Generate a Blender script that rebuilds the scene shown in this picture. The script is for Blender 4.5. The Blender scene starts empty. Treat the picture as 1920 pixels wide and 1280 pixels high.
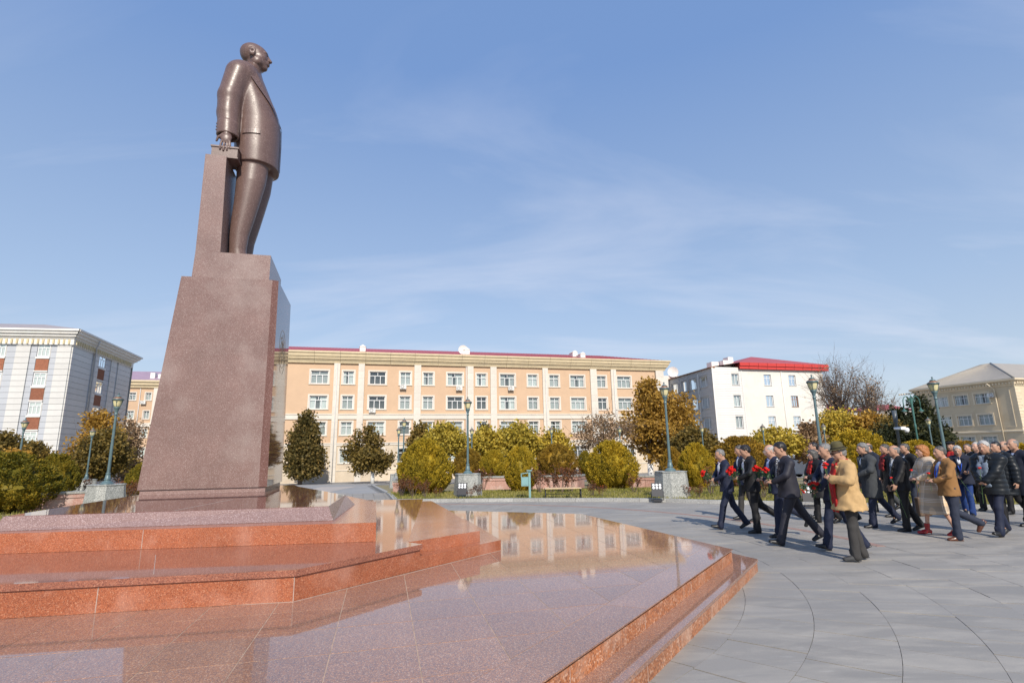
import bpy, math, random
import numpy as np
from math import sin, cos, pi, radians, sqrt, atan2
scene = bpy.context.scene
col = scene.collection
random.seed(7); rng = np.random.default_rng(7)

# ---------------------------------------------------------------- camera, sky, sun, exposure
PITCH, ROLL, EYE, FPX = radians(11.6), radians(1.02), 1.7, 996.0
_r0 = np.array([1, 0, 0.]); _u0 = np.array([0, -sin(PITCH), cos(PITCH)]); CF = np.array([0, cos(PITCH), sin(PITCH)])
CR = cos(ROLL)*_r0 - sin(ROLL)*_u0
CU = cos(ROLL)*_u0 + sin(ROLL)*_r0
CP = np.array([0, 0, EYE])
from mathutils import Matrix, Vector
cam_d = bpy.data.cameras.new('camera'); cam = bpy.data.objects.new('camera', cam_d); col.objects.link(cam)
cam_d.sensor_width = 36.0; cam_d.lens = FPX/1920*36.0; cam_d.clip_start = 0.05; cam_d.clip_end = 3000
cam.matrix_world = Matrix(((CR[0], CU[0], -CF[0], 0), (CR[1], CU[1], -CF[1], 0), (CR[2], CU[2], -CF[2], EYE), (0, 0, 0, 1)))
scene.camera = cam
SUN_EL = radians(37.0)
SUN_DIR = np.array([0.18, -0.984, 0.0]); SUN_DIR /= np.linalg.norm(SUN_DIR)
SUN = np.array([SUN_DIR[0]*cos(SUN_EL), SUN_DIR[1]*cos(SUN_EL), sin(SUN_EL)])
world = bpy.data.worlds.new('World'); scene.world = world; world.use_nodes = True
wn, wl = world.node_tree.nodes, world.node_tree.links
wn.clear()
wo = wn.new('ShaderNodeOutputWorld'); wb = wn.new('ShaderNodeBackground'); wl.new(wb.outputs[0], wo.inputs[0])
sky = wn.new('ShaderNodeTexSky'); sky.sky_type = 'NISHITA'; sky.sun_disc = False
sky.sun_elevation = SUN_EL; sky.sun_rotation = math.atan2(SUN_DIR[0], SUN_DIR[1])
sky.altitude = 900; sky.air_density = 1.0; sky.dust_density = 1.6; sky.ozone_density = 2.2
wb.inputs[1].default_value = 0.14
# thin cirrus: veils stretched across the sky, mixed into the sky colour by direction
tc = wn.new('ShaderNodeTexCoord'); sep = wn.new('ShaderNodeSeparateXYZ'); wl.new(tc.outputs['Generated'], sep.inputs[0])
def wmath(op, a, b=None, clamp=False):
    n = wn.new('ShaderNodeMath'); n.operation = op; n.use_clamp = clamp
    for i, v in enumerate((a, b)):
        if v is None: continue
        if isinstance(v, (int, float)): n.inputs[i].default_value = v
        else: wl.new(v, n.inputs[i])
    return n.outputs[0]
zz = wmath('ADD', wmath('MAXIMUM', sep.outputs[2], 0.0), 0.22)
cx_ = wmath('DIVIDE', sep.outputs[0], zz); cy_ = wmath('DIVIDE', sep.outputs[1], zz)
comb = wn.new('ShaderNodeCombineXYZ'); wl.new(cx_, comb.inputs[0]); wl.new(cy_, comb.inputs[1])
mp = wn.new('ShaderNodeMapping'); mp.inputs['Scale'].default_value = (0.55, 1.5, 1); mp.inputs['Rotation'].default_value = (0, 0, radians(18))
mp.inputs['Location'].default_value = (3.3, 1.1, 0)
wl.new(comb.outputs[0], mp.inputs[0])
n1 = wn.new('ShaderNodeTexNoise'); n1.inputs['Scale'].default_value = 1.3; n1.inputs['Detail'].default_value = 8; n1.inputs['Roughness'].default_value = 0.56; n1.inputs['Distortion'].default_value = 0.7
wl.new(mp.outputs[0], n1.inputs[0])
mr = wn.new('ShaderNodeMapRange'); mr.inputs[1].default_value = 0.48; mr.inputs[2].default_value = 0.74; wl.new(n1.outputs[0], mr.inputs[0])
lowfade = wmath('SUBTRACT', 1.0, wmath('MULTIPLY', sep.outputs[2], 1.15), True)
cl = wmath('MULTIPLY', wmath('MULTIPLY', mr.outputs[0], lowfade), 0.58)
mixc = wn.new('ShaderNodeMixRGB'); wl.new(cl, mixc.inputs[0]); mixc.inputs[2].default_value = (6.4, 6.6, 7.4, 1)
# the pale high veil that whitens the whole sky, more so towards the horizon
vr = wn.new('ShaderNodeValToRGB'); wl.new(sep.outputs[2], vr.inputs[0]); ve = vr.color_ramp.elements
ve[0].position = 0.0; ve[0].color = (.385, .415, .44, 1); ve[1].position = .62; ve[1].color = (.14, .24, .465, 1); e3 = ve.new(.25); e3.color = (.275, .36, .495, 1)
vs_ = wn.new('ShaderNodeVectorMath'); vs_.operation = 'SCALE'; vs_.inputs['Scale'].default_value = 8.9; wl.new(vr.outputs[0], vs_.inputs[0])
veil = wn.new('ShaderNodeMixRGB'); veil.inputs[0].default_value = 0.74; wl.new(sky.outputs[0], veil.inputs[1]); wl.new(vs_.outputs[0], veil.inputs[2])
wl.new(veil.outputs[0], mixc.inputs[1]); wl.new(mixc.outputs[0], wb.inputs[0])
mixc.inputs[2].default_value = (4.7, 4.9, 5.6, 1)
sun_d = bpy.data.lights.new('sun', 'SUN'); sun_d.energy = 3.9; sun_d.angle = radians(0.5); sun_d.color = (1.0, 0.915, 0.80)
sun_o = bpy.data.objects.new('sun', sun_d); col.objects.link(sun_o)
sun_o.rotation_euler = Vector(tuple(SUN)).to_track_quat('Z', 'Y').to_euler(); sun_o.location = (0, -20, 40)
scene.view_settings.view_transform = 'Standard'; scene.view_settings.look = 'None'
scene.view_settings.gamma = 1; scene.view_settings.use_curve_mapping = False
scene.view_settings.exposure = 0.30
scene.render.engine = 'CYCLES'

# ---------------------------------------------------------------- measuring helpers (survey of the place)
def ray(x, y): return CF*FPX + CR*(x-960) - CU*(y-640)
def G(x, y, z=0.0):
    d = ray(x, y); return CP + d*(z-EYE)/d[2]
def D(x, y, Y):
    d = ray(x, y); return CP + d*Y/d[1]
def terr(Y): return -0.04*min(max(Y-22, 0), 40)

# ---------------------------------------------------------------- tagging
def tag(o, label=None, cat=None, group=None, kind=None):
    if label: o['label'] = label
    if cat: o['category'] = cat
    if group: o['group'] = group
    if kind: o['kind'] = kind
    return o
def empty(name, loc=(0, 0, 0), rz=0, label=None, cat=None, group=None):
    o = bpy.data.objects.new(name, None); col.objects.link(o); o.location = [float(v) for v in loc]; o.rotation_euler = (0, 0, rz)
    o.empty_display_size = 0.2
    return tag(o, label, cat, group)
def link(name, me, parent=None, mats=None):
    o = bpy.data.objects.new(name, me); col.objects.link(o)
    if parent is not None: o.parent = parent
    return o
def copy_tree(o, parent=None):
    c = o.copy(); col.objects.link(c)
    if parent is not None: c.parent = parent
    for ch in list(o.children): copy_tree(ch, c)
    return c

# ---------------------------------------------------------------- mesh builder
class MB:
    def __init__(s): s.v = []; s.f = []; s.m = []; s.sm = []
    def add(s, vs, fs, mi=0, smooth=False):
        o = len(s.v); s.v.extend([tuple(float(c) for c in p) for p in vs])
        for f in fs: s.f.append(tuple(o+i for i in f)); s.m.append(mi); s.sm.append(smooth)
        return s
    def box(s, x0, x1, y0, y1, z0, z1, mi=0, T=None):
        vs = [(x0,y0,z0),(x1,y0,z0),(x1,y1,z0),(x0,y1,z0),(x0,y0,z1),(x1,y0,z1),(x1,y1,z1),(x0,y1,z1)]
        fs = [(0,3,2,1),(4,5,6,7),(0,1,5,4),(1,2,6,5),(2,3,7,6),(3,0,4,7)]
        if T:
            vs = [T(*p) for p in vs]
            a, b, c = [np.array(vs[i])-np.array(vs[0]) for i in (1, 3, 4)]
            if np.dot(np.cross(a, b), c) < 0: fs = [f[::-1] for f in fs]
        return s.add(vs, fs, mi)
    def prism(s, poly, z0, z1, mi=0, T=None, top=None):
        n = len(poly); A = sum(poly[i][0]*poly[(i+1) % n][1]-poly[(i+1) % n][0]*poly[i][1] for i in range(n))
        if A < 0: poly = poly[::-1]; top = top[::-1] if top else None
        tp = top or poly
        vs = [(p[0], p[1], z0) for p in poly]+[(p[0], p[1], z1) for p in tp]
        fs = [tuple(range(n))[::-1], tuple(range(n, 2*n))]+[(i, (i+1) % n, n+(i+1) % n, n+i) for i in range(n)]
        if T: vs = [T(*p) for p in vs]
        return s.add(vs, fs, mi)
    def tube(s, path, rad, n=8, mi=0, cap=True, smooth=True):
        P = [np.array(p, float) for p in path]; k = len(P)
        if isinstance(rad, (int, float)): rad = [rad]*k
        vs = []; up = None
        for i in range(k):
            t = P[min(i+1, k-1)]-P[max(i-1, 0)]; t = t/(np.linalg.norm(t)+1e-9)
            if up is None:
                up = np.array([0, 0, 1.]) if abs(t[2]) < .9 else np.array([1., 0, 0])
            u = np.cross(t, up); u /= np.linalg.norm(u)+1e-9; w = np.cross(u, t); up = w
            for j in range(n):
                a = 2*pi*j/n; vs.append(P[i]+rad[i]*(cos(a)*u+sin(a)*w))
        fs = [(i*n+j, (i+1)*n+j, (i+1)*n+(j+1) % n, i*n+(j+1) % n) for i in range(k-1) for j in range(n)]
        s.add(vs, fs, mi, smooth)
        if cap:
            o = len(s.v)-len(vs)
            s.f.append(tuple(o+j for j in range(n))); s.m.append(mi); s.sm.append(False)
            s.f.append(tuple(o+(k-1)*n+j for j in range(n))[::-1]); s.m.append(mi); s.sm.append(False)
        return s
    def lathe(s, prof, n=16, c=(0, 0, 0), mi=0, smooth=True):
        vs = []; fs = []
        for r, z in prof:
            for j in range(n):
                a = 2*pi*j/n; vs.append((c[0]+r*cos(a), c[1]+r*sin(a), c[2]+z))
        for i in range(len(prof)-1):
            for j in range(n): fs.append((i*n+j, i*n+(j+1) % n, (i+1)*n+(j+1) % n, (i+1)*n+j))
        s.add(vs, fs, mi, smooth)
        o = len(s.v)-len(vs)
        for base, rev in ((0, True), ((len(prof)-1)*n, False)):
            if prof[0 if rev else -1][0] > 1e-4:
                f = tuple(o+base+j for j in range(n)); s.f.append(f[::-1] if rev else f); s.m.append(mi); s.sm.append(False)
        return s
    def mesh(s, name, mats):
        me = bpy.data.meshes.new(name); me.from_pydata(s.v, [], s.f)
        for m in (mats if isinstance(mats, (list, tuple)) else [mats]): me.materials.append(m)
        me.polygons.foreach_set('material_index', s.m); me.polygons.foreach_set('use_smooth', s.sm); me.update()
        return me
    def build(s, name, mats, parent=None, loc=None, rz=0):
        o = link(name, s.mesh(name, mats), parent)
        if loc is not None: o.location = [float(v) for v in loc]
        o.rotation_euler = (0, 0, rz)
        return o
def np_mesh(name, V, F, mats, mi=None, smooth=True):
    """vertices (n,3), quads or tris (m,k)"""
    me = bpy.data.meshes.new(name); V = np.asarray(V, np.float32); F = np.asarray(F, np.int32); k = F.shape[1]
    me.vertices.add(len(V)); me.vertices.foreach_set('co', V.ravel())
    me.loops.add(F.size); me.loops.foreach_set('vertex_index', F.ravel())
    me.polygons.add(len(F)); me.polygons.foreach_set('loop_start', np.arange(0, F.size, k, dtype=np.int32))
    for m in (mats if isinstance(mats, (list, tuple)) else [mats]): me.materials.append(m)
    if mi is not None: me.polygons.foreach_set('material_index', np.asarray(mi, np.int32))
    me.polygons.foreach_set('use_smooth', np.full(len(F), smooth, bool))
    me.update(calc_edges=True)
    return me

# ---------------------------------------------------------------- materials
MATS = {}
class NT:
    def __init__(s, m): s.t = m.node_tree; s.n = s.t.nodes; s.l = s.t.links
    def new(s, t, **kw):
        n = s.n.new(t)
        for k, v in kw.items():
            if k in n.inputs: n.inputs[k].default_value = v
            else: setattr(n, k, v)
        return n
    def lk(s, a, b): s.l.new(a, b)
    def mix(s, fac, a, b, mode='MIX'):
        n = s.n.new('ShaderNodeMixRGB'); n.blend_type = mode
        for i, v in enumerate((fac, a, b)):
            if hasattr(v, 'links'): s.lk(v, n.inputs[i])
            elif i == 0: n.inputs[0].default_value = v
            else: n.inputs[i].default_value = tuple(v)+(1,) if len(v) == 3 else v
        return n.outputs[0]
    def rng(s, v, a, b, c=0., d=1.):
        n = s.n.new('ShaderNodeMapRange'); s.lk(v, n.inputs[0])
        for i, x in enumerate((a, b, c, d)): n.inputs[i+1].default_value = x
        return n.outputs[0]
    def math(s, op, a, b=None):
        n = s.n.new('ShaderNodeMath'); n.operation = op
        for i, v in enumerate((a, b)):
            if v is None: continue
            if hasattr(v, 'links'): s.lk(v, n.inputs[i])
            else: n.inputs[i].default_value = v
        return n.outputs[0]
def base(name, rough=0.6, spec=0.5, metal=0.0):
    m = bpy.data.materials.new(name); m.use_nodes = True; t = NT(m)
    b = m.node_tree.nodes['Principled BSDF']; b.inputs['Roughness'].default_value = rough
    b.inputs['Specular IOR Level'].default_value = spec; b.inputs['Metallic'].default_value = metal
    MATS[name] = m
    return m, t, b
def coords(t, obj=True, scale=None):
    c = t.new('ShaderNodeTexCoord'); return c.outputs['Object' if obj else 'Generated']
def bump(t, b, h, strength=0.3, dist=0.01):
    n = t.new('ShaderNodeBump'); n.inputs['Strength'].default_value = strength; n.inputs['Distance'].default_value = dist
    t.lk(h, n.inputs['Height']); t.lk(n.outputs[0], b.inputs['Normal'])
def plain(name, c, rough=0.6, var=0.12, scale=3.0, spec=0.5, metal=0.0, bmp=0.0, bscale=60, randobj=0.0, dirt=None):
    if name in MATS: return MATS[name]
    m, t, b = base(name, rough, spec, metal); co = coords(t)
    nz = t.new('ShaderNodeTexNoise', Scale=scale, Detail=5.0, Roughness=0.6); t.lk(co, nz.inputs[0])
    d = tuple(x*(1-var) for x in c); e = tuple(min(1, x*(1+var)) for x in c)
    o = t.mix(t.rng(nz.outputs[0], .3, .7), d, e)
    if dirt:
        n2 = t.new('ShaderNodeTexNoise', Scale=dirt[1], Detail=6.0, Roughness=0.65); t.lk(co, n2.inputs[0])
        o = t.mix(t.math('MULTIPLY', t.rng(n2.outputs[0], .52, .75), dirt[2]), o, dirt[0])
    if randobj:
        oi = t.new('ShaderNodeObjectInfo'); o2 = t.mix(t.rng(oi.outputs['Random'], 0, 1, 0, 1), (1-randobj,)*3, (1+randobj*.4,)*3)
        o = t.mix(1.0, o, o2, 'MULTIPLY')
    t.lk(o, b.inputs['Base Color'])
    if bmp:
        n3 = t.new('ShaderNodeTexNoise', Scale=bscale, Detail=4.0); t.lk(co, n3.inputs[0]); bump(t, b, n3.outputs[0], bmp, 0.004)
    return m
def granite(name, c_main, c_dark, c_light, scale=120., rough=0.12, tint=0.12, light_amt=.12, dark_amt=.3, world=False, coat=0.0, blotch=0.12, stain=None):
    if name in MATS: return MATS[name]
    m, t, b = base(name, rough, 0.5)
    if world:
        g = t.new('ShaderNodeNewGeometry'); co = g.outputs['Position']
    else: co = coords(t)
    v = t.new('ShaderNodeTexVoronoi', Scale=scale); t.lk(co, v.inputs['Vector'])
    sp = t.new('ShaderNodeSeparateColor'); t.lk(v.outputs['Color'], sp.inputs[0])
    n = t.new('ShaderNodeTexNoise', Scale=scale*.35, Detail=3.0); t.lk(co, n.inputs[0])
    big = t.new('ShaderNodeTexNoise', Scale=1.7, Detail=5.0, Roughness=.6); t.lk(co, big.inputs[0])
    o = t.mix(t.rng(sp.outputs[0], 0, dark_amt*1.6, 1, 0), c_main, c_dark)
    o = t.mix(t.rng(sp.outputs[1], 1-light_amt*1.5, 1-light_amt*.6), o, c_light)
    o = t.mix(t.math('MULTIPLY', t.rng(n.outputs[0], .35, .7), .35), o, c_dark)
    bl = t.mix(t.rng(big.outputs[0], .3, .7), (1-blotch,)*3, (1+blotch*.6,)*3)
    o = t.mix(1.0, o, bl, 'MULTIPLY')
    if tint:
        oi = t.new('ShaderNodeObjectInfo'); rr = t.mix(oi.outputs['Random'], (1-tint,)*3, (1+tint*.5,)*3)
        o = t.mix(1.0, o, rr, 'MULTIPLY')
    if stain:
        s2 = t.new('ShaderNodeTexNoise', Scale=stain[1], Detail=6.0, Roughness=.6); t.lk(co, s2.inputs[0])
        o = t.mix(t.math('MULTIPLY', t.rng(s2.outputs[0], .5, .72), stain[2]), o, stain[0])
    t.lk(o, b.inputs['Base Color'])
    rn = t.rng(n.outputs[0], .3, .7, rough*.8, rough*1.25); t.lk(rn, b.inputs['Roughness'])
    return m
# ================================================================ ground, paving, monument
def clip_half(poly, n, c):
    """keep the part where n.p <= c"""
    out = []
    for i in range(len(poly)):
        p, q = poly[i], poly[(i+1) % len(poly)]
        a = n[0]*p[0]+n[1]*p[1]-c; b = n[0]*q[0]+n[1]*q[1]-c
        if a <= 0: out.append(p)
        if a*b < 0:
            t = a/(a-b); out.append((p[0]+t*(q[0]-p[0]), p[1]+t*(q[1]-p[1])))
    return out
def clip_poly(poly, conv):
    A = sum(conv[i][0]*conv[(i+1) % len(conv)][1]-conv[(i+1) % len(conv)][0]*conv[i][1] for i in range(len(conv)))
    if A < 0: conv = conv[::-1]
    for i in range(len(conv)):
        p, q = conv[i], conv[(i+1) % len(conv)]
        n = (q[1]-p[1], -(q[0]-p[0])); poly = clip_half(poly, n, n[0]*p[0]+n[1]*p[1])
        if len(poly) < 3: return []
    return poly
def inset(poly, d):
    """inset a convex polygon by d (or by a list of distances per edge)"""
    A = sum(poly[i][0]*poly[(i+1) % len(poly)][1]-poly[(i+1) % len(poly)][0]*poly[i][1] for i in range(len(poly)))
    if A < 0: poly = poly[::-1]
    L = []
    for i in range(len(poly)):
        p, q = np.array(poly[i]), np.array(poly[(i+1) % len(poly)]); e = (q-p)/np.linalg.norm(q-p)
        n = np.array([-e[1], e[0]]); L.append((p+n*d, e))
    out = []
    for i in range(len(L)):
        (p, e), (q, g) = L[i-1], L[i]
        M = np.array([e, -g]).T; t = np.linalg.solve(M, q-p); out.append(tuple(p+e*t[0]))
    return out
def area(poly): return abs(sum(poly[i][0]*poly[(i+1) % len(poly)][1]-poly[(i+1) % len(poly)][0]*poly[i][1] for i in range(len(poly))))/2

m_asph = plain('asphalt', (0.20, 0.20, 0.20), .85, .12, .6, bmp=.2, bscale=40, dirt=((.27, .26, .24), .25, .5))
m_path = plain('path_paving', (0.30, 0.30, 0.295), .8, .1, .8, bmp=.2, dirt=((.36, .34, .31), .4, .5))
m_joint = plain('joint_mortar', (0.13, 0.125, 0.115), .9, .2, 20)
m_grout = plain('pale_grout', (0.40, 0.30, 0.25), .8, .2, 20)
m_soil = plain('bed_soil', (0.24, 0.20, 0.11), .95, .35, 3, bmp=.6, bscale=30, dirt=((.12, .15, .04), 1.2, .8))
# ground sheet to the horizon; it falls gently away beyond the square
ys = [-80, -20, 0, 22, 32, 42, 52, 62, 120, 400, 1500]; xs = [-1500, -300, -80, -30, 0, 30, 80, 300, 1500]
V = [(x, y, terr(y)-0.035) for y in ys for x in xs]; n = len(xs)
F = [(j*n+i, j*n+i+1, (j+1)*n+i+1, (j+1)*n+i) for j in range(len(ys)-1) for i in range(n-1)]
tag(MB().add(V, F).build('ground', m_asph), kind='structure')

RC = np.array([-3.2, 8.9])
# plaza paving slabs: rings round the monument
def pav_mat():
    m, t, b = base('grey_paving', .65, .3)
    g = t.new('ShaderNodeNewGeometry'); co = g.outputs['Position']
    oi = t.new('ShaderNodeObjectInfo')
    rnd = t.math('FRACT', t.math('ADD', t.math('MULTIPLY', oi.outputs['Random'], 7.31), g.outputs['Random Per Island']))
    mp = t.new('ShaderNodeMapping'); mp.inputs['Rotation'].default_value = (0, 0, .25); mp.inputs['Scale'].default_value = (.55, 2.2, 1); t.lk(co, mp.inputs[0])
    n1 = t.new('ShaderNodeTexNoise', Scale=1.3, Detail=7.0, Roughness=.68, Distortion=.6); t.lk(mp.outputs[0], n1.inputs[0])
    n2 = t.new('ShaderNodeTexNoise', Scale=190.0, Detail=3.0); t.lk(co, n2.inputs[0])
    n3 = t.new('ShaderNodeTexNoise', Scale=.35, Detail=4.0); t.lk(co, n3.inputs[0])
    o = t.mix(t.rng(rnd, 0, 1), (.275, .258, .232), (.325, .303, .270))
    o = t.mix(t.math('MULTIPLY', t.rng(n1.outputs[0], .46, .68), .55), o, (.50, .46, .395))
    o = t.mix(t.math('MULTIPLY', t.rng(n3.outputs[0], .45, .65), .3), o, (.235, .235, .235))
    o = t.mix(t.math('MULTIPLY', t.rng(n2.outputs[0], .35, .75), .35), o, (.15, .15, .16))
    # pale bloom washed out of the joints
    st = t.new('ShaderNodeTexNoise', Scale=1.0, Detail=6.0, Roughness=.7); mp2 = t.new('ShaderNodeMapping'); mp2.inputs['Scale'].default_value = (2.0, 14, 1)
    mp2.inputs['Rotation'].default_value = (0, 0, .12); t.lk(co, mp2.inputs[0]); t.lk(mp2.outputs[0], st.inputs[0])
    o = t.mix(t.math('MULTIPLY', t.rng(st.outputs[0], .60, .76), .5), o, (.55, .53, .49))
    t.lk(o, b.inputs['Base Color']); t.lk(t.rng(n1.outputs[0], .3, .7, .5, .8), b.inputs['Roughness'])
    bump(t, b, n2.outputs[0], .15, .002)
    return m
m_pav = pav_mat()
m_redpav = plain('pink_paving', (.34, .22, .18), .7, .15, 8, randobj=.1)

E1 = np.array([.563, .826]); E2 = np.array([-.34, .94])
C1 = np.array([3.36, 7.88]); C2 = np.array([2.97, 7.75])
P1 = [tuple(C1-E1*11.9), tuple(C1), tuple(C1+E2*4.75), (-2.6, 14.35), (-8.6, 14.3), (-5.75, -1.95)]
P2 = [tuple(C2-E1*11.4), tuple(C2), (1.45, 12.12), (-2.9, 13.83), (-8.3, 13.8), (-5.5, -1.66)]
# beds round the square (kerb lines surveyed)
bedA_front = [G(*p)[:2] for p in [(737, 942), (870, 941), (1010, 940), (1150, 940), (1250, 941), (1330, 944), (1430, 946), (1560, 950), (1700, 952), (1900, 955)]]
bedA_front = [tuple(p) for p in bedA_front]+[(22, 14.2), (34, 13.5)]
bedA = bedA_front+[(44, 44), (-11.5, 44), (-7.7, 31)]
bedB = [(-8.6, 9.6), (-9.0, 13.0), (-10.4, 19.0), (-14.5, 33), (-18, 44), (-48, 44), (-48, 10), (-20, 4.5), (-11.5, 6.2)]
def inside(poly, x, y):
    c = False; n = len(poly)
    for i in range(n):
        x1, y1 = poly[i]; x2, y2 = poly[(i+1) % n]
        if (y1 > y) != (y2 > y) and x < (x2-x1)*(y-y1)/(y2-y1)+x1: c = not c
    return c
RW = 0.645; R0 = 6.27
tiles = []
for k in range(-1, 44):
    r0 = R0+RW*k; r1 = r0+RW; rm = (r0+r1)/2
    na = max(30, int(round(2*pi*rm/0.42/12))*12) if rm < 40 else 60
    for j in range(na):
        a = 2*pi*(j+.5*(k % 2))/na; x = RC[0]+rm*cos(a); y = RC[1]+rm*sin(a)
        if y < -.5 or y > 24 or x < -12 or x > 26 or abs(x) > 3.5+y*1.15: continue
        if inside(inset(P1, .45), x, y): continue
        if inside(bedA, x, y+.05) and inside(bedA, x-.0, y-.4): continue
        if inside(bedB, x, y): continue
        tiles.append((math.hypot(x, y), k, a, na))
tiles.sort()
pav = empty('paved_square', (RC[0], RC[1], 0)); tag(pav, kind='structure')
ring_mesh = {}
def tile_geo(k, na, ang=0.0):
    r0 = R0+RW*k+.002; r1 = r0+RW-.004; h = pi/na-.0022*6.5/(r0+r1); pts = [(r0, -h), (r1, -h*.998), (r1, 0), (r1, h*.998), (r0, h), (r0, 0)]
    return [(r*cos(a+ang), r*sin(a+ang)) for r, a in pts]
far = MB(); farred = MB()
for i, (d, k, a, na) in enumerate(tiles):
    if i < 300:
        if (k, na) not in ring_mesh: ring_mesh[(k, na)] = MB().prism(tile_geo(k, na), -.03, 0).mesh('paving_slab', m_pav)
        o = link('paving_slab', ring_mesh[(k, na)], pav); o.rotation_euler = (random.uniform(-.0004, .0004), random.uniform(-.0004, .0004), a)
    else:
        g = tile_geo(k, na, a); zj = random.uniform(-.001, .001)
        tgt = far
        tgt.prism([(p[0], p[1]) for p in g], -.03, zj)
o = far.build('paving_slab_field', m_pav, pav); o['kind'] = 'stuff'
# pink stone band let into the paving
bd = MB()
for j in range(200):
    a0 = radians(-20+j*.8); a1 = a0+radians(.77); r0, r1 = 9.35, 9.52
    x, y = RC[0]+r0*cos(a0), RC[1]+r0*sin(a0)
    if y < 9.5 or x < -9: continue
    bd.prism([(r0*cos(a0), r0*sin(a0)), (r1*cos(a0), r1*sin(a0)), (r1*cos(a1), r1*sin(a1)), (r0*cos(a1), r0*sin(a1))], -.02, .004)
o = bd.build('pink_stone_band', m_redpav, pav); o['kind'] = 'stuff'

# path beside and behind the square, down to the apartment block
pth = [(-4.6, 19.9), (-7.9, 31), (-11.8, 44), (-14, 62), (-34, 58), (-22, 44), (-14.2, 33), (-10.2, 19), (-7.5, 17)]
def drape(poly, dz, name, mat):
    parts_ = MB(); yb = [-100, 22, 32, 42, 52, 62, 300]
    for a_, b_ in zip(yb[:-1], yb[1:]):
        q = clip_half(clip_half(poly, (0, 1), b_), (0, -1), -a_)
        if len(q) > 2:
            A = sum(q[i][0]*q[(i+1) % len(q)][1]-q[(i+1) % len(q)][0]*q[i][1] for i in range(len(q)))
            if A < 0: q = q[::-1]
            parts_.add([(p[0], p[1], terr(p[1])+dz) for p in q], [tuple(range(len(q)))])
    return tag(parts_.build(name, mat), kind='structure')
drape(pth, -.012, 'path', m_path)
drape([(-9.5, 20.5), (-8.4, 20.5), (-12.6, 44), (-15.5, 44)], -.006, 'path_strip', plain('pale_path_strip', (.42, .38, .34), .8, .1, 3))

m_gfloor = granite('red_granite_floor', (.46, .225, .125), (.17, .12, .12), (.64, .42, .30), 180, .045, .10, .10, .5)
m_griser = granite('orange_granite', (.44, .142, .064), (.20, .062, .035), (.56, .27, .16), 170, .16, .08, .10, .36, blotch=.16, stain=((.50, .27, .20), 1.6, .55))
m_grough = granite('orange_granite_riser', (.50, .19, .075), (.22, .085, .045), (.68, .42, .28), 75, .35, .08, .12, .38, blotch=.2, stain=((.60, .42, .32), 3.6, .6))
m_gbrown = granite('brown_granite', (.235, .152, .132), (.165, .095, .08), (.42, .34, .31), 150, .24, .0, .09, .35, blotch=.14, stain=((.36, .295, .265), .8, .6))
m_gbrownp = granite('brown_granite_polished', (.20, .075, .055), (.085, .035, .03), (.42, .30, .28), 110, .035, .0, .06, .35)
m_gplin = granite('mauve_granite', (.29, .19, .165), (.18, .11, .10), (.50, .38, .36), 150, .30, .0, .14, .3, blotch=.1)

plat = empty('stepped_platform', (-1.5, 8, 0), 0, 'polished red granite stepped platform carrying the monument, two long steps down to the square', 'platform')
def W(mb, name, mats, par): 
    o = mb.build(name, mats, par); o.location = (-par.location[0], -par.location[1], -par.location[2]); return o
W(MB().prism(P1, -.03, .125), 'step_riser', m_grough, plat)
W(MB().prism(inset(P1, -.012), .125, .16), 'step_tread', m_gfloor, plat)
W(MB().prism(P2, .16, .285), 'step_riser', m_grough, plat)
# floor slabs of the wide terrace, with a border strip
A_ = np.array([-.235, .972]); B_ = np.array([.972, .235])
W(MB().prism(inset(P2, .02), .285, .3178), 'mortar_bed', plain('floor_grout', (.46, .33, .24), .8, .3, 9), plat)
P2o = inset(P2, -.015); P2i = inset(P2, .36)
cand = []
for i in range(-16, 16):
    for j in range(-8, 28):
        s0, t0 = -2.12+.6*i, 3.72+.585*j
        q = [tuple(B_*s+A_*t) for s, t in ((s0+.0035, t0+.0045), (s0+.5965, t0+.0045), (s0+.5965, t0+.5805), (s0+.0035, t0+.5805))]
        q = clip_poly(q, P2i)
        if len(q) > 2 and area(q) > .01: cand.append(q)
cand.sort(key=lambda q: math.hypot(q[0][0], q[0][1]))
LV3_hide = [(-5.7, 5.5), (-2.4, 5.75), (-1.5, 7.1), (-1.4, 10.0), (-4.5, 12.4), (-7.5, 12.2)]
def slab(q, name='floor_slab', z0=.309, z1=.32, mat=None, par=None):
    c = np.mean(q, 0); q2 = [(p[0]-c[0], p[1]-c[1]) for p in q]
    o = MB().prism(q2, z0, z1).build(name, mat or m_gfloor, par or plat)
    pl = (par or plat).location
    o.location = (c[0]-pl[0], c[1]-pl[1], random.uniform(-.0006, .0006)-pl[2]); return o
nsl = 0
for q in cand:
    c = np.mean(q, 0)
    if inside(LV3_hide, c[0], c[1]): continue
    if nsl < 290: slab(q); nsl += 1
# border strip pieces along each edge
for i in range(len(P2)):
    pi_, pj = np.array(P2o[i-1]), np.array(P2o[i]); qi, qj = np.array(inset(P2, .355)[i-1]), np.array(inset(P2, .355)[i])
    L = np.linalg.norm(pj-pi_); k = max(1, int(L/1.45))
    for j in range(k):
        u0, u1 = j/k+.0015/L, (j+1)/k-.0015/L
        slab([tuple(pi_+(pj-pi_)*u0), tuple(pi_+(pj-pi_)*u1), tuple(qi+(qj-qi)*u1), tuple(qi+(qj-qi)*u0)], 'border_slab')
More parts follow.
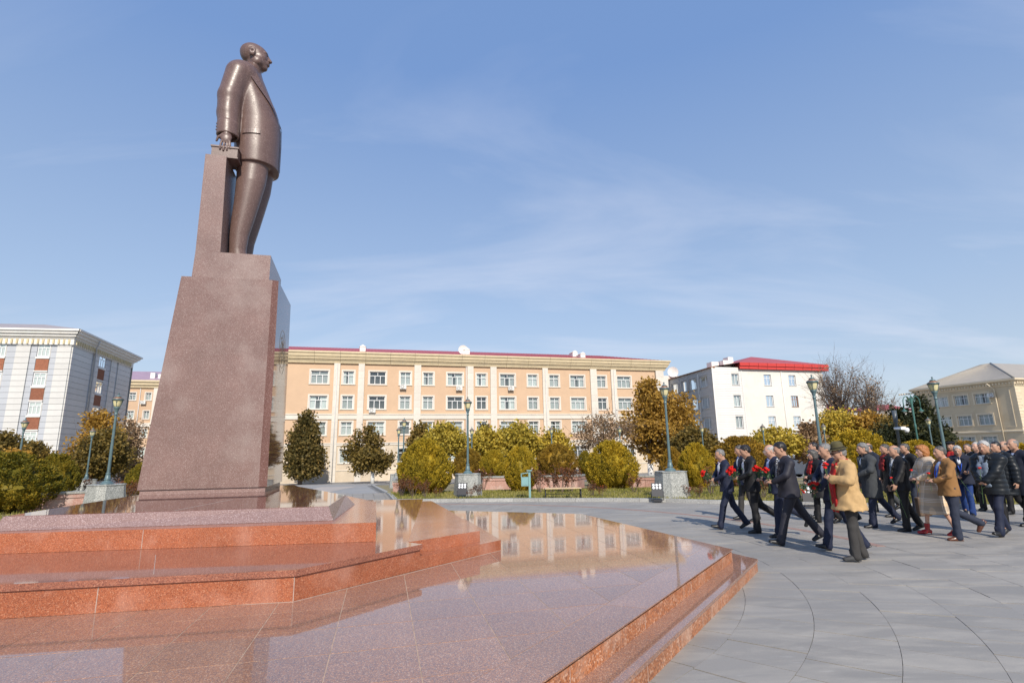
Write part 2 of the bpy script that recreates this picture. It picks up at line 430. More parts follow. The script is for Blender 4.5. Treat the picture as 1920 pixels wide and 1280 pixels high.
# pale open joints on the two risers
for (P, z0, z1, dd) in ((P1, 0.0, .125, .002), (P2, .16, .285, .002)):
    p0, p1 = np.array(P[0]), np.array(P[1]); L = np.linalg.norm(p1-p0); e = (p1-p0)/L; nn = np.array([e[1], -e[0]])
    for dist in np.arange(.55, L, 1.37 if z0 else .74):
        c = p1-e*dist
        q = [tuple(c-e*.003-nn*.02), tuple(c+e*.003-nn*.02), tuple(c+e*.003+nn*dd), tuple(c-e*.003+nn*dd)]
        W(MB().prism(q, z0+.002, z1-.002), 'riser_joint', m_grout, plat)

def level(poly, z0, z1, mat, top_mat, par, cope=None, name='block'):
    if cope:
        W(MB().prism(poly, z0, z1-cope), name, mat, par)
        W(MB().prism(inset(poly, -.022), z1-cope, z1), 'coping', top_mat, par)
    else:
        W(MB().prism(poly, z0, z1), name, [mat], par)
m_gtop = granite('red_granite_terrace', (.38, .15, .09), (.16, .06, .045), (.48, .24, .16), 140, .05, .0, .08, .4)
mon = empty('granite_monument_base', (-4.5, 9, .32), 0, 'stepped base of orange and brown polished granite blocks under the statue pedestal', 'monument base')
P3a = [(-6.2, 4.82), (-2.14, 5.485), (-1.16, 6.80), (-1.36, 6.95), (-2.2, 13.1), (-7.75, 13.1)]
P3b = [(-1.36, 6.953), (-.50, 7.84), (-1.15, 10.2), (-1.9, 12.6), (-2.3, 12.6)]
level(P3a, .322, .61, m_griser, m_gtop, mon, .06, 'lower_tier')
W(MB().prism(P3b, .322, .608), 'inner_step', [m_griser], mon)
W(MB().prism([(-1.16, 6.80), (-.21, 7.97), (-.95, 10.5), (-1.145, 10.2), (-.494, 7.84), (-1.345, 6.94)], .321, .46), 'outer_step', m_griser, mon)
P4 = [(-6.55, 6.59), (-1.76, 7.05), (-2.50, 9.95), (-4.5, 13.0), (-7.7, 13.0)]
level(P4, .612, .84, m_griser, m_griser, mon, None, 'middle_tier')
P5b = [(-6.42, 6.83), (-2.40, 7.33), (-2.75, 9.5), (-4.70, 12.35), (-5.1, 12.95), (-7.66, 12.95)]
P5t = [(-6.42, 6.95), (-2.53, 7.51), (-2.90, 9.46), (-4.80, 12.2), (-5.15, 12.85), (-7.64, 12.85)]
W(MB().prism(P5b, .842, 1.0, top=P5t), 'top_tier', m_gplin, mon)
W(MB().prism(inset(P5t, .006), .99, 1.004), 'top_slab', m_gbrownp, mon)
def strip(p, q, w, z0, z1, mat=m_grout, par=mon, name='joint'):
    p, q = np.array(p), np.array(q); e = (q-p)/np.linalg.norm(q-p); n = np.array([-e[1], e[0]])*w/2
    return W(MB().prism([tuple(p-n), tuple(q-n), tuple(q+n), tuple(p+n)], z0, z1), name, mat, par)
def frontjoint(p, q, u, z0, z1, out=.002, w=.008):
    p, q = np.array(p), np.array(q); e = (q-p)/np.linalg.norm(q-p); n = np.array([e[1], -e[0]]); c = p+e*u
    return W(MB().prism([tuple(c-e*w/2-n*.03), tuple(c+e*w/2-n*.03), tuple(c+e*w/2+n*out), tuple(c-e*w/2+n*out)], z0, z1), 'joint', m_grout, mon)
frontjoint(P3a[0], P3a[1], np.hypot(*(G(133, 1140, .45)[:2]-np.array(P3a[0]))), .325, .548)
frontjoint(P3a[0], P3a[1], np.linalg.norm(np.array(P3a[1])-np.array(P3a[0]))-.004, .325, .548)
frontjoint(P4[0], P4[1], 2.03, .615, .838); 
strip(G(327, 957.5, 1.0)[:2], G(437, 936, 1.0)[:2], .022, 1.0, 1.0055)
strip(G(292, 1040, .61)[:2], G(288, 1076, .61)[:2], .006, .60, .6115)
strip(G(0, 1157, .32)[:2], G(550, 1127.5, .32)[:2], .010, .318, .3225); strip(G(550, 1127.5, .32)[:2], G(940, 1031, .32)[:2], .010, .318, .3225)

# pedestal
ped = empty('statue_pedestal', (-6, 11.2, 1.004), 0, 'tall tapering brown granite pedestal with a mirror polished right side', 'pedestal')
FB = [(-7.02, 10.20), (-4.94, 10.585), (-4.81, 10.66), (-5.33, 12.56), (-7.45, 12.05)]
FT = [(-6.68, 10.26), (-4.99, 10.61), (-4.89, 10.685), (-5.40, 12.54), (-7.05, 12.10)]
n = 5
pm = MB(); vs = [(p[0], p[1], 1.10) for p in FB]+[(p[0], p[1], 5.28) for p in FT]
pm.add(vs, [tuple(range(5))[::-1], tuple(range(5, 10)), (0, 1, 6, 5)], 0); pm.add(vs, [(1, 2, 7, 6)], 2); pm.add(vs, [(2, 3, 8, 7), (3, 4, 9, 8), (4, 0, 5, 9)], 1)
# the chamfer strip keeps its own redder cut
W(pm, 'shaft', [m_gbrown, m_gbrownp, granite('red_chamfer_granite', (.175, .085, .066), (.11, .048, .038), (.40, .28, .25), 140, .3, .0, .07, .35)], ped)
W(MB().prism(inset(FB, .035), 1.005, 1.10), 'plinth', m_gplin, ped)
dck = np.array([-.266, .964])
UB = [(-6.54, 10.37), (-5.11, 10.72), (-5.60, 12.38), (-7.0, 12.0)]
W(MB().prism(UB, 5.28, 5.87, top=[(-6.53, 10.39), (-5.12, 10.735), (-5.60, 12.36), (-6.99, 12.0)]), 'upper_block', m_gbrown, ped)
tb = [(-6.53, 10.39), (-6.075, 10.50)]; tt = [(-6.56, 10.42), (-6.155, 10.52)]
tw = [tuple(p) for p in (np.array(tb[0]), np.array(tb[1]), np.array(tb[1])+dck*1.2, np.array(tb[0])+dck*1.2)]
tw2 = [tuple(p) for p in (np.array(tt[0]), np.array(tt[1]), np.array(tt[1])+dck*1.14, np.array(tt[0])+dck*1.14)]
W(MB().prism(tw, 5.87, 8.10, top=tw2), 'lectern', m_gbrown, ped)
# engraved emblem on the polished side: an eight-pointed star round a flame, inlaid in pale gilt
m_gilt = plain('gilt_inlay', (.50, .40, .22), .4, .1)
def sidept(t, z, out=.003):
    u = (z-1.10)/4.18; p0 = np.array(FB[2])*(1-u)+np.array(FT[2])*u; p1 = np.array(FB[3])*(1-u)+np.array(FT[3])*u
    e = (p1-p0)/np.linalg.norm(p1-p0); nn = np.array([e[1], -e[0]])
    p = p0+e*t+nn*out; return (p[0], p[1], z)
em = MB(); cz, ct = 4.0, .98
def stroke(pts, w=.012):
    for (t0, z0), (t1, z1) in zip(pts[:-1], pts[1:]):
        d = math.hypot(t1-t0, z1-z0)+1e-9; a, b = -(z1-z0)/d*w/2, (t1-t0)/d*w/2
        f = [sidept(t0+a, z0+b), sidept(t1+a, z1+b), sidept(t1-a, z1-b), sidept(t0-a, z0-b)]
        g = [sidept(t0+a, z0+b, 0), sidept(t1+a, z1+b, 0), sidept(t1-a, z1-b, 0), sidept(t0-a, z0-b, 0)]
        em.add(f+g, [(0, 1, 2, 3), (0, 4, 5, 1), (1, 5, 6, 2), (2, 6, 7, 3), (3, 7, 4, 0)])
star = [(ct+(.33 if k % 2 == 0 else .22)*cos(k*pi/8), cz+(.33 if k % 2 == 0 else .22)*sin(k*pi/8)) for k in range(17)]
stroke(star); stroke([(ct+.19*cos(k*pi/12), cz+.19*sin(k*pi/12)) for k in range(25)]); stroke([(ct+.42*cos(k*pi/16), cz+.42*sin(k*pi/16)) for k in range(33)])
for sx in (-1, 0, 1): stroke([(ct+sx*.05, cz-.1), (ct+sx*.09, cz), (ct+sx*.05, cz+.05), (ct+sx*.07, cz+.12), (ct, cz+.17)])
for sx in (-1, 1): stroke([(ct+sx*(.12+.3*sin(k*.3)), cz-.55+k*.06) for k in range(8)])
W(em, 'engraved_emblem', m_gilt, ped)
# ================================================================ signed-distance sculpting (bodies, clothes, the statue)
class Sculpt:
    def __init__(s, lo, hi, h):
        s.lo = np.array(lo, np.float32); s.h = h
        s.n = np.maximum(((np.array(hi)-np.array(lo))/h).astype(int)+2, 4)
        s.d = np.full(s.n, 9.0, np.float32); s.m = np.zeros(s.n, np.int8)
        s.ax = [s.lo[i]+h*np.arange(s.n[i], dtype=np.float32) for i in range(3)]
    def sub(s, lo, hi, pad):
        a = np.clip(((np.array(lo)-pad-s.lo)/s.h).astype(int), 0, s.n-1); b = np.clip(((np.array(hi)+pad-s.lo)/s.h).astype(int)+2, 1, s.n)
        sl = tuple(slice(a[i], b[i]) for i in range(3))
        return sl, [s.ax[0][sl[0]][:, None, None], s.ax[1][sl[1]][None, :, None], s.ax[2][sl[2]][None, None, :]]
    def put(s, sl, dn, k, mat, op='add'):
        d = s.d[sl]
        if op == 'add':
            if k > 0:
                hh = np.clip(.5+.5*(d-dn)/k, 0, 1); r = d*(1-hh)+dn*hh-k*hh*(1-hh)
            else: r = np.minimum(d, dn)
            if mat is not None:
                mm = s.m[sl]; mm[dn < d] = mat
            s.d[sl] = r
        elif op == 'cut':
            dn = -dn
            if k > 0:
                hh = np.clip(.5-.5*(d-dn)/k, 0, 1); r = d*(1-hh)+dn*hh+k*hh*(1-hh)
            else: r = np.maximum(d, dn)
            s.d[sl] = r
        elif op == 'paint':
            mm = s.m[sl]; mm[dn < 0] = mat
    def cap(s, p, q, r0, r1, k=.02, mat=0, op='add', sq=None):
        p = np.array(p, np.float32); q = np.array(q, np.float32); R = max(r0, r1)
        sl, (X, Y, Z) = s.sub(np.minimum(p, q)-R, np.maximum(p, q)+R, max(k, s.h*2)+.01)
        v = q-p; L = float(v@v)+1e-12
        x, y, z = X-p[0], Y-p[1], Z-p[2]
        t = np.clip((x*v[0]+y*v[1]+z*v[2])/L, 0, 1)
        dx, dy, dz = x-t*v[0], y-t*v[1], z-t*v[2]
        if sq: dx, dy, dz = dx/sq[0], dy/sq[1], dz/sq[2]
        s.put(sl, (np.sqrt(dx*dx+dy*dy+dz*dz)-(r0+t*(r1-r0)))*(min(sq) if sq else 1), k, mat, op)
    def ell(s, c, r, k=.02, mat=0, op='add', R=None):
        c = np.array(c, np.float32); r = np.array(r, np.float32); m = max(r)
        if R is None: e = r
        else: e = np.array([m, m, m])
        sl, (X, Y, Z) = s.sub(c-e, c+e, max(k, s.h*2)+.01)
        x, y, z = X-c[0], Y-c[1], Z-c[2]
        if R is not None:
            R = np.array(R, np.float32); x, y, z = (R[0, 0]*x+R[1, 0]*y+R[2, 0]*z, R[0, 1]*x+R[1, 1]*y+R[2, 1]*z, R[0, 2]*x+R[1, 2]*y+R[2, 2]*z)
        k0 = np.sqrt((x/r[0])**2+(y/r[1])**2+(z/r[2])**2); k1 = np.sqrt((x/r[0]**2)**2+(y/r[1]**2)**2+(z/r[2]**2)**2)+1e-9
        s.put(sl, k0*(k0-1)/k1, k, mat, op)
    def bx(s, c, hx, k=.01, mat=0, op='add', R=None, rd=.005):
        c = np.array(c, np.float32); e = np.full(3, np.linalg.norm(hx)) if R is not None else np.array(hx)
        sl, (X, Y, Z) = s.sub(c-e, c+e, max(k, s.h*2)+.01)
        x, y, z = X-c[0], Y-c[1], Z-c[2]
        if R is not None:
            R = np.array(R, np.float32); x, y, z = (R[0, 0]*x+R[1, 0]*y+R[2, 0]*z, R[0, 1]*x+R[1, 1]*y+R[2, 1]*z, R[0, 2]*x+R[1, 2]*y+R[2, 2]*z)
        qx, qy, qz = np.abs(x)-hx[0]+rd, np.abs(y)-hx[1]+rd, np.abs(z)-hx[2]+rd
        o = np.sqrt(np.maximum(qx, 0)**2+np.maximum(qy, 0)**2+np.maximum(qz, 0)**2)+np.minimum(np.maximum(np.maximum(qx, qy), qz), 0)-rd
        s.put(sl, o, k, mat, op)
    def loft(s, secs, k=.02, mat=0, pw=2.0, op='add'):
        """secs: (z, cx, cy, rx, ry); superellipse sections blended along z"""
        secs = sorted(secs); Z = np.array([q[0] for q in secs])
        C = np.array([q[1:] for q in secs]); m = C[:, 2:].max()
        sl, (X, Y, Zg) = s.sub([C[:, 0].min()-m, C[:, 1].min()-m, Z[0]], [C[:, 0].max()+m, C[:, 1].max()+m, Z[-1]], max(k, s.h*2))
        z = Zg[0, 0]; f = [np.interp(z, Z, C[:, i]).astype(np.float32) for i in range(4)]
        # smooth the piecewise-linear profile
        x = (X-f[0])/f[2]; y = (Y-f[1])/f[3]
        rr = (np.abs(x)**pw+np.abs(y)**pw)**(1/pw)
        side = (rr-1)*np.minimum(f[2], f[3])
        dz = np.maximum(Z[0]-Zg, Zg-Z[-1])
        s.put(sl, np.maximum(side, dz+0*side), k, mat, op)
    def half(s, n, c, k=.0):
        """cut away n.p > c"""
        d = n[0]*s.ax[0][:, None, None]+n[1]*s.ax[1][None, :, None]+n[2]*s.ax[2][None, None, :]-c
        s.d = np.maximum(s.d, d.astype(np.float32))
    def wrinkle(s, amp, freq, seed=0, zs=1.0, lo=None, hi=None):
        r = np.random.default_rng(seed); X, Y, Z = s.ax[0][:, None, None], s.ax[1][None, :, None], s.ax[2][None, None, :]
        w = np.zeros(s.n, np.float32)
        for i in range(4):
            f = r.normal(size=3)*freq*(1+.6*i); f[2] *= zs; ph = r.uniform(0, 6.28)
            w += (np.sin(f[0]*X+f[1]*Y+f[2]*Z+ph+1.3*np.sin(f[1]*.6*X+f[2]*.7*Y+f[0]*.6*Z))/(1+.5*i)).astype(np.float32)
        s.d += w*amp
    def mesh(s, name, mats, smooth=1, xf=None):
        d = s.d; ins = d < 0; nx, ny, nz = s.n
        c = np.zeros((nx-1, ny-1, nz-1), np.int8)
        for i in (0, 1):
            for j in (0, 1):
                for k in (0, 1): c += ins[i:nx-1+i, j:ny-1+j, k:nz-1+k]
        act = (c > 0) & (c < 8); I = np.argwhere(act)
        if len(I) == 0: raise RuntimeError('empty sculpt '+name)
        idx = -np.ones(act.shape, np.int64); idx[act] = np.arange(len(I))
        cor = [(a, b, e) for a in (0, 1) for b in (0, 1) for e in (0, 1)]
        vals = {q: d[I[:, 0]+q[0], I[:, 1]+q[1], I[:, 2]+q[2]] for q in cor}
        acc = np.zeros((len(I), 3)); cnt = np.zeros(len(I))
        for a in cor:
            for ax in range(3):
                if a[ax] == 0:
                    b = list(a); b[ax] = 1; b = tuple(b); va, vb = vals[a], vals[b]; m = (va < 0) != (vb < 0)
                    t = np.where(m, va/(va-vb+1e-12), 0); p = np.array(a, float)[None]+np.zeros((len(I), 1)); p[:, ax] = t
                    acc[m] += p[m]; cnt[m] += 1
        V = s.lo+(I+acc/cnt[:, None])*s.h
        Fs = []
        for ax in range(3):
            b, cc = (ax+1) % 3, (ax+2) % 3
            sl0 = [slice(None)]*3; sl1 = [slice(None)]*3; sl0[ax] = slice(0, -1); sl1[ax] = slice(1, None)
            for q in (b, cc): sl0[q] = slice(1, -1); sl1[q] = slice(1, -1)
            A, B = ins[tuple(sl0)], ins[tuple(sl1)]; E = np.argwhere(A != B); off = np.zeros(3, int); off[b] = 1; off[cc] = 1
            fl = A[E[:, 0], E[:, 1], E[:, 2]]; P = E+off; eb = np.zeros(3, int); eb[b] = 1; ec = np.zeros(3, int); ec[cc] = 1
            q = [P-eb-ec, P-ec, P, P-eb]
            ids = np.stack([idx[w[:, 0], w[:, 1], w[:, 2]] for w in q], 1)
            ids[~fl] = ids[~fl][:, ::-1]; Fs.append(ids)
        F = np.concatenate(Fs); F = F[(F >= 0).all(1)]
        for it in range(smooth):   # light laplacian
            S = np.zeros_like(V); C = np.zeros(len(V))
            for a, b in ((0, 1), (1, 2), (2, 3), (3, 0)):
                np.add.at(S, F[:, a], V[F[:, b]]); np.add.at(S, F[:, b], V[F[:, a]]); np.add.at(C, F[:, a], 1); np.add.at(C, F[:, b], 1)
            V = V*.5+.5*S/np.maximum(C, 1)[:, None]
        mi = None
        if isinstance(mats, (list, tuple)) and len(mats) > 1:
            vm = s.m[I[:, 0], I[:, 1], I[:, 2]]; mi = vm[F[:, 0]]
        if xf is not None: V = xf(V)
        return np_mesh(name, V, F, mats, mi)
def rotz(a): return np.array([[cos(a), -sin(a), 0], [sin(a), cos(a), 0], [0, 0, 1.]])
def roty(a): return np.array([[cos(a), 0, sin(a)], [0, 1, 0], [-sin(a), 0, cos(a)]])
def rotx(a): return np.array([[1, 0, 0], [0, cos(a), -sin(a)], [0, sin(a), cos(a)]])

def sculpt_head(S, c, R, k=1.0, skin=0, eye=1, lip=2, brow=None, ears=True, nose=1.0, jowl=1.0, female=False, fine=False):
    """c = centre of the head, R = 3x3 orientation, k = scale (1 = 0.235 m tall head); +x is the face"""
    T = lambda x, y, z: c+R@(np.array([x, y, z])*k)
    e = lambda p, r, kk=.02, m=skin, op='add', RR=None: S.ell(T(*p), np.array(r)*k, kk*k, m, op, R if RR is None else R@RR)
    e((-.018, 0, .028), (.098, .076, .088))              # cranium
    e((.030, 0, -.005), (.068, .063, .085), .03)          # face
    e((.030, 0, -.062), (.056, .050*jowl, .046), .03)     # jaw
    e((.068, 0, -.092), (.022, .022, .018), .02)          # chin
    for s in (-1, 1):
        e((.050, s*.040, -.022), (.032, .022, .022), .02)  # cheekbone
        e((.018, s*.048*jowl, -.060), (.038, .022, .034), .02)  # jowl
        e((.082, s*.028, .027), (.014, .024, .009), .012)  # brow ridge
        e((.096, s*.030, .008), (.012, .015, .010), .010, skin, 'cut')  # socket
        e((.080, s*.030, .009), (.0125, .0135, .0105), .004, skin)      # eyeball and lid
        S.put(*_ellp(S, T(.090, s*.030, .0085), np.array([.010, .0115, .0055])*k, R), 0, eye, 'paint')
        if brow is not None: S.put(*_ellp(S, T(.094, s*.030, .029), np.array([.016, .024, .0065])*k, R), 0, brow, 'paint')
        if ears:
            RR = rotz(s*.45)
            e((-.006, s*.080, -.004), (.022, .009, .033), .006, skin, 'add', RR)
            e((-.002, s*.086, .002), (.011, .006, .018), .004, skin, 'cut', RR)
            e((.000, s*.079, -.034), (.009, .008, .010), .006, skin, 'add', RR)
    S.cap(T(.092, 0, .018), T(.119*nose, 0, -.024), .0080*k, .0120*k, .010*k, skin)   # nose
    for s in (-1, 1): e((.102, s*.011, -.026), (.011, .009, .008), .006)
    e((.090, 0, -.052), (.014, .024, .016), .012)         # muzzle
    e((.101, 0, -.047), (.008, .021, .0055), .004); e((.099, 0, -.060), (.0085, .018, .0065), .004)
    e((.112, 0, -.0535), (.010, .024, .0022), .002, skin, 'cut')
    S.put(*_ellp(S, T(.102, 0, -.053), np.array([.014, .023, .011])*k, R), 0, lip, 'paint')
def _ellp(S, c, r, R):
    m = max(r); sl, (X, Y, Z) = S.sub(c-m, c+m, S.h*2); x, y, z = X-c[0], Y-c[1], Z-c[2]
    x, y, z = (R[0, 0]*x+R[1, 0]*y+R[2, 0]*z, R[0, 1]*x+R[1, 1]*y+R[2, 1]*z, R[0, 2]*x+R[1, 2]*y+R[2, 2]*z)
    return sl, np.sqrt((x/r[0])**2+(y/r[1])**2+(z/r[2])**2)-1
def sculpt_hand(S, w, d, up, k=1.0, curl=.6, mat=0, side=1, spread=.0):
    """w wrist point, d direction of the hand, up = back-of-hand normal; thumb on +side of cross(d, up)"""
    d = np.array(d, float); d /= np.linalg.norm(d); up = np.array(up, float); up -= d*(up@d); up /= np.linalg.norm(up)+1e-9
    a = np.cross(d, up)*side
    R = np.array([d, a, up]).T
    S.ell(w+d*.048*k, np.array([.052, .042, .017])*k, .012*k, mat, 'add', R)
    S.ell(w+d*.01*k, np.array([.03, .028, .022])*k, .012*k, mat, 'add', R)
    for i, (off, ln) in enumerate(((.030, .072), (.010, .082), (-.010, .076), (-.029, .060))):
        p = w+d*.085*k+a*off*k; dirn = d+a*spread*(1.5-i)*.2; ang = 0; prev = p; L = ln*k
        for j, fr in enumerate((.45, .32, .25)):
            ang += curl*(.6, 1., .8)[j]
            v = (dirn*cos(ang)-up*sin(ang)); v /= np.linalg.norm(v); q = prev+v*L*fr
            S.cap(prev, q, .0095*k, .0088*k, .003*k, mat); prev = q
    p = w+d*.030*k+a*.030*k; q = p+(d*.55+a*.75-up*.30*(.5+curl))*.040*k; r = q+(d*.9+a*.25-up*.5*(.3+curl))*.034*k
    S.cap(p, q, .0125*k, .0105*k, .008*k, mat); S.cap(q, r, .0105*k, .009*k, .003*k, mat)
# ================================================================ the statue
st_org = np.array([-6.98, 10.22, 0.0]); ST_A = atan2(.25, .968)
m_stat = granite('statue_granite', (.158, .098, .082), (.105, .062, .054), (.31, .23, .205), 130, .38, .0, .06, .4, blotch=.14)
statue = empty('statue', (st_org[0]+.968*1.2-.25*.9, st_org[1]+.25*1.2+.968*.9, 5.87), ST_A,
               'giant brown granite statue of a suited man on the pedestal, one hand on a book', 'statue')
def st_link(name, me, mat=None):
    o = link(name, me, statue); o.location = (-1.2, -.9, -5.87); return o
# local frame: x = the way the figure looks, y = away from the square (o), z = height
S = Sculpt((.15, .0, 5.85), (2.05, 1.85, 11.85), .0165)
# trouser legs
for yo, dx in ((.66, 0.0), (1.14, .02)):
    S.loft([(5.87, 1.16+dx, yo, .21, .16), (6.15, 1.12+dx, yo, .175, .155), (6.5, 1.12+dx, yo, .20, .17), (6.9, 1.17+dx, yo, .235, .19), (7.3, 1.22+dx, yo, .265, .21), (7.8, 1.27+dx, yo, .31, .235), (8.3, 1.28+dx, yo+(.02 if yo < .9 else -.02), .34, .25), (8.7, 1.28, yo, .34, .25)], .05)
    S.ell((1.34+dx, yo, 5.93), (.27, .125, .09), .06); S.bx((1.22+dx, yo, 5.90), (.33, .13, .03), .03, rd=.02)

# jacket with an open front edge and hem
def jk(zs, o=.0):
    return zs
J = [(8.24, 1.31, .90, .48, .53), (8.6, 1.30, .90, .485, .54), (8.95, 1.285, .90, .495, .54), (9.35, 1.265, .90, .495, .545), (9.75, 1.19, .90, .47, .56), (10.1, 1.09, .90, .42, .575), (10.4, 1.03, .90, .355, .57), (10.62, 1.00, .90, .29, .52), (10.80, .99, .90, .245, .34), (10.95, 1.0, .90, .19, .20)]
S.loft(J, .06, 0, 2.2)
# shoulders and arms
for sg in (-1, 1):
    if sg < 0:
        S.ell((.90, .50, 10.47), (.31, .27, .30), .12)
        S.cap((.87, .46, 10.40), (.745, .40, 9.75), .30, .262, .06)
        S.cap((.745, .40, 9.75), (.745, .385, 9.30), .262, .240, .05)
        S.cap((.745, .385, 9.30), (.785, .35, 8.92), .240, .222, .04)
    else:
        S.ell((.90, 1.30, 10.47), (.31, .27, .30), .12)
        S.cap((.87, 1.36, 10.40), (.80, 1.48, 9.62), .27, .22, .06)
        S.cap((.80, 1.48, 9.62), (.98, 1.44, 8.95), .21, .18, .05)
# neck, shirt collar, head
S.cap((.97, .90, 10.75), (1.04, .90, 11.05), .155, .14, .05)
S.cap((.99, .90, 10.86), (1.03, .90, 10.90), .185, .175, .02)
HK = 3.0; hc = np.array([1.07, .90, 11.24])
sculpt_head(S, hc, roty(-.05) @ rotz(.0), HK, 0, 0, 0, jowl=1.14, nose=.965)
for sg in (-1, 1): S.ell(hc+np.array([-.03, sg*.262, -.01]), (.075, .035, .115), .02); S.ell(hc+np.array([-.02, sg*.292, .01]), (.036, .02, .062), .015, 0, 'cut')
# swept-back hair: raised cap with combed grooves
S.ell(hc+np.array([-.085, 0, .12]), (.275, .243, .228), .02)
for sg in (-1, 1):
    for i in range(7):
        z = .30-i*.045; yy = (.06+.205*sqrt(max(0, 1-((z-.06)/.30)**2)))*sg
        S.cap(hc+np.array([.10-.012*i, yy*.96, z]), hc+np.array([-.14, yy*1.04, z-.02]), .010, .012, .012, 0, 'cut')
        S.cap(hc+np.array([-.14, yy*1.04, z-.02]), hc+np.array([-.30, yy*.62, z-.07]), .012, .008, .012, 0, 'cut')
# right hand on the book
sculpt_hand(S, np.array([.80, .19, 8.73]), (.02, -.10, -1.0), (0.06, -1, .10), 2.75, .07, 0, 1, .35)
sculpt_hand(S, np.array([1.0, 1.46, 8.72]), (.05, .0, -1.0), (0.1, 1, 0), 2.7, .25, 0, -1)
# creases: sleeves pressed into the body, pocket line, lapels
me = S.mesh('figure', m_stat, 1)
st_link('figure', me)
# sleeve cuffs' lower edge, pocket flap, lapel and trouser-crease details as raised pieces
det = MB()
Jz = np.array([j[0] for j in J])
def jpt(z, ang, out=.004):
    f = [np.interp(z, Jz, [j[i] for j in J]) for i in (1, 2, 3, 4)]
    c_, s_ = cos(ang), sin(ang); r = (abs(c_)**2.2+abs(s_)**2.2)**(-1/2.2)
    return (f[0]+(f[2]+out)*r*c_, f[1]+(f[3]+out)*r*s_, z)
def ribbon(mb, rows):
    """rows of (inner, outer) points -> thin raised sheet with thickness"""
    for (a, b), (c, d) in zip(rows[:-1], rows[1:]):
        mb.add([a, b, d, c], [(0, 1, 2, 3)])
pk = [(jpt(8.98+.03*(i/10), -2.02+.75*i/10, .018), jpt(8.87+.03*(i/10), -2.02+.75*i/10, .026)) for i in range(11)]
ribbon(det, [(b, a) for a, b in pk]); ribbon(det, [(jpt(8.87+.03*i/10, -2.02+.75*i/10, .0), jpt(8.87+.03*i/10, -2.02+.75*i/10, .026)) for i in range(11)])
o = st_link('pocket_flap', det.mesh('pocket_flap', m_stat))
lp = MB()
for sg in (-1, 1):
    rows = []
    for i in range(15):
        u = i/14; z = 10.72-u*1.35; a0 = sg*(1.05*(1-u)**.7+.03); a1 = sg*(1.35*(1-u)**.8+.30*(u < .98)*(1-u)+.05)
        rows.append((jpt(z, a0, .03), jpt(z-.05, a1, .035)))
    ribbon(lp, rows)
    ribbon(lp, [(jpt(9.35-1.1*i/8, sg*.03+.02, .014), jpt(9.35-1.1*i/8, -.06*sg+.02, .02)) for i in range(9)])
st_link('lapel', lp.mesh('lapel', m_stat))
# cuff rings
cf = MB()
def ring(mb, c, r0, r1, h, ax=(0, 0, 1), n=28):
    c = np.array(c); vs = []; fs = []
    for k, (r, z) in enumerate(((r0, -h), (r1, -h), (r1+.004, h), (r0, h))):
        for j in range(n): vs.append(c+np.array([r*cos(2*pi*j/n), r*sin(2*pi*j/n)*.98, z+ax[0]*r*cos(2*pi*j/n)]))
    for k in range(4):
        for j in range(n): fs.append((k*n+j, k*n+(j+1) % n, ((k+1) % 4)*n+(j+1) % n, ((k+1) % 4)*n+j))
    mb.add(vs, fs, 0, True)
for sg, x, zz_ in ((-1, .785, 8.70), (1, .985, 8.86)):
    y = .345 if sg < 0 else 1.44
    S2 = Sculpt((x-.3, y-.3, 8.6), (x+.3, y+.3, 9.4), .0165)
    S2.loft([(zz_, x, y, .232, .232), (9.02, x-.012, y+.01, .234, .234), (9.12, x-.02, y+.015, .20, .20)], 0, 0)
    S2.loft([(zz_-.05, x, y, .19, .19), (zz_+.12, x, y, .18, .18)], 0, 0, 2.0, 'cut')
    st_link('sleeve_cuff', S2.mesh('sleeve_cuff', m_stat, 1))
bt = MB()
for i in range(3): bt.lathe([(.0001, -.012), (.02, -.012), (.02, .006), (.012, .012)], 10, (.575, .24-.0*i, 8.80+i*.075))
st_link('cuff_buttons', bt.mesh('cuff_buttons', m_stat))
# the book on the lectern
book = empty('stone_book', (st_org[0]+.968*.72, st_org[1]+.25*.72, 8.10), ST_A, 'closed stone book lying on top of the lectern under the statue\'s hand', 'book')
bk = MB().box(-.18, .34, .17, .66, .03, .24); bk.build('pages', m_stat, book)
MB().box(-.20, .36, .15, .68, .0, .03).build('back_cover', m_stat, book); MB().box(-.20, .36, .15, .68, .24, .275).build('front_cover', m_stat, book)
# ================================================================ buildings
def glass_mat(name, c=(.10, .14, .15), fac=.45):
    m, t, b = base(name, .04, .5); b.inputs['Base Color'].default_value = (*c, 1)
    tr = t.new('ShaderNodeBsdfTransparent'); tr.inputs[0].default_value = (.80, .86, .86, 1)
    gl = t.new('ShaderNodeBsdfGlossy'); gl.inputs['Roughness'].default_value = .03; gl.inputs[0].default_value = (.9, .95, 1, 1)
    fr = t.new('ShaderNodeFresnel'); fr.inputs[0].default_value = 1.55
    f2 = t.math('ADD', t.math('MULTIPLY', fr.outputs[0], .9), .06)
    mx = t.new('ShaderNodeMixShader'); t.lk(f2, mx.inputs[0]); t.lk(tr.outputs[0], mx.inputs[1]); t.lk(gl.outputs[0], mx.inputs[2])
    out = [n for n in t.n if n.type == 'OUTPUT_MATERIAL'][0]; t.lk(mx.outputs[0], out.inputs[0]); return m
m_glass = glass_mat('window_glass')
m_pvc = plain('white_window_frame', (.78, .78, .77), .4, .04)
m_brownfr = plain('brown_window_frame', (.30, .13, .06), .5, .1)
m_curt = plain('white_curtain', (.66, .66, .63), .85, .08, 3, randobj=.35)
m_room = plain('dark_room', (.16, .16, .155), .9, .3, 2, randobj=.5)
m_stone = plain('pale_travertine', (.66, .61, .53), .7, .07, 1.2, bmp=.1, dirt=((.58, .50, .40), .6, .5), randobj=.06)
m_stone2 = plain('warm_travertine', (.63, .53, .40), .7, .09, 1.2, bmp=.1, dirt=((.56, .43, .29), .7, .5), randobj=.14)
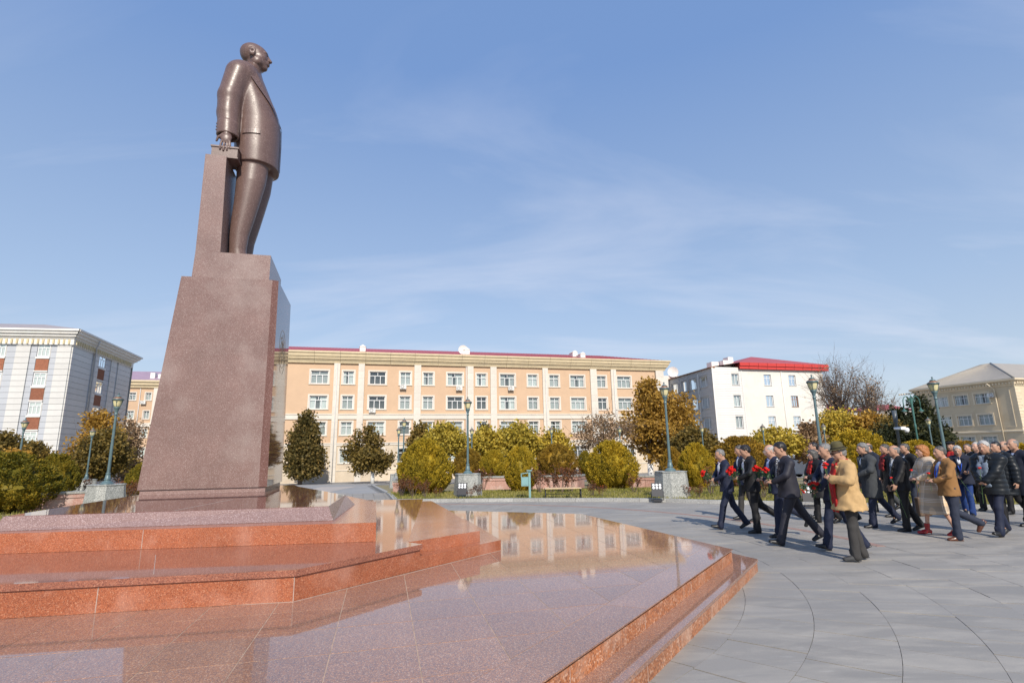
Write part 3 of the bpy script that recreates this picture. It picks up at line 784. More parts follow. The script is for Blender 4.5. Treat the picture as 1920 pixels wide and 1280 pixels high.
m_peach = plain('peach_stucco', (.575, .40, .262), .85, .05, .8, bmp=.15, bscale=25, dirt=((.58, .40, .28), .25, .4))
m_corn = plain('sand_cornice', (.62, .51, .33), .6, .08, 1.5, dirt=((.50, .42, .30), .8, .4))
m_redroof = plain('red_metal_roof', (.40, .07, .07), .45, .1, 1)
m_mauve = plain('mauve_metal_roof', (.36, .25, .31), .45, .1, 1)
m_white = plain('white_paint', (.78, .76, .71), .7, .05, 1.5, dirt=((.62, .57, .48), .5, .35))
m_grey = plain('grey_plastic', (.55, .55, .54), .5, .05); m_dark = plain('dark_grey', (.035, .035, .04), .5, .1)
m_acw = plain('ac_casing', (.66, .65, .61), .5, .06)
m_pipe = plain('rain_pipe', (.60, .59, .57), .45, .05)

class Facade:
    """a wall plane: s runs along it, z up, o outward towards the square; parent object sits at the corner"""
    def __init__(F, par, A, d, flip=False):
        F.par = par; F.A = np.array([A[0], A[1]], float); F.d = np.array(d[:2], float)/np.linalg.norm(d[:2]); d = F.d
        n = np.array([d[1], -d[0]]); 
        if n @ (-F.A) < 0: n = -n
        F.n = n; F.flip = (d[0]*n[1]-d[1]*n[0]) < 0
    def T(F, s, o, z): p = F.A+F.d*s+F.n*o; return (p[0]-F.par.location[0], p[1]-F.par.location[1], z-F.par.location[2])
    def box(F, name, s0, s1, o0, o1, z0, z1, mat, par=None):
        o = MB().box(s0, s1, o0, o1, z0, z1, T=F.T).build(name, mat, par or F.par); return o
    def bar(F, mb, *a): mb.box(*a, T=F.T)
    def M(F, s, z):   # matrix for shared-mesh pieces: local x along wall, y outward, z up
        p = F.T(s, 0, z); d, n = F.d, F.n
        return Matrix(((d[0], n[0], 0, p[0]), (d[1], n[1], 0, p[1]), (0, 0, 1, p[2]), (0, 0, 0, 1)))
    def wall(F, name, s0, s1, z0, z1, holes, mat, depth=.16, o=0.0):
        """wall face with window openings and their reveals"""
        S = sorted({s0, s1, *[h[0] for h in holes], *[h[1] for h in holes]}); Z = sorted({z0, z1, *[h[2] for h in holes], *[h[3] for h in holes]})
        S = [v for v in S if s0 <= v <= s1]; Z = [v for v in Z if z0 <= v <= z1]
        mb = MB()
        for a, b in zip(S[:-1], S[1:]):
            run = None
            for c, d in zip(Z[:-1], Z[1:]):
                mid = ((a+b)/2, (c+d)/2)
                hole = any(h[0] < mid[0] < h[1] and h[2] < mid[1] < h[3] for h in holes)
                if not hole: mb.add([F.T(a, o, c), F.T(b, o, c), F.T(b, o, d), F.T(a, o, d)], [(0, 1, 2, 3)])
        for h in holes:
            a, b, c, d = h[:4]; i = o-depth
            for q in (((a, o, c), (a, i, c), (a, i, d), (a, o, d)), ((b, o, c), (b, o, d), (b, i, d), (b, i, c)), ((a, o, c), (b, o, c), (b, i, c), (a, i, c)), ((a, o, d), (a, i, d), (b, i, d), (b, o, d))):
                mb.add([F.T(*p) for p in q], [(0, 1, 2, 3)])
        return mb.build(name, mat, F.par)
WCACHE = {}
def window(F, s0, s1, z0, z1, style='A', inset_=.12, mat=None, surround=None, sill=True, o=0.0, open_=False, detail=True, smat=None):
    w, h = round(s1-s0, 2), round(z1-z0, 2); key = (w, h, style, mat.name if mat else '', surround, sill, F.flip, smat.name if smat else '')
    mat = mat or m_pvc
    if key not in WCACHE:
        fr = MB(); t = .075; e = .05; y0, y1 = -e, 0.0
        def b(x0, x1, z0_, z1_, ya=y0, yb=y1): fr.box(x0, x1, ya, yb, z0_, z1_)
        b(0, w, 0, t); b(0, w, h-t, h); b(0, t, t, h-t); b(w-t, w, t, h-t)
        tz = h*.66
        if style in 'ABC': b(t, w-t, tz, tz+.06)
        if style == 'A':
            for x in (w/3, 2*w/3): b(x-.035, x+.035, t, tz, y0, y1-.004)
            b(w/2-.03, w/2+.03, tz+.06, h-t)
        if style == 'B':
            b(w/2-.035, w/2+.035, t, tz, y0, y1-.004); b(w/2-.03, w/2+.03, tz+.06, h-t)
        if style == 'C':
            for x in (w/3, 2*w/3): b(x-.03, x+.03, t, tz, y0, y1-.004); b(x-.03, x+.03, tz+.06, h-t)
        if style == 'D': b(w/2-.035, w/2+.035, t, h-t)
        if style == 'E': b(w/3-.035, w/3+.035, t, h-t)
        fm = fr.mesh('window', [mat])
        pm = MB().add([(t, -.03, t), (w-t, -.03, t), (w-t, -.03, h-t), (t, -.03, h-t)], [(0, 1, 2, 3)]).mesh('pane', [m_glass])
        cur = MB(); k = max(6, int(w/.12)); xs = [t+(w-2*t)*i/k for i in range(k+1)]
        vs = [(x, -.16-.035*(i % 2), zz_) for zz_ in (.03, h-.03) for i, x in enumerate(xs)]
        cur.add(vs, [(i, i+1, k+2+i, k+1+i) for i in range(k)], 0, False); cm = cur.mesh('curtain', [m_curt])
        cur2 = MB()
        for lo, hi in ((0, int(k*.36)), (int(k*.62), k)):
            cur2.add([vs[i] for i in range(lo, hi+1)]+[vs[k+1+i] for i in range(lo, hi+1)], [(i, i+1, hi-lo+2+i, hi-lo+1+i) for i in range(hi-lo)])
        cm2 = cur2.mesh('curtain', [m_curt])
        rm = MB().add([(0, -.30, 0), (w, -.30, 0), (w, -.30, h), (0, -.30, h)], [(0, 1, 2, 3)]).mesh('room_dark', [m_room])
        sm = None
        if surround:
            q = MB(); g = surround; f = .045
            q.box(-g, 0, 0, f, -g*.2, h+g); q.box(w, w+g, 0, f, -g*.2, h+g); q.box(0, w, 0, f, h, h+g)
            if sill: q.box(-g*1.15, w+g*1.15, 0, f+.06, -g*.55, -g*.2)
            sm = q.mesh('surround', [smat or m_stone])
        WCACHE[key] = (fm, pm, cm, cm2, rm, sm)
    fm, pm, cm, cm2, rm, sm = WCACHE[key]
    ob = link('window', fm, F.par); Mx = F.M(s0, z0) @ Matrix.Translation((0, o-inset_, 0)); ob.matrix_local = Mx
    link('pane', pm, ob)
    r = random.random()
    link('curtain', cm if r < .5 else cm2, ob) if r < .88 else None
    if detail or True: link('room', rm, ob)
    if sm:
        so = link('surround', sm, ob); so.location = (0, inset_, 0)
    return ob
def profile_run(F, name, s0, s1, prof, mat, caps=True, par=None, miter=(0, 0)):
    """prof: (o, z) outline extruded along the wall; miter lengthens each end with o"""
    mb = MB(); n = len(prof)
    vs = [F.T(s0-miter[0]*o, o, z) for o, z in prof]+[F.T(s1+miter[1]*o, o, z) for o, z in prof]
    fs = [(i, (i+1) % n, n+(i+1) % n, n+i) for i in range(n)]
    if caps: fs += [tuple(range(n))[::-1], tuple(range(n, 2*n))]
    if F.flip: fs = [f[::-1] for f in fs]
    mb.add(vs, fs); return mb.build(name, mat, par or F.par)
def ac_unit(F, s, z, label, group='air conditioners on the walls', w=.80, h=.56):
    e = empty('air_conditioner', (0, 0, 0), 0, label, 'air conditioner', group)
    p = F.A+F.d*s+F.n*.06; d, n = F.d, F.n
    e.matrix_world = Matrix(((d[0], n[0], 0, p[0]), (d[1], n[1], 0, p[1]), (0, 0, 1, z), (0, 0, 0, 1)))
    MB().box(-w/2, w/2, .12, .40, 0, h).build('casing', m_acw, e)
    mb = MB(); c = -w*.12; r = h*.40
    pts = [(c+r*cos(a*pi/10), .405, h/2+r*sin(a*pi/10)) for a in range(20)]; pin = [(c+r*.82*cos(a*pi/10), .412, h/2+r*.82*sin(a*pi/10)) for a in range(20)]
    mb.add(pts+pin, [(i, (i+1) % 20, 20+(i+1) % 20, 20+i) for i in range(20)]); mb.build('fan_ring', m_dark, e)
    mb = MB()
    for k in range(5):
        a = k*2*pi/5; q = [(c+rr*cos(a+da), .408, h/2+rr*sin(a+da)) for rr, da in ((.03, 0), (r*.78, -.05), (r*.78, .55), (.03, .4))]; mb.add(q, [(0, 1, 2, 3)])
    mb.build('fan', m_grey, e)
    mb = MB(); 
    for x in (-w*.35, w*.35): mb.box(x-.02, x+.02, -.05, .42, -.05, 0)
    mb.build('bracket', m_grey, e); return e

# ---------------------------------------------------------------- the long peach apartment block
def peach_block():
    A = (-27.51, 64.0); d = (.966, .258)
    b = empty('apartment_block', (-2, 70.8, -1.6), 0, 'long peach and travertine apartment block with a sand cornice and red roof', 'building')
    F = Facade(b, A, d); L = 51.2; s_l = -6.0
    cols = [(-2.95, -1.6, 'B'), (2.8, 4.85, 'A'), (6.58, 7.9, 'B'), (9.78, 11.78, 'A'), (13.58, 14.9, 'B'), (16.48, 17.8, 'B'), (19.62, 21.64, 'A'), (23.5, 24.84, 'B'), (26.72, 28.76, 'A'), (30.6, 31.97, 'B'), (33.7, 35.07, 'B'), (36.77, 38.83, 'A'), (40.78, 42.13, 'B'), (43.88, 45.98, 'A')]
    rows = [(10.18, 11.80), (7.08, 8.70), (3.92, 5.50), (.58, 2.20)]
    holes = [(a, c, z0, z1) for a, c, _ in cols for z0, z1 in rows]
    F.wall('stucco_wall', s_l, L-1.3, 2.95, 12.75, [h for h in holes if h[2] > 3], m_peach)
    F.wall('stone_wall', s_l, L, -.30, 2.95, [h for h in holes if h[2] < 3], m_stone2, o=.06, depth=.22)
    # travertine facing slabs on the lowest storey, laid in courses
    fm = {}
    cz = [-.28, .22, .58, 1.12, 1.66, 2.20, 2.62]
    for zi, (z0, z1) in enumerate(zip(cz[:-1], cz[1:])):
        s = s_l+(.5 if zi % 2 else 0)
        while s < L-1.7:
            w = 1.15; s1 = s+w
            hs = [h for h in holes if h[2] < 3 and h[0]-.2 < s1 and h[1]+.2 > s and h[2] < z1 and h[3] > z0]
            if not hs and not any(p0-.1 < s1 and p1+.1 > s for p0, p1 in [(5.5, 6.25), (8.4, 9.2), (15.3, 16.2), (22.2, 23.1), (25.3, 26.2), (32.6, 33.5), (39.7, 40.7), (42.85, 43.7)]) and random.random() < .93:
                key = round(z1-z0, 2)
                if key not in fm: fm[key] = MB().box(.008, w-.008, 0, .012, .008, z1-z0-.008).mesh('facing_slab', m_stone2)
                o = link('facing_slab', fm[key], b); o.matrix_local = F.M(s, z0) @ Matrix.Translation((0, .06, 0))
            s += w
    s = s_l
    while s < L:
        w = 2.4
        MBm = MB().box(s+.008, min(s+w, L)-.008, .0, .16, -1.9, -.33, T=F.T).build('plinth_slab', m_stone2, b); s += w
    F.box('plinth_cap', s_l, L+.05, .0, .22, -.33, -.25, m_stone)
    F.box('basement_core', s_l, L-.02, -.5, .0, -1.9, -.30, m_stone2)
    # pilasters, in courses
    pm = {}
    for p0, p1 in [(5.5, 5.85), (5.87, 6.22), (8.42, 9.16), (15.34, 16.2), (22.24, 23.06), (25.36, 26.2), (32.66, 33.05), (33.07, 33.44), (39.7, 40.66), (42.86, 43.25), (43.27, 43.66), (49.95, 51.2)]:
        z = -1.7; 
        while z < 12.8:
            zt = min(z+.9, 12.82); key = (round(p1-p0, 2), round(zt-z, 2))
            if key not in pm: pm[key] = MB().box(0, p1-p0, -.02, .26, .004, zt-z-.004).mesh('pilaster_block', m_stone)
            o = link('pilaster_block', pm[key], b); o.matrix_local = F.M(p0, z); z += .9
    for i, (p0, p1) in enumerate([(s_l, 5.5), (6.22, 8.42), (9.16, 15.34), (16.2, 22.24), (23.06, 25.36), (26.2, 32.66), (33.44, 39.7), (40.66, 42.86), (43.66, 49.95)]):
        profile_run(F, 'string_course', p0, p1, [(0, 5.78), (.14, 5.84), (.14, 6.36), (.22, 6.40), (.22, 6.50), (0, 6.52)], m_stone)
        profile_run(F, 'lower_band', p0, p1, [(0, 2.64), (.14, 2.66), (.14, 2.86), (.20, 2.90), (.20, 2.98), (0, 3.0)], m_stone)
    for a, c, st in cols:
        for k, (z0, z1) in enumerate(rows):
            window(F, a, c, z0, z1, st, surround=.19, o=.0 if z0 > 3 else .06)
    # stepped sand-coloured cornice in lengths
    prof = [(0, 12.72), (.26, 12.74), (.30, 12.92), (.38, 13.0), (.38, 13.10), (.55, 13.18), (.62, 13.34), (.62, 13.42), (.74, 13.50), (.80, 13.70), (.80, 13.80), (.95, 13.95), (.95, 14.14), (0, 14.16)]
    s = s_l
    while s < L:
        e = min(s+3.05, L); last = e >= L-.01
        profile_run(F, 'cornice_length', s+.012, e-.012 if not last else e, prof, m_corn, miter=(0, 1 if last else 0)); s += 3.05
    Fe = Facade(b, (A[0]+F.d[0]*L, A[1]+F.d[1]*L), (-F.d[1], F.d[0])); Fe.n = F.d.copy(); Fe.flip = (Fe.d[0]*Fe.n[1]-Fe.d[1]*Fe.n[0]) < 0
    profile_run(Fe, 'cornice_return', 0, 13, prof, m_corn, miter=(1, 0))
    Fe.box('end_wall', .0, 13, -.3, -.0, -1.9, 12.8, m_stone)
    Fb = Facade(b, A, d); 
    F.box('rear_wall', s_l, L-.4, -13, -12.7, -1.9, 14.0, m_peach)
    # hipped red roof, ribs pressed into the sheet
    q = lambda s, o, z: F.T(s, o, z)
    mb = MB(); z0, z1 = 14.17, 15.85
    V = [q(s_l, .6, z0), q(L+.6, .6, z0), q(L+.6, -13, z0), q(s_l, -13, z0), q(s_l, -6, z1), q(L-7, -6, z1)]
    mb.add(V, [(0, 1, 5, 4), (1, 2, 5), (2, 3, 4, 5)]); mb.build('roof', m_redroof, b)
    rb = MB()
    for i in range(140):
        s = s_l+i*.42; t = min(1, (L+.6-s)/7.6)
        if t > .02: rb.tube([q(s, .6, z0+.01), q(s, .6-6.6*t, z0+.01+(z1-z0)*t)], .02, 4, cap=False)
    o = rb.build('roof_ribs', m_redroof, b); o['kind'] = 'stuff'
    for s, o0, h in ((8.8, -.9, 15.15), (22.4, -.9, 15.2), (39.2, -.9, 15.1), (38.6, -2.4, 15.6)):
        c = MB(); c.box(s-.36, s+.36, o0-1.4, o0, 14.0, h, T=F.T); c.build('chimney', m_white, b)
        pr = MB(); pr.add([F.T(s-.42, o0+.05, h), F.T(s+.42, o0+.05, h), F.T(s, o0+.05, h+.28), F.T(s-.42, o0-1.5, h), F.T(s+.42, o0-1.5, h), F.T(s, o0-1.5, h+.28)], [(0, 1, 2), (0, 2, 5, 3), (1, 4, 5, 2), (3, 5, 4)]); pr.build('chimney_cap', m_white, b)
    for s in (5.86, 33.06, 43.26): MB().tube([F.T(s, .34, -1.5), F.T(s, .34, 12.7)], .055, 8).build('downpipe', m_pipe, b)
    for s in (22.1,): MB().tube([F.T(s, .16, -1.5), F.T(s, .16, 12.7)], .055, 8).build('downpipe', m_pipe, b)
    # plants on one sill
    return F
FP = peach_block()
for s, z, l in ((13.95, 9.62, 'under the fourth top window from the pedestal'), (21.15, 9.52, 'under the sixth top window, above the middle lamp'), (10.25, 6.62, 'on the second row, left part'), (28.15, 9.60, 'under the wide top window, above the bin'), (44.5, 3.1, 'low behind the bare bush, far right end')):
    ac_unit(FP, s, z, 'air conditioner on the peach wall '+l)
def dish(p, r, az, label, pole=.5):
    e = empty('satellite_dish', p, az, label, 'satellite dish')
    mb = MB(); n = 20; rings = [(0.001, 0), (r*.35, .03*r), (r*.7, .13*r), (r, .27*r)]
    vs = [(-dz*1.0-.0, rr*cos(2*pi*j/n), pole+r*.8+rr*sin(2*pi*j/n)) for rr, dz in rings for j in range(n)]
    vs = [(x*-1 if False else -x, y, z) for x, y, z in vs]
    vb = [(x-.03, y, z) for x, y, z in vs]
    k = len(rings); fs = [(i*n+j, i*n+(j+1) % n, (i+1)*n+(j+1) % n, (i+1)*n+j) for i in range(k-1) for j in range(n)]
    mb.add(vs, fs, 0, True); mb.add(vb, [f[::-1] for f in fs], 0, True)
    mb.build('reflector', m_white, e)
    MB().tube([(0, 0, 0), (-.05, 0, pole+r*.6)], .04, 8).build('mast', m_grey, e)
    MB().tube([(.25*r, 0, pole+r*.8-r*.9), (r*1.05, 0, pole+r*.8)], .018, 6).build('feed_arm', m_dark, e); return e
pd = FP.A+FP.d*21.9+FP.n*-1.2
dish((pd[0], pd[1], 14.35), .62, -pi/2+.1, 'large white satellite dish beside a chimney on the red roof of the peach block', .35)

# ---------------------------------------------------------------- farther peach wing seen beside the pedestal
def far_wing():
    A = (-65.71, 90.0); b = empty('apartment_wing', (-53, 94, -1.8), 0, 'farther peach apartment wing with mauve roof, left of the pedestal', 'building')
    F = Facade(b, A, (.966, .258)); L = 30
    cols = [(.42, 1.45, 'B'), (2.9, 3.75, 'D')]+[(5.5+i*3.3, 6.9+i*3.3, 'B') for i in range(7)]; rows = [(11.2, 12.5), (8.05, 9.4), (4.95, 6.35), (1.8, 3.2)]
    holes = [(a, c, z0, z1) for a, c, _ in cols for z0, z1 in rows]
    F.wall('stucco_wall', -8, L, -1.9, 13.4, holes, m_peach)
    for a, c, st in cols:
        for z0, z1 in rows: window(F, a, c, z0, z1, st, surround=.16)
    for p0, p1 in ((4.15, 5.0), (11.4, 12.2), (18.5, 19.3)): F.box('pilaster', p0, p1, 0, .3, -1.9, 13.3, m_stone)
    F.box('string_course', -8, 4.15, 0, .18, 6.75, 7.4, m_stone); F.box('string_course', 5.0, L, 0, .18, 6.75, 7.4, m_stone)
    profile_run(F, 'cornice', -8, L, [(0, 13.3), (.3, 13.35), (.35, 13.6), (.6, 13.8), (.62, 14.1), (.85, 14.3), (.85, 14.6), (0, 14.6)], m_corn)
    q = F.T; V = [q(-8, .5, 14.62), q(L, .5, 14.62), q(L, -12, 14.62), q(-8, -12, 14.62), q(-8, -6, 17), q(L, -6, 17)]
    MB().add(V, [(0, 1, 5, 4), (2, 3, 4, 5), (1, 2, 5), (0, 4, 3)]).build('roof', m_mauve, b)
    MB().box(2.9, 3.6, -2, -1, 14.3, 16.1, T=F.T).build('chimney', m_white, b)
    MB().box(4.1, 5.1, -2.4, -1, 14.3, 15.9, T=F.T).build('chimney', m_white, b)
    MB().tube([F.T(2.1, .1, 13.3), F.T(2.1, .1, 7.3), F.T(1.7, .1, 6.2), F.T(1.6, .1, -1)], .06, 6).build('downpipe', m_pipe, b)
    F.box('rear_wall', -8, L, -12.3, -12, -1.9, 14.5, m_peach); return F
FW = far_wing()
ac_unit(FW, 2.75, 10.55, 'white air conditioner beside a window of the farther wing, left of the pedestal')

# ---------------------------------------------------------------- white panelled block at the left edge
m_wpan = plain('white_wall_panel', (.62, .61, .58), .45, .05, 1.0, randobj=.07, dirt=((.60, .58, .53), .7, .4))
m_bpan = plain('blue_grey_panel', (.47, .49, .52), .45, .05, 1.0, randobj=.06)
m_gap = plain('dark_gap', (.11, .11, .11), .9, .1)
m_brick = plain('red_brick', (.37, .145, .08), .8, .2, 6, randobj=.25)
m_yell = plain('yellow_dentil', (.62, .52, .32), .6, .06, randobj=.1)
def panel_block():
    b = empty('panelled_block', (-52, 58, -1.8), 0, 'white panelled apartment block with red brick spandrels and heavy cornice', 'building')
    A = np.array([-47.38, 56.0]); df = np.array([-.985, -.17]); ds = np.array([-.29, .957])
    zt, zb = 13.75, -1.9; pc = {}
    bulk = {'w': MB(), 'b': MB()}
    def face(F, layout, L, wins):
        F.box('backing', 0, L, -.5, -.05, zb, zt+.4, m_gap)
        H = .615
        for (s0, s1, kind, o) in layout:
            mat = m_wpan if kind == 'w' else m_bpan
            z = zb; k = 0
            while z < zt:
                z1 = min(z+H, zt)
                if (F.d[0] < -.9 and s0 > 7.3) or z < 1.4:
                    bulk[kind].box(s0+.012, s1-.012, -.06, o, z+.014, z1-.014, T=F.T); z += H; continue
                key = (round(s1-s0, 2), round(z1-z, 2), kind, F.flip, round(o, 2))
                if key not in pc: pc[key] = MB().box(.012, s1-s0-.012, -.06, o, .014, z1-z-.014).mesh('wall_panel', mat)
                ob = link('wall_panel', pc[key], b); ob.matrix_local = F.M(s0, z); z += H
        for s0, s1 in wins:
            F.box('window_bay', s0, s1, -.08, -.045, zb, zt, m_white)
            for zz0, zz1 in ((12.36, 13.72), (9.24, 10.62), (6.2, 7.58), (3.1, 4.5), (0., 1.4)):
                window(F, s0+.04, s1-.04, zz0, zz1, 'A', inset_=-.02, o=.0, surround=None)
                F.box('sill', s0-.03, s1+.03, -.05, .12, zz0-.22, zz0-.02, m_white)
                # brick courses of the spandrel, built brick by brick
                zc = zz0-.26; n = 0
                bw = .26
                top = zz0-.24; bot = zz0-1.50
                F.box('spandrel_core', s0+.02, s1-.02, -.045, .025, bot, top, m_brick)
                if (s1-s0) > 1 and zz0 > 3 and s0 > 0:
                    nb = MB(); z = bot
                    while z < top-.08:
                        s = s0+.04-(bw/2 if n % 2 else 0)
                        while s < s1-.04:
                            a_, c_ = max(s, s0+.03), min(s+bw-.02, s1-.03)
                            if c_-a_ > .04: nb.box(a_, c_, .025, .045, z+.012, z+.09, T=F.T)
                            s += bw
                        z += .1; n += 1
                    o = nb.build('brick_course', m_brick, b); o['kind'] = 'stuff'
                F.box('spandrel_ledge', s0-.02, s1+.02, -.05, .10, bot-.12, bot, m_white)
    Ff = Facade(b, A, df); Fs = Facade(b, A, ds); Fs.n = np.array([.957, .29]); Fs.flip = (Fs.d[0]*Fs.n[1]-Fs.d[1]*Fs.n[0]) < 0
    lay = []; wins = []
    s = 0
    lay += [(.0, 1.35, 'w', .10), (1.35, 1.95, 'b', .0)]; wins += [(1.98, 3.22)]
    for k in range(3):
        o = k*4.15
        lay += [(3.25+o, 3.85+o, 'b', .0), (3.85+o, 5.2+o, 'w', .10), (5.2+o, 6.1+o-.0, 'b', .0)]; wins += [(6.13+o, 7.37+o)]
    face(Ff, lay, 14, wins)
    face(Fs, [(.02, 4.6, 'w', .10), (4.6, 5.1, 'b', .02), (5.1, 6.5, 'w', .10), (8.5, 9.9, 'b', .02), (9.9, 11.5, 'w', .10), (11.5, 12.0, 'b', .02), (12.0, 16.1, 'w', .10)], 16.2, [(6.55, 8.45)])
    for k_, m_ in (('w', m_wpan), ('b', m_bpan)): bulk[k_].build('wall_panel_field', m_, b)['kind'] = 'stuff'
    prof = [(.08, 13.62), (.22, 13.66), (.22, 14.26), (.30, 14.30), (.30, 14.40), (.55, 14.52), (.55, 14.66), (.80, 14.80), (.80, 14.96), (1.0, 15.06), (1.0, 15.24), (0, 15.26)]
    profile_run(Ff, 'cornice', 0, 14, prof, m_white, miter=(1, 0)); profile_run(Fs, 'cornice', 0, 16.2, prof, m_white, miter=(1, 1))
    dm = MB().box(0, .17, .22, .34, 13.72, 14.2).mesh('dentil', m_yell)
    for F, n in ((Ff, 28), (Fs, 32)):
        for i in range(n): o = link('dentil', dm, b); o.matrix_local = F.M(.12+i*.49, 0)
    MB().tube([Fs.T(4.0, .9, 14.9), Fs.T(4.4, .5, 14.2), Fs.T(5.1, .22, 13.5), Fs.T(5.3, .2, -1.6)], .075, 8).build('downpipe', m_bpan, b)
    p = lambda s, t, z: (A[0]+df[0]*s+ds[0]*t-b.location[0], A[1]+df[1]*s+ds[1]*t-b.location[1], z-b.location[2])
    V = [p(-.9, -.9, 15.27), p(15, -.9, 15.27), p(15, 17.8, 15.27), p(-.9, 17.8, 15.27), p(6, 6, 17.2), p(15, 6, 17.2), p(6, 11, 17.2), p(15, 11, 17.2)]
    mt = plain('grey_tile_roof', (.34, .30, .30), .6, .15, 2)
    MB().add(V, [(0, 1, 5, 4), (0, 4, 6, 3), (3, 6, 7, 2), (4, 5, 7, 6)]).build('roof', mt, b)
    MB().add([p(13.5, 0, zb), p(13.5, 17, zb), p(13.5, 17, 15.2), p(13.5, 0, 15.2)], [(0, 1, 2, 3)]).build('far_wall', m_wpan, b)
    MB().add([p(0, 17, zb), p(14, 17, zb), p(14, 17, 15.2), p(0, 17, 15.2)], [(0, 1, 2, 3)]).build('rear_wall', m_wpan, b)
    return Ff, Fs
LF_, LS_ = panel_block()

# ---------------------------------------------------------------- white block with red roof on the right
m_siding = plain('grey_siding', (.50, .49, .48), .5, .05, 1, randobj=.05); m_wsid = plain('white_siding', (.71, .69, .65), .5, .04, 1, randobj=.04)
m_plaster = plain('stained_white_plaster', (.70, .67, .61), .85, .05, .5, bmp=.3, bscale=8, dirt=((.60, .54, .42), .35, .65))
def white_block():
    b = empty('white_block', (36, 78, -1.8), 0, 'white plastered apartment block with a red hipped roof and sided left wall', 'building')
    A = np.array([27.98, 74.0]); Fs = Facade(b, A, (-.17, .985)); Fs.n = np.array([-.985, -.17]); Fs.flip = (Fs.d[0]*Fs.n[1]-Fs.d[1]*Fs.n[0]) < 0
    Ff = Facade(b, A, (.966, .26)); zb = -1.9
    rows = [(10.15, 11.72), (7.10, 8.68), (4.15, 5.75), (1.0, 2.6)]
    wf = [(3.1, 4.28, 'D'), (8.5, 9.72, 'B'), (12.78, 14.0, 'B')]
    hf = [(a, c, z0+.1, z1+.1) for a, c, _ in wf for z0, z1 in rows]
    Ff.wall('plaster_wall', 4.75, 18.9, zb, 12.6, hf, m_plaster)
    Ff.wall('sided_wall', 0, 4.72, zb, 12.75, hf, m_wsid, o=-.03)
    def siding(F, s0, s1, holes, mat, z0=zb, z1=12.6, h=.24):
        bm_ = {}; z = z0
        while z < z1:
            segs = [(s0, s1)]
            for hh in holes:
                if hh[2]-.05 < z+h and hh[3]+.05 > z:
                    ns = []
                    for a, c in segs:
                        if hh[1] <= a or hh[0] >= c: ns.append((a, c))
                        else:
                            if hh[0]-.05 > a: ns.append((a, hh[0]-.05))
                            if hh[1]+.05 < c: ns.append((hh[1]+.05, c))
                    segs = ns
            for a, c in segs:
                if c-a < .05: continue
                key = (round(c-a, 2), F.flip)
                if key not in bm_:
                    w = c-a; q = MB(); q.add([(0, -.02, 0), (w, -.02, 0), (w, .03, .006), (0, .03, .006), (0, 0, h), (w, 0, h)], [(0, 1, 2, 3), (3, 2, 5, 4)]); bm_[key] = q.mesh('siding_board', mat)
                ob = link('siding_board', bm_[key], b); ob.matrix_local = F.M(a, z)
            z += h
    siding(Ff, .12, 4.70, hf, m_wsid)
    ws = [(1.4, 3.55, 'A'), (4.5, 6.6, 'A'), (7.5, 9.1, 'D'), (10.4, 12.5, 'A')]
    hs = [(a, c, z0, z1) for a, c, _ in ws for z0, z1 in rows]
    Fs.wall('grey_wall', 0, 15, zb, 12.3, hs, m_siding, o=-.03)
    siding(Fs, .12, 14.9, hs, m_siding, h=.30)
    for F, w, h_ in ((Ff, wf, .1), (Fs, ws, 0)):
        for i, (a, c, st) in enumerate(w):
            for j, (z0, z1) in enumerate(rows):
                bro = F is Ff and i == 2 and j == 1
                window(F, a, c, z0+h_, z1+h_, 'C' if bro else ('D' if (F is Ff and (i == 0 or (i == 1 and j == 1))) else ('E' if F is Fs else st)), mat=m_brownfr if bro else None, surround=.05, smat=m_wsid if F is Ff else m_siding, sill=True)
    Ff.box('corner_trim', -.04, .12, -.04, .06, zb, 12.7, m_white); Ff.box('corner_trim', 4.70, 4.86, -.03, .07, zb, 12.6, m_wsid)
    Fs.box('vertical_trim', 3.9, 4.06, 0, .06, zb, 12.3, m_white); Fs.box('vertical_trim', 7.0, 7.1, 0, .06, zb, 12.3, m_siding); Fs.box('vertical_trim', 9.8, 9.9, 0, .06, zb, 12.3, m_siding)
    MB().tube([Ff.T(11.5, .08, 12.4), Ff.T(11.5, .08, -1)], .05, 6).build('downpipe', m_white, b)
    m_fas = plain('red_fascia', (.55, .05, .04), .35, .06)
    fm = MB().box(.02, 1.52, -.3, .55, 12.95, 13.42).mesh('fascia_panel', m_fas); f2 = MB().box(.02, 1.52, -.3, .42, 12.52, 12.92).mesh('fascia_panel', m_fas)
    for i in range(10):
        for q in (fm, f2): o = link('fascia_panel', q, b); o.matrix_local = Ff.M(4.3+i*1.55, 0)
    Ff.box('fascia_core', 4.32, 19.75, -.35, .35, 12.5, 13.38, plain('dark_red', (.25, .03, .03), .5))
    q = Ff.T; V = [q(4.3, .5, 13.43), q(19.8, .5, 13.43), q(19.8, -12, 13.43), q(4.3, -12, 13.43), q(10.9, -5.0, 15.35), q(10.9, -8.0, 15.35)]
    MB().add(V, [(0, 1, 4), (1, 2, 5, 4), (2, 3, 5), (3, 0, 4, 5)]).build('roof', m_redroof, b)
    Fs.box('roof_edge', -.05, 15, -.5, .25, 12.62, 12.74, m_brownfr)
    q2 = Fs.T; MB().add([q2(-.05, .2, 12.75), q2(15, .2, 12.75), q2(15, -6, 14.3), q2(-.05, -4.2, 13.4)], [(0, 1, 2, 3)]).build('side_roof', m_redroof, b)
    for (s0, s1, o0, h) in ((3.2, 4.3, -1.6, 14.05), (1.8, 3.0, -2.4, 13.9), (5.9, 6.8, -4, 15.0)): Ff.box('chimney', s0, s1, o0-1.2, o0, 12.6, h, m_white)
    Ff.box('right_wall', 18.6, 18.88, -13, -.02, zb, 12.6, m_plaster); Ff.box('rear_wall', -1, 18.6, -13.2, -13, zb, 13.3, m_plaster)
    return Ff, Fs
WF_, WS_ = white_block()
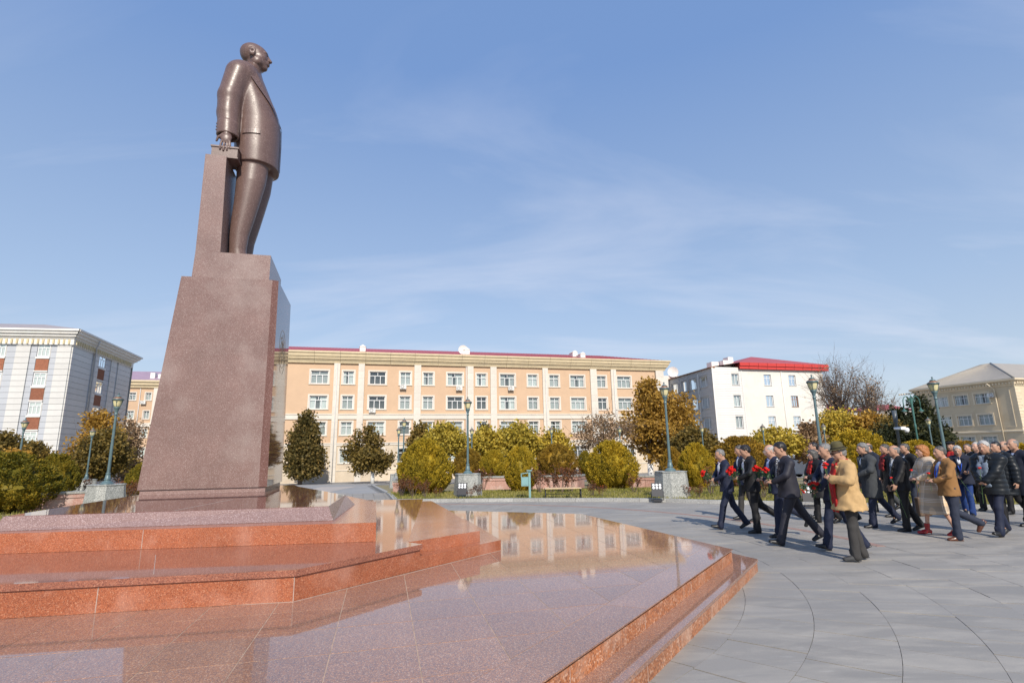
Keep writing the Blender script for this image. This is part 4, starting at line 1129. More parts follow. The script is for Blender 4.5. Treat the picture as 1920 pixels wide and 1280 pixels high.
pd = WS_.A+WS_.d*12.8+WS_.n*-.6
dish((pd[0], pd[1], 12.8), .85, -pi/2-.3, 'white satellite dish on the left roof edge of the white block', .4)
dish((26.4, 90.5, 12.6), .5, -pi/2, 'small satellite dish mostly hidden at the far end of the white block roof', .4) if False else None

# ---------------------------------------------------------------- tan stone block at the right edge
m_tan = plain('tan_limestone', (.60, .49, .33), .75, .06, 1, bmp=.15, dirt=((.40, .29, .16), .5, .5)); m_tanl = plain('tan_trim', (.70, .59, .42), .7, .05, 1, randobj=.1)
m_tanroof = plain('tan_metal_roof', (.37, .33, .27), .45, .06, 1); m_tan_lit = plain('sunlit_face_limestone', (.62, .53, .37), .75, .06, 1)  # front wall limestone: same stone, with its fuller sunlight lightened into the colour
def tan_block():
    k = 1.2; b = empty('tan_block', (72, 84, -1.8), 0, 'three storey tan limestone block with dentilled cornice and brown metal hip roof', 'building')
    A = np.array([58.49, 62.0])*k; zz = lambda z: 1.7+(z-1.7)*k
    Fs = Facade(b, A, (-.26, .966)); Fs.n = np.array([-.966, -.26]); Fs.flip = (Fs.d[0]*Fs.n[1]-Fs.d[1]*Fs.n[0]) < 0
    Ff = Facade(b, A, (.966, .26)); zb = -1.9; zt = zz(8.35)
    rows = [(zz(6.35), zz(7.58)), (zz(3.78), zz(5.02)), (zz(1.2), zz(2.40)), (zz(-1.1), zz(.1))]
    ws = [(s*k*.83+.1, s*k*.83+.1+1.65*k) for s in (3.3, 6.2, 9.1)]
    ws2 = [(s*k, s*k+1.85*k) for s in (12.0,)]
    L = 11.6*k
    hs = [(a, c, z0, z1) for a, c in ws for z0, z1 in rows]
    Fs.wall('limestone_wall', 0, L, zb, zt, hs, m_tan, depth=.25)
    hf = [(a, a+2.1, z0, z1) for a in (5.5, 9.5, 13.5, 17.5) for z0, z1 in rows]
    Ff.wall('front_wall', 0, 22, zb, zt, hf, m_tan_lit, depth=.25)
    for F, hh in ((Fs, hs), (Ff, hf)):
        for a, c, z0, z1 in hh: window(F, a, c, z0, z1, 'C', inset_=.2, surround=.20, smat=m_tanl)
    prof = [(0, zt-.25), (.12, zt-.22), (.12, zt-.05), (.25, zt), (.25, zt+.28), (.5, zt+.4), (.7, zt+.52), (.7, zt+.72), (0, zt+.74)]
    profile_run(Fs, 'cornice', 0, L, prof, m_tanl, miter=(1, 1)); profile_run(Ff, 'cornice', 0, 22, prof, m_tanl, miter=(1, 0))
    dm = MB().box(0, .2, .25, .45, zt+.02, zt+.26).mesh('dentil', m_tanl)
    for F, n in ((Fs, 40), (Ff, 50)):
        for i in range(n): o = link('dentil', dm, b); o.matrix_local = F.M(.1+i*.42, 0)
    profile_run(Fs, 'string_course', 0, L, [(0, zz(2.82)), (.15, zz(2.84)), (.15, zz(3.0)), (0, zz(3.05))], m_tanl, miter=(1, 1)); profile_run(Ff, 'string_course', 0, 22, [(0, zz(2.82)), (.15, zz(2.84)), (.15, zz(3.0)), (0, zz(3.05))], m_tanl, miter=(1, 0))
    qa = MB().box(0, 1.0, 0, .06, .015, .41).mesh('quoin', m_tanl); qb = MB().box(0, .7, 0, .06, .015, .41).mesh('quoin', m_tanl)
    z = zb; i = 0
    while z < zt-.5:
        if not (zz(2.82)-.45 < z < zz(3.05)):
            o = link('quoin', (qa, qb)[i % 2], b); o.matrix_local = Ff.M(0.0, z)
            o = link('quoin', (qa, qb)[i % 2], b); w = (1.0, .7)[i % 2]; o.matrix_local = Fs.M(L-w, z)
        z += .43; i += 1
    MB().tube([Fs.T(2.0*k+.4, .9, zt+.3), Fs.T(2.0*k, .25, zt-.5), Fs.T(2.0*k, .15, -1.6)], .09, 8).build('downpipe', m_tanl, b)
    Fs.box('sunk_panel_edge', .55*k, .62*k, 0, .05, zz(3.4), zt-.6, m_tanl); Fs.box('sunk_panel_edge', .62*k, 1.5*k, 0, .05, zz(3.4), zz(3.46), m_tanl)
    q = Ff.T; q2 = Fs.T; z0, z1 = zt+.75, zt+4.1
    e0 = q2(-.6, .65, z0); e1 = q2(L+.65, .65, z0); f1 = q(22, .65, z0); back = tuple(np.array(q2(L+.65, .65, z0))+np.array([22*.966, 22*.26, 0])); r0 = tuple(np.array(q2(6.5, -6.5, z1))); r1 = tuple(np.array(r0)+np.array([16*.966, 16*.26, 0])); r2 = tuple(np.array(q2(L-6, -6.5, z1)))
    mb = MB(); mb.add([e0, e1, r2, r0], [(0, 1, 2, 3)]); mb.add([f1, e0, r0, r1], [(0, 1, 2, 3)]); mb.add([e1, back, r2], [(0, 1, 2)]); mb.add([r0, r2, back, r1], [(0, 1, 2, 3)]); mb.build('roof', m_tanroof, b)
    rb = MB()
    for i in range(60):
        u = i/60; rb.tube([tuple(np.array(e0)*(1-u)+np.array(e1)*u), tuple(np.array(r0)*(1-u)+np.array(r2)*u)], .025, 4, cap=False)
    o = rb.build('roof_ribs', m_tanroof, b); o['kind'] = 'stuff'
    MB().tube([e0, r0], .12, 6).build('hip_ridge', plain('dark_ridge', (.22, .21, .19), .5), b)
    Fs.box('rear_wall', L-.3, L, -20, -.02, zb, zt, m_tan)
    return Fs
TS_ = tan_block()
ac_unit(TS_, 2.9, 1.7+(7.0-1.7)*1.2, 'white air conditioner high on the tan limestone wall')
# houses glimpsed through the bare trees
def small_house(x, y, w, d_, h, wall, roofm, label, rz=0, zb=-1.6, name='house'):
    e = empty(name, (x, y, zb), rz, label, 'house'); MB().box(-w/2, w/2, -d_/2, d_/2, 0, h).build('walls', wall, e)
    MB().add([(-w/2-.4, -d_/2-.4, h), (w/2+.4, -d_/2-.4, h), (w/2+.4, d_/2+.4, h), (-w/2-.4, d_/2+.4, h), (-w/2+2, 0, h+w*.16), (w/2-2, 0, h+w*.16)], [(0, 1, 5, 4), (1, 2, 5), (2, 3, 4, 5), (3, 0, 4), (0, 3, 2, 1)]).build('roof', roofm, e)
    n = int(w/2.2)
    for r in range(max(1, int(h/2.9))):
        for i in range(n):
            cx = -w/2+(i+.5)*w/n; z = 1.0+r*2.9
            wo = MB().box(cx-.5, cx+.5, -d_/2-.05, -d_/2+.02, z, z+1.4).build('window', m_pvc, e); MB().box(cx-.42, cx+.42, -d_/2-.06, -d_/2-.051, z+.08, z+1.32).build('pane', m_dark, wo)
    return e
m_bhouse = plain('brick_house_wall', (.40, .16, .09), .8, .1)
small_house(58, 100, 9, 8, 9.2, m_plaster, m_redroof, 'pale house with a red roof glimpsed behind the bare trees', .1)
small_house(66, 108, 8, 8, 8.2, m_bhouse, m_tanroof, 'red brick house between the bare trees and the dark evergreens', .1)
small_house(82, 120, 9, 8, 10.5, m_white, m_redroof, 'distant white house with a pink roof beside the tan block', .1)
chim = empty('factory_chimney', (75, 112, -1.6), 0, 'pale distant chimney shaft rising behind the bare tree', 'chimney'); MB().lathe([(1.0, 0), (.8, 12.4), (.95, 12.5), (.95, 13), (.6, 13)], 14).build('shaft', m_white, chim)
# ================================================================ beds, kerbs, walls, lamps, furniture
m_kerb = granite('kerb_granite', (.42, .42, .40), (.20, .20, .20), (.55, .55, .52), 90, .6, .12, .1, .3)
m_gped = granite('grey_granite_plinth', (.40, .41, .38), (.17, .18, .17), (.62, .62, .58), 60, .45, .06, .2, .35, stain=((.28, .29, .27), 2.0, .4))
m_pinkw = granite('pink_wall_granite', (.52, .30, .24), (.34, .17, .13), (.62, .48, .40), 70, .6, .12, .1, .3, stain=((.62, .52, .46), 2.0, .5))
m_capst = granite('grey_cap_stone', (.38, .38, .34), (.2, .2, .18), (.5, .5, .46), 70, .6, .08, .1, .3)
m_verd = plain('verdigris_iron', (.105, .165, .175), .42, .12, 5, metal=.15, dirt=((.20, .27, .27), 4, .5))
m_cop = plain('worn_copper', (.30, .17, .11), .45, .25, 6, metal=.3)
m_lglass = plain('cream_lamp_glass', (.66, .60, .34), .25, .05, 3)
def bed(poly, front, name, label):
    poly = [(float(p[0]), float(p[1])) for p in poly]
    tri = drape(poly, .055, name, m_soil); return tri
bed(bedA, None, 'garden_bed', ''); bed(bedB, None, 'garden_bed', '')
def kerb_run(pts, label, w=.16, z1=.11):
    e = empty('kerb', (pts[0][0], pts[0][1], 0), 0, label, 'kerb')
    for p, q in zip(pts[:-1], pts[1:]):
        p, q = np.array(p), np.array(q); L = np.linalg.norm(q-p); k = max(1, int(round(L/1.0))); d = (q-p)/L; n = np.array([-d[1], d[0]])*w
        for j in range(k):
            a, b = p+d*(L*j/k+.004), p+d*(L*(j+1)/k-.004); zt = (terr(a[1])+terr(b[1]))/2
            MB().prism([tuple(a), tuple(b), tuple(b+n), tuple(a+n)], zt-.05, zt+z1).build('kerb_stone', m_kerb, e).location = (-p[0]+p[0]-e.location[0], -e.location[1], 0)
    return e
kerb_run(bedA_front, 'pale granite kerb along the front of the garden behind the bench and the walkers')
kerb_run([bedA_front[0], (-7.7, 31), (-11.5, 44)][::-1], 'granite kerb on the left side of the main garden bed')
kerb_run([bedB[0], bedB[1], bedB[2], bedB[3]][::-1], 'granite kerb of the left garden bed behind the pedestal', w=.16)

def stone_wall(pts, z0s, h, label, name='garden_wall', cap=m_capst, body=m_pinkw):
    e = empty(name, (pts[0][0], pts[0][1], terr(pts[0][1])), 0, label, 'wall'); ox, oy, oz = e.location
    for p, q in zip(pts[:-1], pts[1:]):
        p, q = np.array(p), np.array(q); L = np.linalg.norm(q-p); d = (q-p)/L; n = np.array([-d[1], d[0]]); k = max(1, int(round(L/.62)))
        zt = z0s
        c0 = MB().prism([tuple(p), tuple(q), tuple(q+n*.3), tuple(p+n*.3)], zt-.4, zt+h-.18).build('wall_core', m_joint, e); c0.location = (-ox, -oy, -oz)
        for j in range(k):
            a, b = p+d*(L*j/k+.006), p+d*(L*(j+1)/k-.006)
            o = MB().prism([tuple(a-n*.02), tuple(b-n*.02), tuple(b+n*.1), tuple(a+n*.1)], zt-.4, zt+h-.2).build('wall_slab', body, e); o.location = (-ox, -oy, -oz)
            if j % 2 == 0:
                b2 = p+d*(L*min(j+2, k)/k-.006)
                o = MB().prism([tuple(a-n*.05), tuple(b2-n*.05), tuple(b2+n*.32), tuple(a+n*.32)], zt+h-.2, zt+h-.07).build('frieze_stone', body, e); o.location = (-ox, -oy, -oz)
                o = MB().prism([tuple(a-n*.08), tuple(b2-n*.08), tuple(b2+n*.36), tuple(a+n*.36)], zt+h-.07, zt+h).build('cap_stone', cap, e); o.location = (-ox, -oy, -oz)
    return e
def px(x, y, Y): p = D(x, y, Y); return (float(p[0]), float(p[1]))
stone_wall([px(905, 900, 26.5), px(1082, 900, 26), px(1095, 900, 27.2)], terr(26), .66, 'low pink granite garden wall behind the bench and the round bushes')
stone_wall([px(1112, 900, 26.5), px(1262, 900, 25.0)], terr(26), .62, 'low pink granite wall piece behind the right lamp plinth')
stone_wall([px(742, 900, 26.6), px(738, 900, 23.5), px(762, 900, 23.4)], terr(24), .62, 'rounded corner of pink granite wall left of the tall bush')
stone_wall([px(40, 900, 17.5), px(168, 900, 18.6)], .0, .62, 'low pink granite wall between the left bushes and the near left lamp')
pl_ = empty('stone_planter', (*px(1072, 890, 31), terr(31)), .0, 'dark granite planter box with a pale rim above the pink wall', 'planter')
MB().prism([(-1.9, -.8), (1.9, -.8), (1.9, .8), (-1.9, .8)], .4, .85, top=[(-2.2, -1.0), (2.2, -1.0), (2.2, 1.0), (-2.2, 1.0)]).build('box', m_gbrown, pl_); MB().box(-2.25, 2.25, -1.05, 1.05, .85, .93).build('rim', m_capst, pl_)

# ---- street lamps on granite plinths
def make_lamp():
    e = empty('street_lamp', (0, 0, 0), 0, '', 'street lamp', 'street lamps on granite plinths')
    oc = [(.47*cos(pi/4*k+pi/8), .47*sin(pi/4*k+pi/8)) for k in range(8)]
    # square with cut corners, battered sides
    sq = lambda r, c: [(r, -r+c), (r, r-c), (r-c, r), (-r+c, r), (-r, r-c), (-r, -r+c), (-r+c, -r), (r-c, -r)]
    MB().prism(sq(.50, .20), -.1, .855, top=sq(.425, .17)).build('plinth', m_gped, e)
    MB().prism(sq(.445, .18), .857, .885).build('plinth_cap', m_gped, e)
    bs = MB().lathe([(.19, .885), (.19, .905), (.16, .925), (.13, .965), (.085, .99), (.085, 1.02), (.10, 1.03), (.10, 1.045), (.078, 1.06), (.070, 1.16), (.060, 1.20), (.068, 1.21), (.068, 1.225), (.05, 1.24)], 20).build('lamp_base', m_verd, e)
    # spirally fluted pole
    mb = MB(); n = 24; K = 40; vs = []
    for i in range(K+1):
        u = i/K; z = 1.235+u*1.83; r = .044-.010*u
        for j in range(n):
            a = 2*pi*j/n; rr = r*(1+.07*cos(6*a+u*16)); vs.append((rr*cos(a), rr*sin(a), z))
    mb.add(vs, [(i*n+j, i*n+(j+1) % n, (i+1)*n+(j+1) % n, (i+1)*n+j) for i in range(K) for j in range(n)], 0, True); mb.build('pole', m_verd, e)
    MB().lathe([(.036, 3.06), (.052, 3.075), (.052, 3.095), (.04, 3.11), (.045, 3.17), (.062, 3.22), (.062, 3.24), (.08, 3.26), (.088, 3.29), (.088, 3.315), (.075, 3.32)], 20).build('lamp_collar', m_verd, e)
    MB().lathe([(.072, 3.318), (.092, 3.36), (.118, 3.45), (.132, 3.52), (.134, 3.53)], 20).build('lamp_glass', m_lglass, e)
    rb = MB()
    for k in range(4):
        a = pi/4+k*pi/2; pts = [(r*cos(a), r*sin(a), z) for r, z in ((.077, 3.318), (.098, 3.36), (.125, 3.45), (.139, 3.52), (.142, 3.535))]
        rb.tube(pts, .007, 5)
        for s in (-1, 1): rb.tube([((r)*cos(a+s*d), r*sin(a+s*d), z) for r, z, d in ((.120, 3.44, 0), (.132, 3.485, .12), (.140, 3.53, .32))], .005, 4)
    rb.build('lantern_rib', m_verd, e)['kind'] = 'stuff'
    MB().lathe([(.14, 3.53), (.165, 3.535), (.168, 3.575), (.155, 3.58)], 20).build('lantern_rim', m_verd, e)
    MB().lathe([(.160, 3.58), (.120, 3.61), (.085, 3.63), (.082, 3.645)], 20).build('lantern_shoulder', m_cop, e)
    MB().lathe([(.083, 3.645), (.088, 3.66), (.06, 3.685), (.03, 3.70), (.016, 3.71), (.014, 3.735), (.03, 3.75), (.024, 3.772), (.001, 3.785)], 16).build('lantern_cap', m_verd, e)
    return e
lamp0 = make_lamp()
lamps = [((877, 743.5), .35, 'street lamp on a grey granite plinth left of the turquoise bin'),
 ((1244.5, 716), .25, 'street lamp before the orange autumn tree, on its big grey plinth'),
 ((1521, 702), .2, 'tall near street lamp in front of the white block, foot hidden by walkers'),
 ((1747, 706), .1, 'near street lamp leaning over the tan stone block, rightmost of the large ones'),
 ((223, 736), -.4, 'near street lamp left of the pedestal on its pale plinth'),
 ((884.6, 800), .3, 'small far lamp just right of the middle garden lamp'),
 ((748, 799), .3, 'shorter of the two far lamps left of the tall round bush'),
 ((758, 783), .3, 'taller of the two far lamps left of the tall round bush'),
 ((1033.5, 798), .2, 'far lamp rising between two yellow trees above the wide bush'),
 ((1161, 797), .2, 'far lamp behind the broad bush, before the bare brown tree'),
 ((48.5, 783), -.5, 'leftmost lamp before the white panelled block'),
 ((175, 801), -.4, 'far lamp before the autumn tree left of the pedestal'),
 ((1315, 796), .2, 'far lamp against the grey sided wall of the white block'),
 ((1429, 794), .1, 'far lamp against the white plaster wall above the bald walker'),
 ((1543, 793), .1, 'far lamp at the right corner of the white block'),
 ((1739, 781), .0, 'far lamp beside the dark evergreens, left of the tan block')]
ldep = [20.65, 18.6, 15.9, 16.95, 17.35, 35.05, 33.7, 28.6, 35.3, 35.85, 25.55, 30.85, 36.6, 36.6, 37.05, 33.55]
for i, (((x, y), rz, lab), Y) in enumerate(zip(lamps, ldep)):
    e = lamp0 if i == 0 else copy_tree(lamp0)
    p = D(x, y, Y); z = terr(Y); e.location = (p[0], p[1], z); e.rotation_euler = (0, 0, rz); e['label'] = lab
    s = (p[2]-z)/3.785; e.scale = (s, s, s)
# ---- floodlights
m_led = plain('led_lens', (.80, .82, .84), .15, .03)
def make_flood():
    e = empty('floodlight', (0, 0, 0), 0, '', 'floodlight', 'black LED floodlights at the lamp plinths')
    R_ = lambda x, y, z: (x, y*cos(.25)-z*sin(.25), y*sin(.25)*-1+z*cos(.25)+.10) 
    MB().box(-.15, .15, -.03, .03, 0, .36, T=lambda x, y, z: (x, y+z*.22, z+.12)).build('housing', m_dark, e)
    for r in range(2):
        for c in range(3):
            cx, cz = -.09+c*.09, .235+r*.075-.0
            mb = MB(); pts = [(cx+.036*cos(k*pi/6), -.036+(cz+.036*sin(k*pi/6))*.22, cz+.12-.0+.036*sin(k*pi/6)) for k in range(12)]
            mb.add(pts, [tuple(range(12))]); mb.build('led_lens', m_led, e)
    MB().tube([(-.17, .03, .26), (-.17, .05, .02), (.17, .05, .02), (.17, .03, .26)], .014, 6).build('bracket', m_dark, e)
    MB().box(-.12, .12, -.02, .14, -.02, .03).build('foot', m_dark, e); return e
fl0 = make_flood()
for i, (x, y, Y, l) in enumerate([(866.5, 931, 19.6, 'black floodlight with six round lenses at the foot of the middle lamp plinth'), (1233, 933, 17.6, 'black floodlight with six round lenses by the plinth right of the bench'), (1519, 943, 15.2, 'black floodlight half hidden behind the big dark suited walker')]):
    e = fl0 if i == 0 else copy_tree(fl0); p = D(x, y, Y); e.location = (p[0], p[1], .06); e['label'] = l; e.rotation_euler = (0, 0, -.1-.1*i); e.scale = (1.12,)*3
# ---- bench
m_wood = plain('bench_wood', (.62, .45, .27), .5, .18, 9, randobj=.2)
m_iron = plain('black_iron', (.03, .032, .035), .45, .1, metal=.3)
bp = G(1056, 938, 0); bench = empty('park_bench', (bp[0], bp[1], 0), -.02, 'low backless bench with wooden slats and black iron legs at the garden kerb', 'bench')
for i in range(5): MB().box(-.62, .62, -.19+i*.08, -.125+i*.08, .40, .425).build('seat_slat', m_wood, bench)
for s in (-1, 1):
    mb = MB(); x = s*.60; mb.tube([(x, -.2, 0), (x, -.185, .2), (x, -.14, .39), (x, .14, .39), (x, .185, .2), (x, .2, 0)], .018, 6); mb.box(x-.03, x+.03, -.22, .22, .385, .40); mb.tube([(x, -.17, .15), (x, 0, .24), (x, .17, .15)], .012, 6); mb.box(x-.03, x+.03, -.24, -.16, 0, .02); mb.box(x-.03, x+.03, .16, .24, 0, .02); mb.build('leg_frame', m_iron, bench)
MB().tube([(-.6, 0, .22), (.6, 0, .22)], .012, 6).build('stretcher', m_iron, bench)
# ---- litter bin
m_bin = plain('turquoise_bin', (.20, .36, .36), .45, .08, 3)
bp = G(994, 938.5, 0); binn = empty('litter_bin', (bp[0], bp[1], 0), -.1, 'turquoise metal litter bin hung on a post at the kerb', 'litter bin')
MB().box(-.035, .035, -.03, .03, 0, 1.0).build('post', m_bin, binn); MB().box(-.09, .09, -.09, .09, 1.0, 1.03).build('post_cap', m_bin, binn)
MB().prism([(-.28, -.13), (-.04, -.13), (-.04, .13), (-.28, .13)], .50, .80).build('bucket', m_bin, binn); MB().box(-.255, -.075, -.14, -.131, .55, .76).build('front_panel', m_bin, binn)
mb = MB(); 
mb.box(-.29, -.265, -.13, .13, .80, .92); mb.add([(-.29, -.14, .90), (-.03, -.14, .93), (-.03, .14, .93), (-.29, .14, .90), (-.29, -.14, .92), (-.03, -.14, .955), (-.03, .14, .955), (-.29, .14, .92)], [(0, 3, 2, 1), (4, 5, 6, 7), (0, 1, 5, 4), (1, 2, 6, 5), (2, 3, 7, 6), (3, 0, 4, 7)]); mb.build('hood', m_bin, binn)
# ---- double-armed green lamp and the camera pole
m_green = plain('green_iron', (.06, .16, .14), .45, .1, metal=.2)
p = D(1706, 737, 26); dl = empty('double_lamp', (p[0], p[1], terr(26)), .1, 'slender green lamp post with two scrolled arms and bell shades', 'street lamp'); H = p[2]-terr(26)
MB().lathe([(.09, 0), (.09, .3), (.05, .4), (.035, H*.6), (.05, H*.62), (.05, H*.64), (.03, H*.66), (.05, H*.80), (.04, H-.3), (.02, H-.1), (.001, H)], 12).build('post', m_green, dl)
for s in (-1, 1):
    MB().tube([(0, 0, H-.75)]+[(s*(.06+.19*(1-cos(a))), 0, H-.45+.30*sin(a)) for a in [k*pi/10 for k in range(1, 11)]]+[(s*.44, 0, H-.70)], .022, 6).build('arm', m_green, dl)
    MB().tube([(s*(.17+.08*cos(a)*(1-a/12)), 0, H-.36+.08*sin(a)*(1-a/12)) for a in [k*pi/6 for k in range(12)]], .013, 5).build('scroll', m_green, dl)
    MB().lathe([(.12, -.02), (.118, 0), (.08, .04), (.03, .07), (.02, .16)], 14, (s*.44, 0, H-.86)).build('shade', m_green, dl)
    MB().lathe([(.001, -.09), (.04, -.07), (.055, -.03), (.05, .0)], 12, (s*.44, 0, H-.86)).build('bulb', m_led, dl)
p = D(1676, 769, 18.5); cp = empty('camera_pole', (p[0], p[1], 0), 0, 'dark slate pole carrying a white surveillance camera', 'camera pole'); H = p[2]
MB().lathe([(.06, 0), (.05, H-.45), (.068, H-.42), (.072, H), (.05, H)], 14).build('pole', plain('slate_pole', (.07, .085, .10), .4, .1), cp)
MB().lathe([(.06, H-.66), (.085, H-.66), (.085, H-.58), (.06, H-.58)], 12).build('clamp', m_led, cp)
MB().box(.07, .26, -.07, .07, H-.66, H-.56).build('camera_box', m_led, cp)
MB().lathe([(.001, -.11), (.06, -.09), (.085, -.03), (.08, .03), (.05, .06), (.001, .07)], 14, (.31, -.02, H-.66)).build('camera_dome', m_led, cp)
MB().lathe([(.001, -.135), (.045, -.12), (.055, -.085)], 12, (.31, -.02, H-.66)).build('camera_lens', m_dark, cp)
# ---- the white van parked beyond the garden
m_van = plain('white_van_paint', (.78, .79, .80), .25, .03); m_tyre = plain('tyre_rubber', (.02, .02, .02), .8); m_vglass = plain('van_glass', (.03, .04, .045), .08, .1)
Y = 45; p = D(1512, 880, Y); van = empty('parked_van', (p[0], p[1], terr(Y)), -1.15, 'small white van parked beyond the garden, seen between two walkers', 'van')
side = [(-2.1, .35), (-2.15, .9), (-2.05, 1.72), (-1.9, 1.82), (.55, 1.84), (.95, 1.72), (1.45, 1.12), (2.0, .95), (2.15, .7), (2.15, .35)]
mb = MB(); n = len(side); vs = []
for yy, sh in ((-.84, 1), (-.80, 1), (.80, 1), (.84, 1)):
    for x, z in side: vs.append((x*(1 if abs(yy) < .83 else .985), yy*(1-.07*max(0, z-1.0)), z if abs(yy) < .83 else .35+(z-.35)*.985))
mb.add(vs, [tuple(range(n))[::-1], tuple(range(3*n, 4*n))]+[(k*n+i, k*n+(i+1) % n, (k+1)*n+(i+1) % n, (k+1)*n+i) for k in range(3) for i in range(n)])
bd = mb.build('body', m_van, van)
for s in (-1, 1):
    for x in (-1.35, 1.4):
        w = MB(); prof = [(.16, -.1), (.31, -.1), (.33, -.05), (.33, .05), (.31, .1), (.16, .1)]; w.lathe(prof, 20)
        o = w.build('wheel', m_tyre, van); o.rotation_euler = (pi/2, 0, 0); o.location = (x, s*.76, .33)
        h_ = MB().lathe([(.001, -.07), (.15, -.06), (.17, 0), (.001, .07)], 12).build('hub', m_grey, o)
    MB().box(-1.9, -.9, s*.80-.012*s, s*.80, 1.12, 1.62).build('side_window', m_vglass, van); MB().box(-.7, .45, s*.80-.012, s*.80+.004, 1.12, 1.6).build('side_window', m_vglass, van)
MB().add([(-2.115, -.62, 1.05), (-2.115, .62, 1.05), (-2.06, .60, 1.6), (-2.06, -.60, 1.6)], [(0, 1, 2, 3)]).build('rear_window', m_vglass, van)
MB().add([(1.42, -.68, 1.17), (1.42, .68, 1.17), (1.02, .62, 1.68), (1.02, -.62, 1.68)], [(0, 1, 2, 3)]).build('windscreen', m_vglass, van)
MB().box(-2.2, -2.12, -.3, .3, .55, .68).build('number_plate', m_led, van)
for s in (-1, 1): MB().box(-2.14, -2.10, s*.66-.06, s*.66+.06, .95, 1.5).build('tail_light', plain('tail_red', (.45, .03, .02), .3), van)
# ================================================================ plants
def leaf_mat(name, cols, trans=.28, rough=.6, nscale=1.6):
    m, t, b = base(name, rough, .25); g = t.new('ShaderNodeNewGeometry'); co = coords(t)
    nz = t.new('ShaderNodeTexNoise', Scale=nscale, Detail=3.0); t.lk(co, nz.inputs[0])
    f = t.math('ADD', t.math('MULTIPLY', g.outputs['Random Per Island'], .62), t.math('MULTIPLY', t.rng(nz.outputs[0], .3, .7), .38))
    cr = t.new('ShaderNodeValToRGB'); t.lk(f, cr.inputs[0]); el = cr.color_ramp.elements
    while len(el) < len(cols): el.new(.5)
    for i, c in enumerate(cols): el[i].position = i/(len(cols)-1); el[i].color = (*c, 1)
    oi = t.new('ShaderNodeObjectInfo'); o = t.mix(1.0, cr.outputs[0], t.mix(oi.outputs['Random'], (.85, .88, .85), (1.1, 1.08, 1.0)), 'MULTIPLY')
    t.lk(o, b.inputs['Base Color'])
    tl = t.new('ShaderNodeBsdfTranslucent'); t.lk(o, tl.inputs[0]); mx = t.new('ShaderNodeMixShader'); mx.inputs[0].default_value = trans
    out = [n for n in t.n if n.type == 'OUTPUT_MATERIAL'][0]; t.lk(b.outputs[0], mx.inputs[1]); t.lk(tl.outputs[0], mx.inputs[2]); t.lk(mx.outputs[0], out.inputs[0])
    return m
lm_thuja = leaf_mat('golden_thuja', [(.11, .10, .014), (.29, .22, .022), (.54, .37, .03), (.72, .47, .04)], nscale=2.2)
lm_thujag = leaf_mat('green_thuja', [(.05, .055, .012), (.15, .14, .018), (.33, .24, .025), (.52, .31, .03)], nscale=2.2)
lm_thujab = leaf_mat('bronze_thuja', [(.10, .07, .018), (.25, .16, .025), (.44, .26, .035), (.56, .33, .04)], nscale=2.0)
lm_jun = leaf_mat('bronze_juniper', [(.06, .05, .02), (.15, .11, .03), (.26, .175, .045), (.36, .23, .06)])
lm_dark = leaf_mat('dark_conifer', [(.035, .033, .014), (.09, .075, .024), (.19, .14, .045), (.34, .22, .07)])
lm_ever = leaf_mat('dark_evergreen', [(0.012, 0.018, 0.010), (0.030, 0.038, 0.018), (0.055, 0.060, 0.024), (0.090, 0.085, 0.030)])
lm_yel = leaf_mat('yellow_green_leaf', [(.17, .14, .025), (.36, .28, .045), (.58, .43, .065), (.74, .54, .10)], .35)
lm_aut = leaf_mat('amber_leaf', [(.18, .10, .022), (.37, .21, .04), (.55, .32, .06), (.68, .42, .10)], .35)
lm_brn = leaf_mat('dry_brown_leaf', [(0.120, 0.078, 0.048), (0.240, 0.156, 0.096), (0.360, 0.240, 0.144), (0.480, 0.312, 0.180)], .3)
lm_rose = leaf_mat('rose_leaf', [(0.050, 0.040, 0.020), (0.140, 0.050, 0.025), (0.260, 0.100, 0.040), (0.340, 0.200, 0.060)], .3)
m_bark = plain('grey_bark', (.13, .10, .08), .9, .3, 8, bmp=.5, bscale=30); m_lime = plain('limewashed_bark', (.70, .69, .66), .85, .08, 6)
m_twig = plain('twig', (.16, .12, .095), .9, .2, 6)
def leaves_mesh(name, P, N, L, Wd, mat, up=0.0, r=None, tilt=.6):
    """kite-shaped leaves at points P facing about N; up lengthens them upwards"""
    r = r or np.random.default_rng(1); n = len(P)
    ax = r.normal(size=(n, 3))*tilt+N*.5+np.array([0, 0, up]); ax /= np.linalg.norm(ax, axis=1)[:, None]
    q = r.normal(size=(n, 3)); sd = np.cross(ax, q); sd /= np.linalg.norm(sd, axis=1)[:, None]+1e-9
    l = L*r.uniform(.6, 1.3, (n, 1)); w = Wd*r.uniform(.7, 1.25, (n, 1))
    V = np.stack([P, P+ax*l*.45+sd*w, P+ax*l, P+ax*l*.45-sd*w], 1).reshape(-1, 3)
    F = np.arange(4*n).reshape(-1, 4)
    return np_mesh(name, V, F, mat, None, False)
def core_mesh(name, prof, mat, seed=0, n=22):
    r = np.random.default_rng(seed); mb = MB(); vs = []
    for rr, z in prof:
        for j in range(n): k = rr*(1+r.uniform(-.08, .06)); vs.append((k*cos(2*pi*j/n), k*sin(2*pi*j/n), z))
    K = len(prof); mb.add(vs, [(i*n+j, i*n+(j+1) % n, (i+1)*n+(j+1) % n, (i+1)*n+j) for i in range(K-1) for j in range(n)]); return mb.mesh(name, mat)
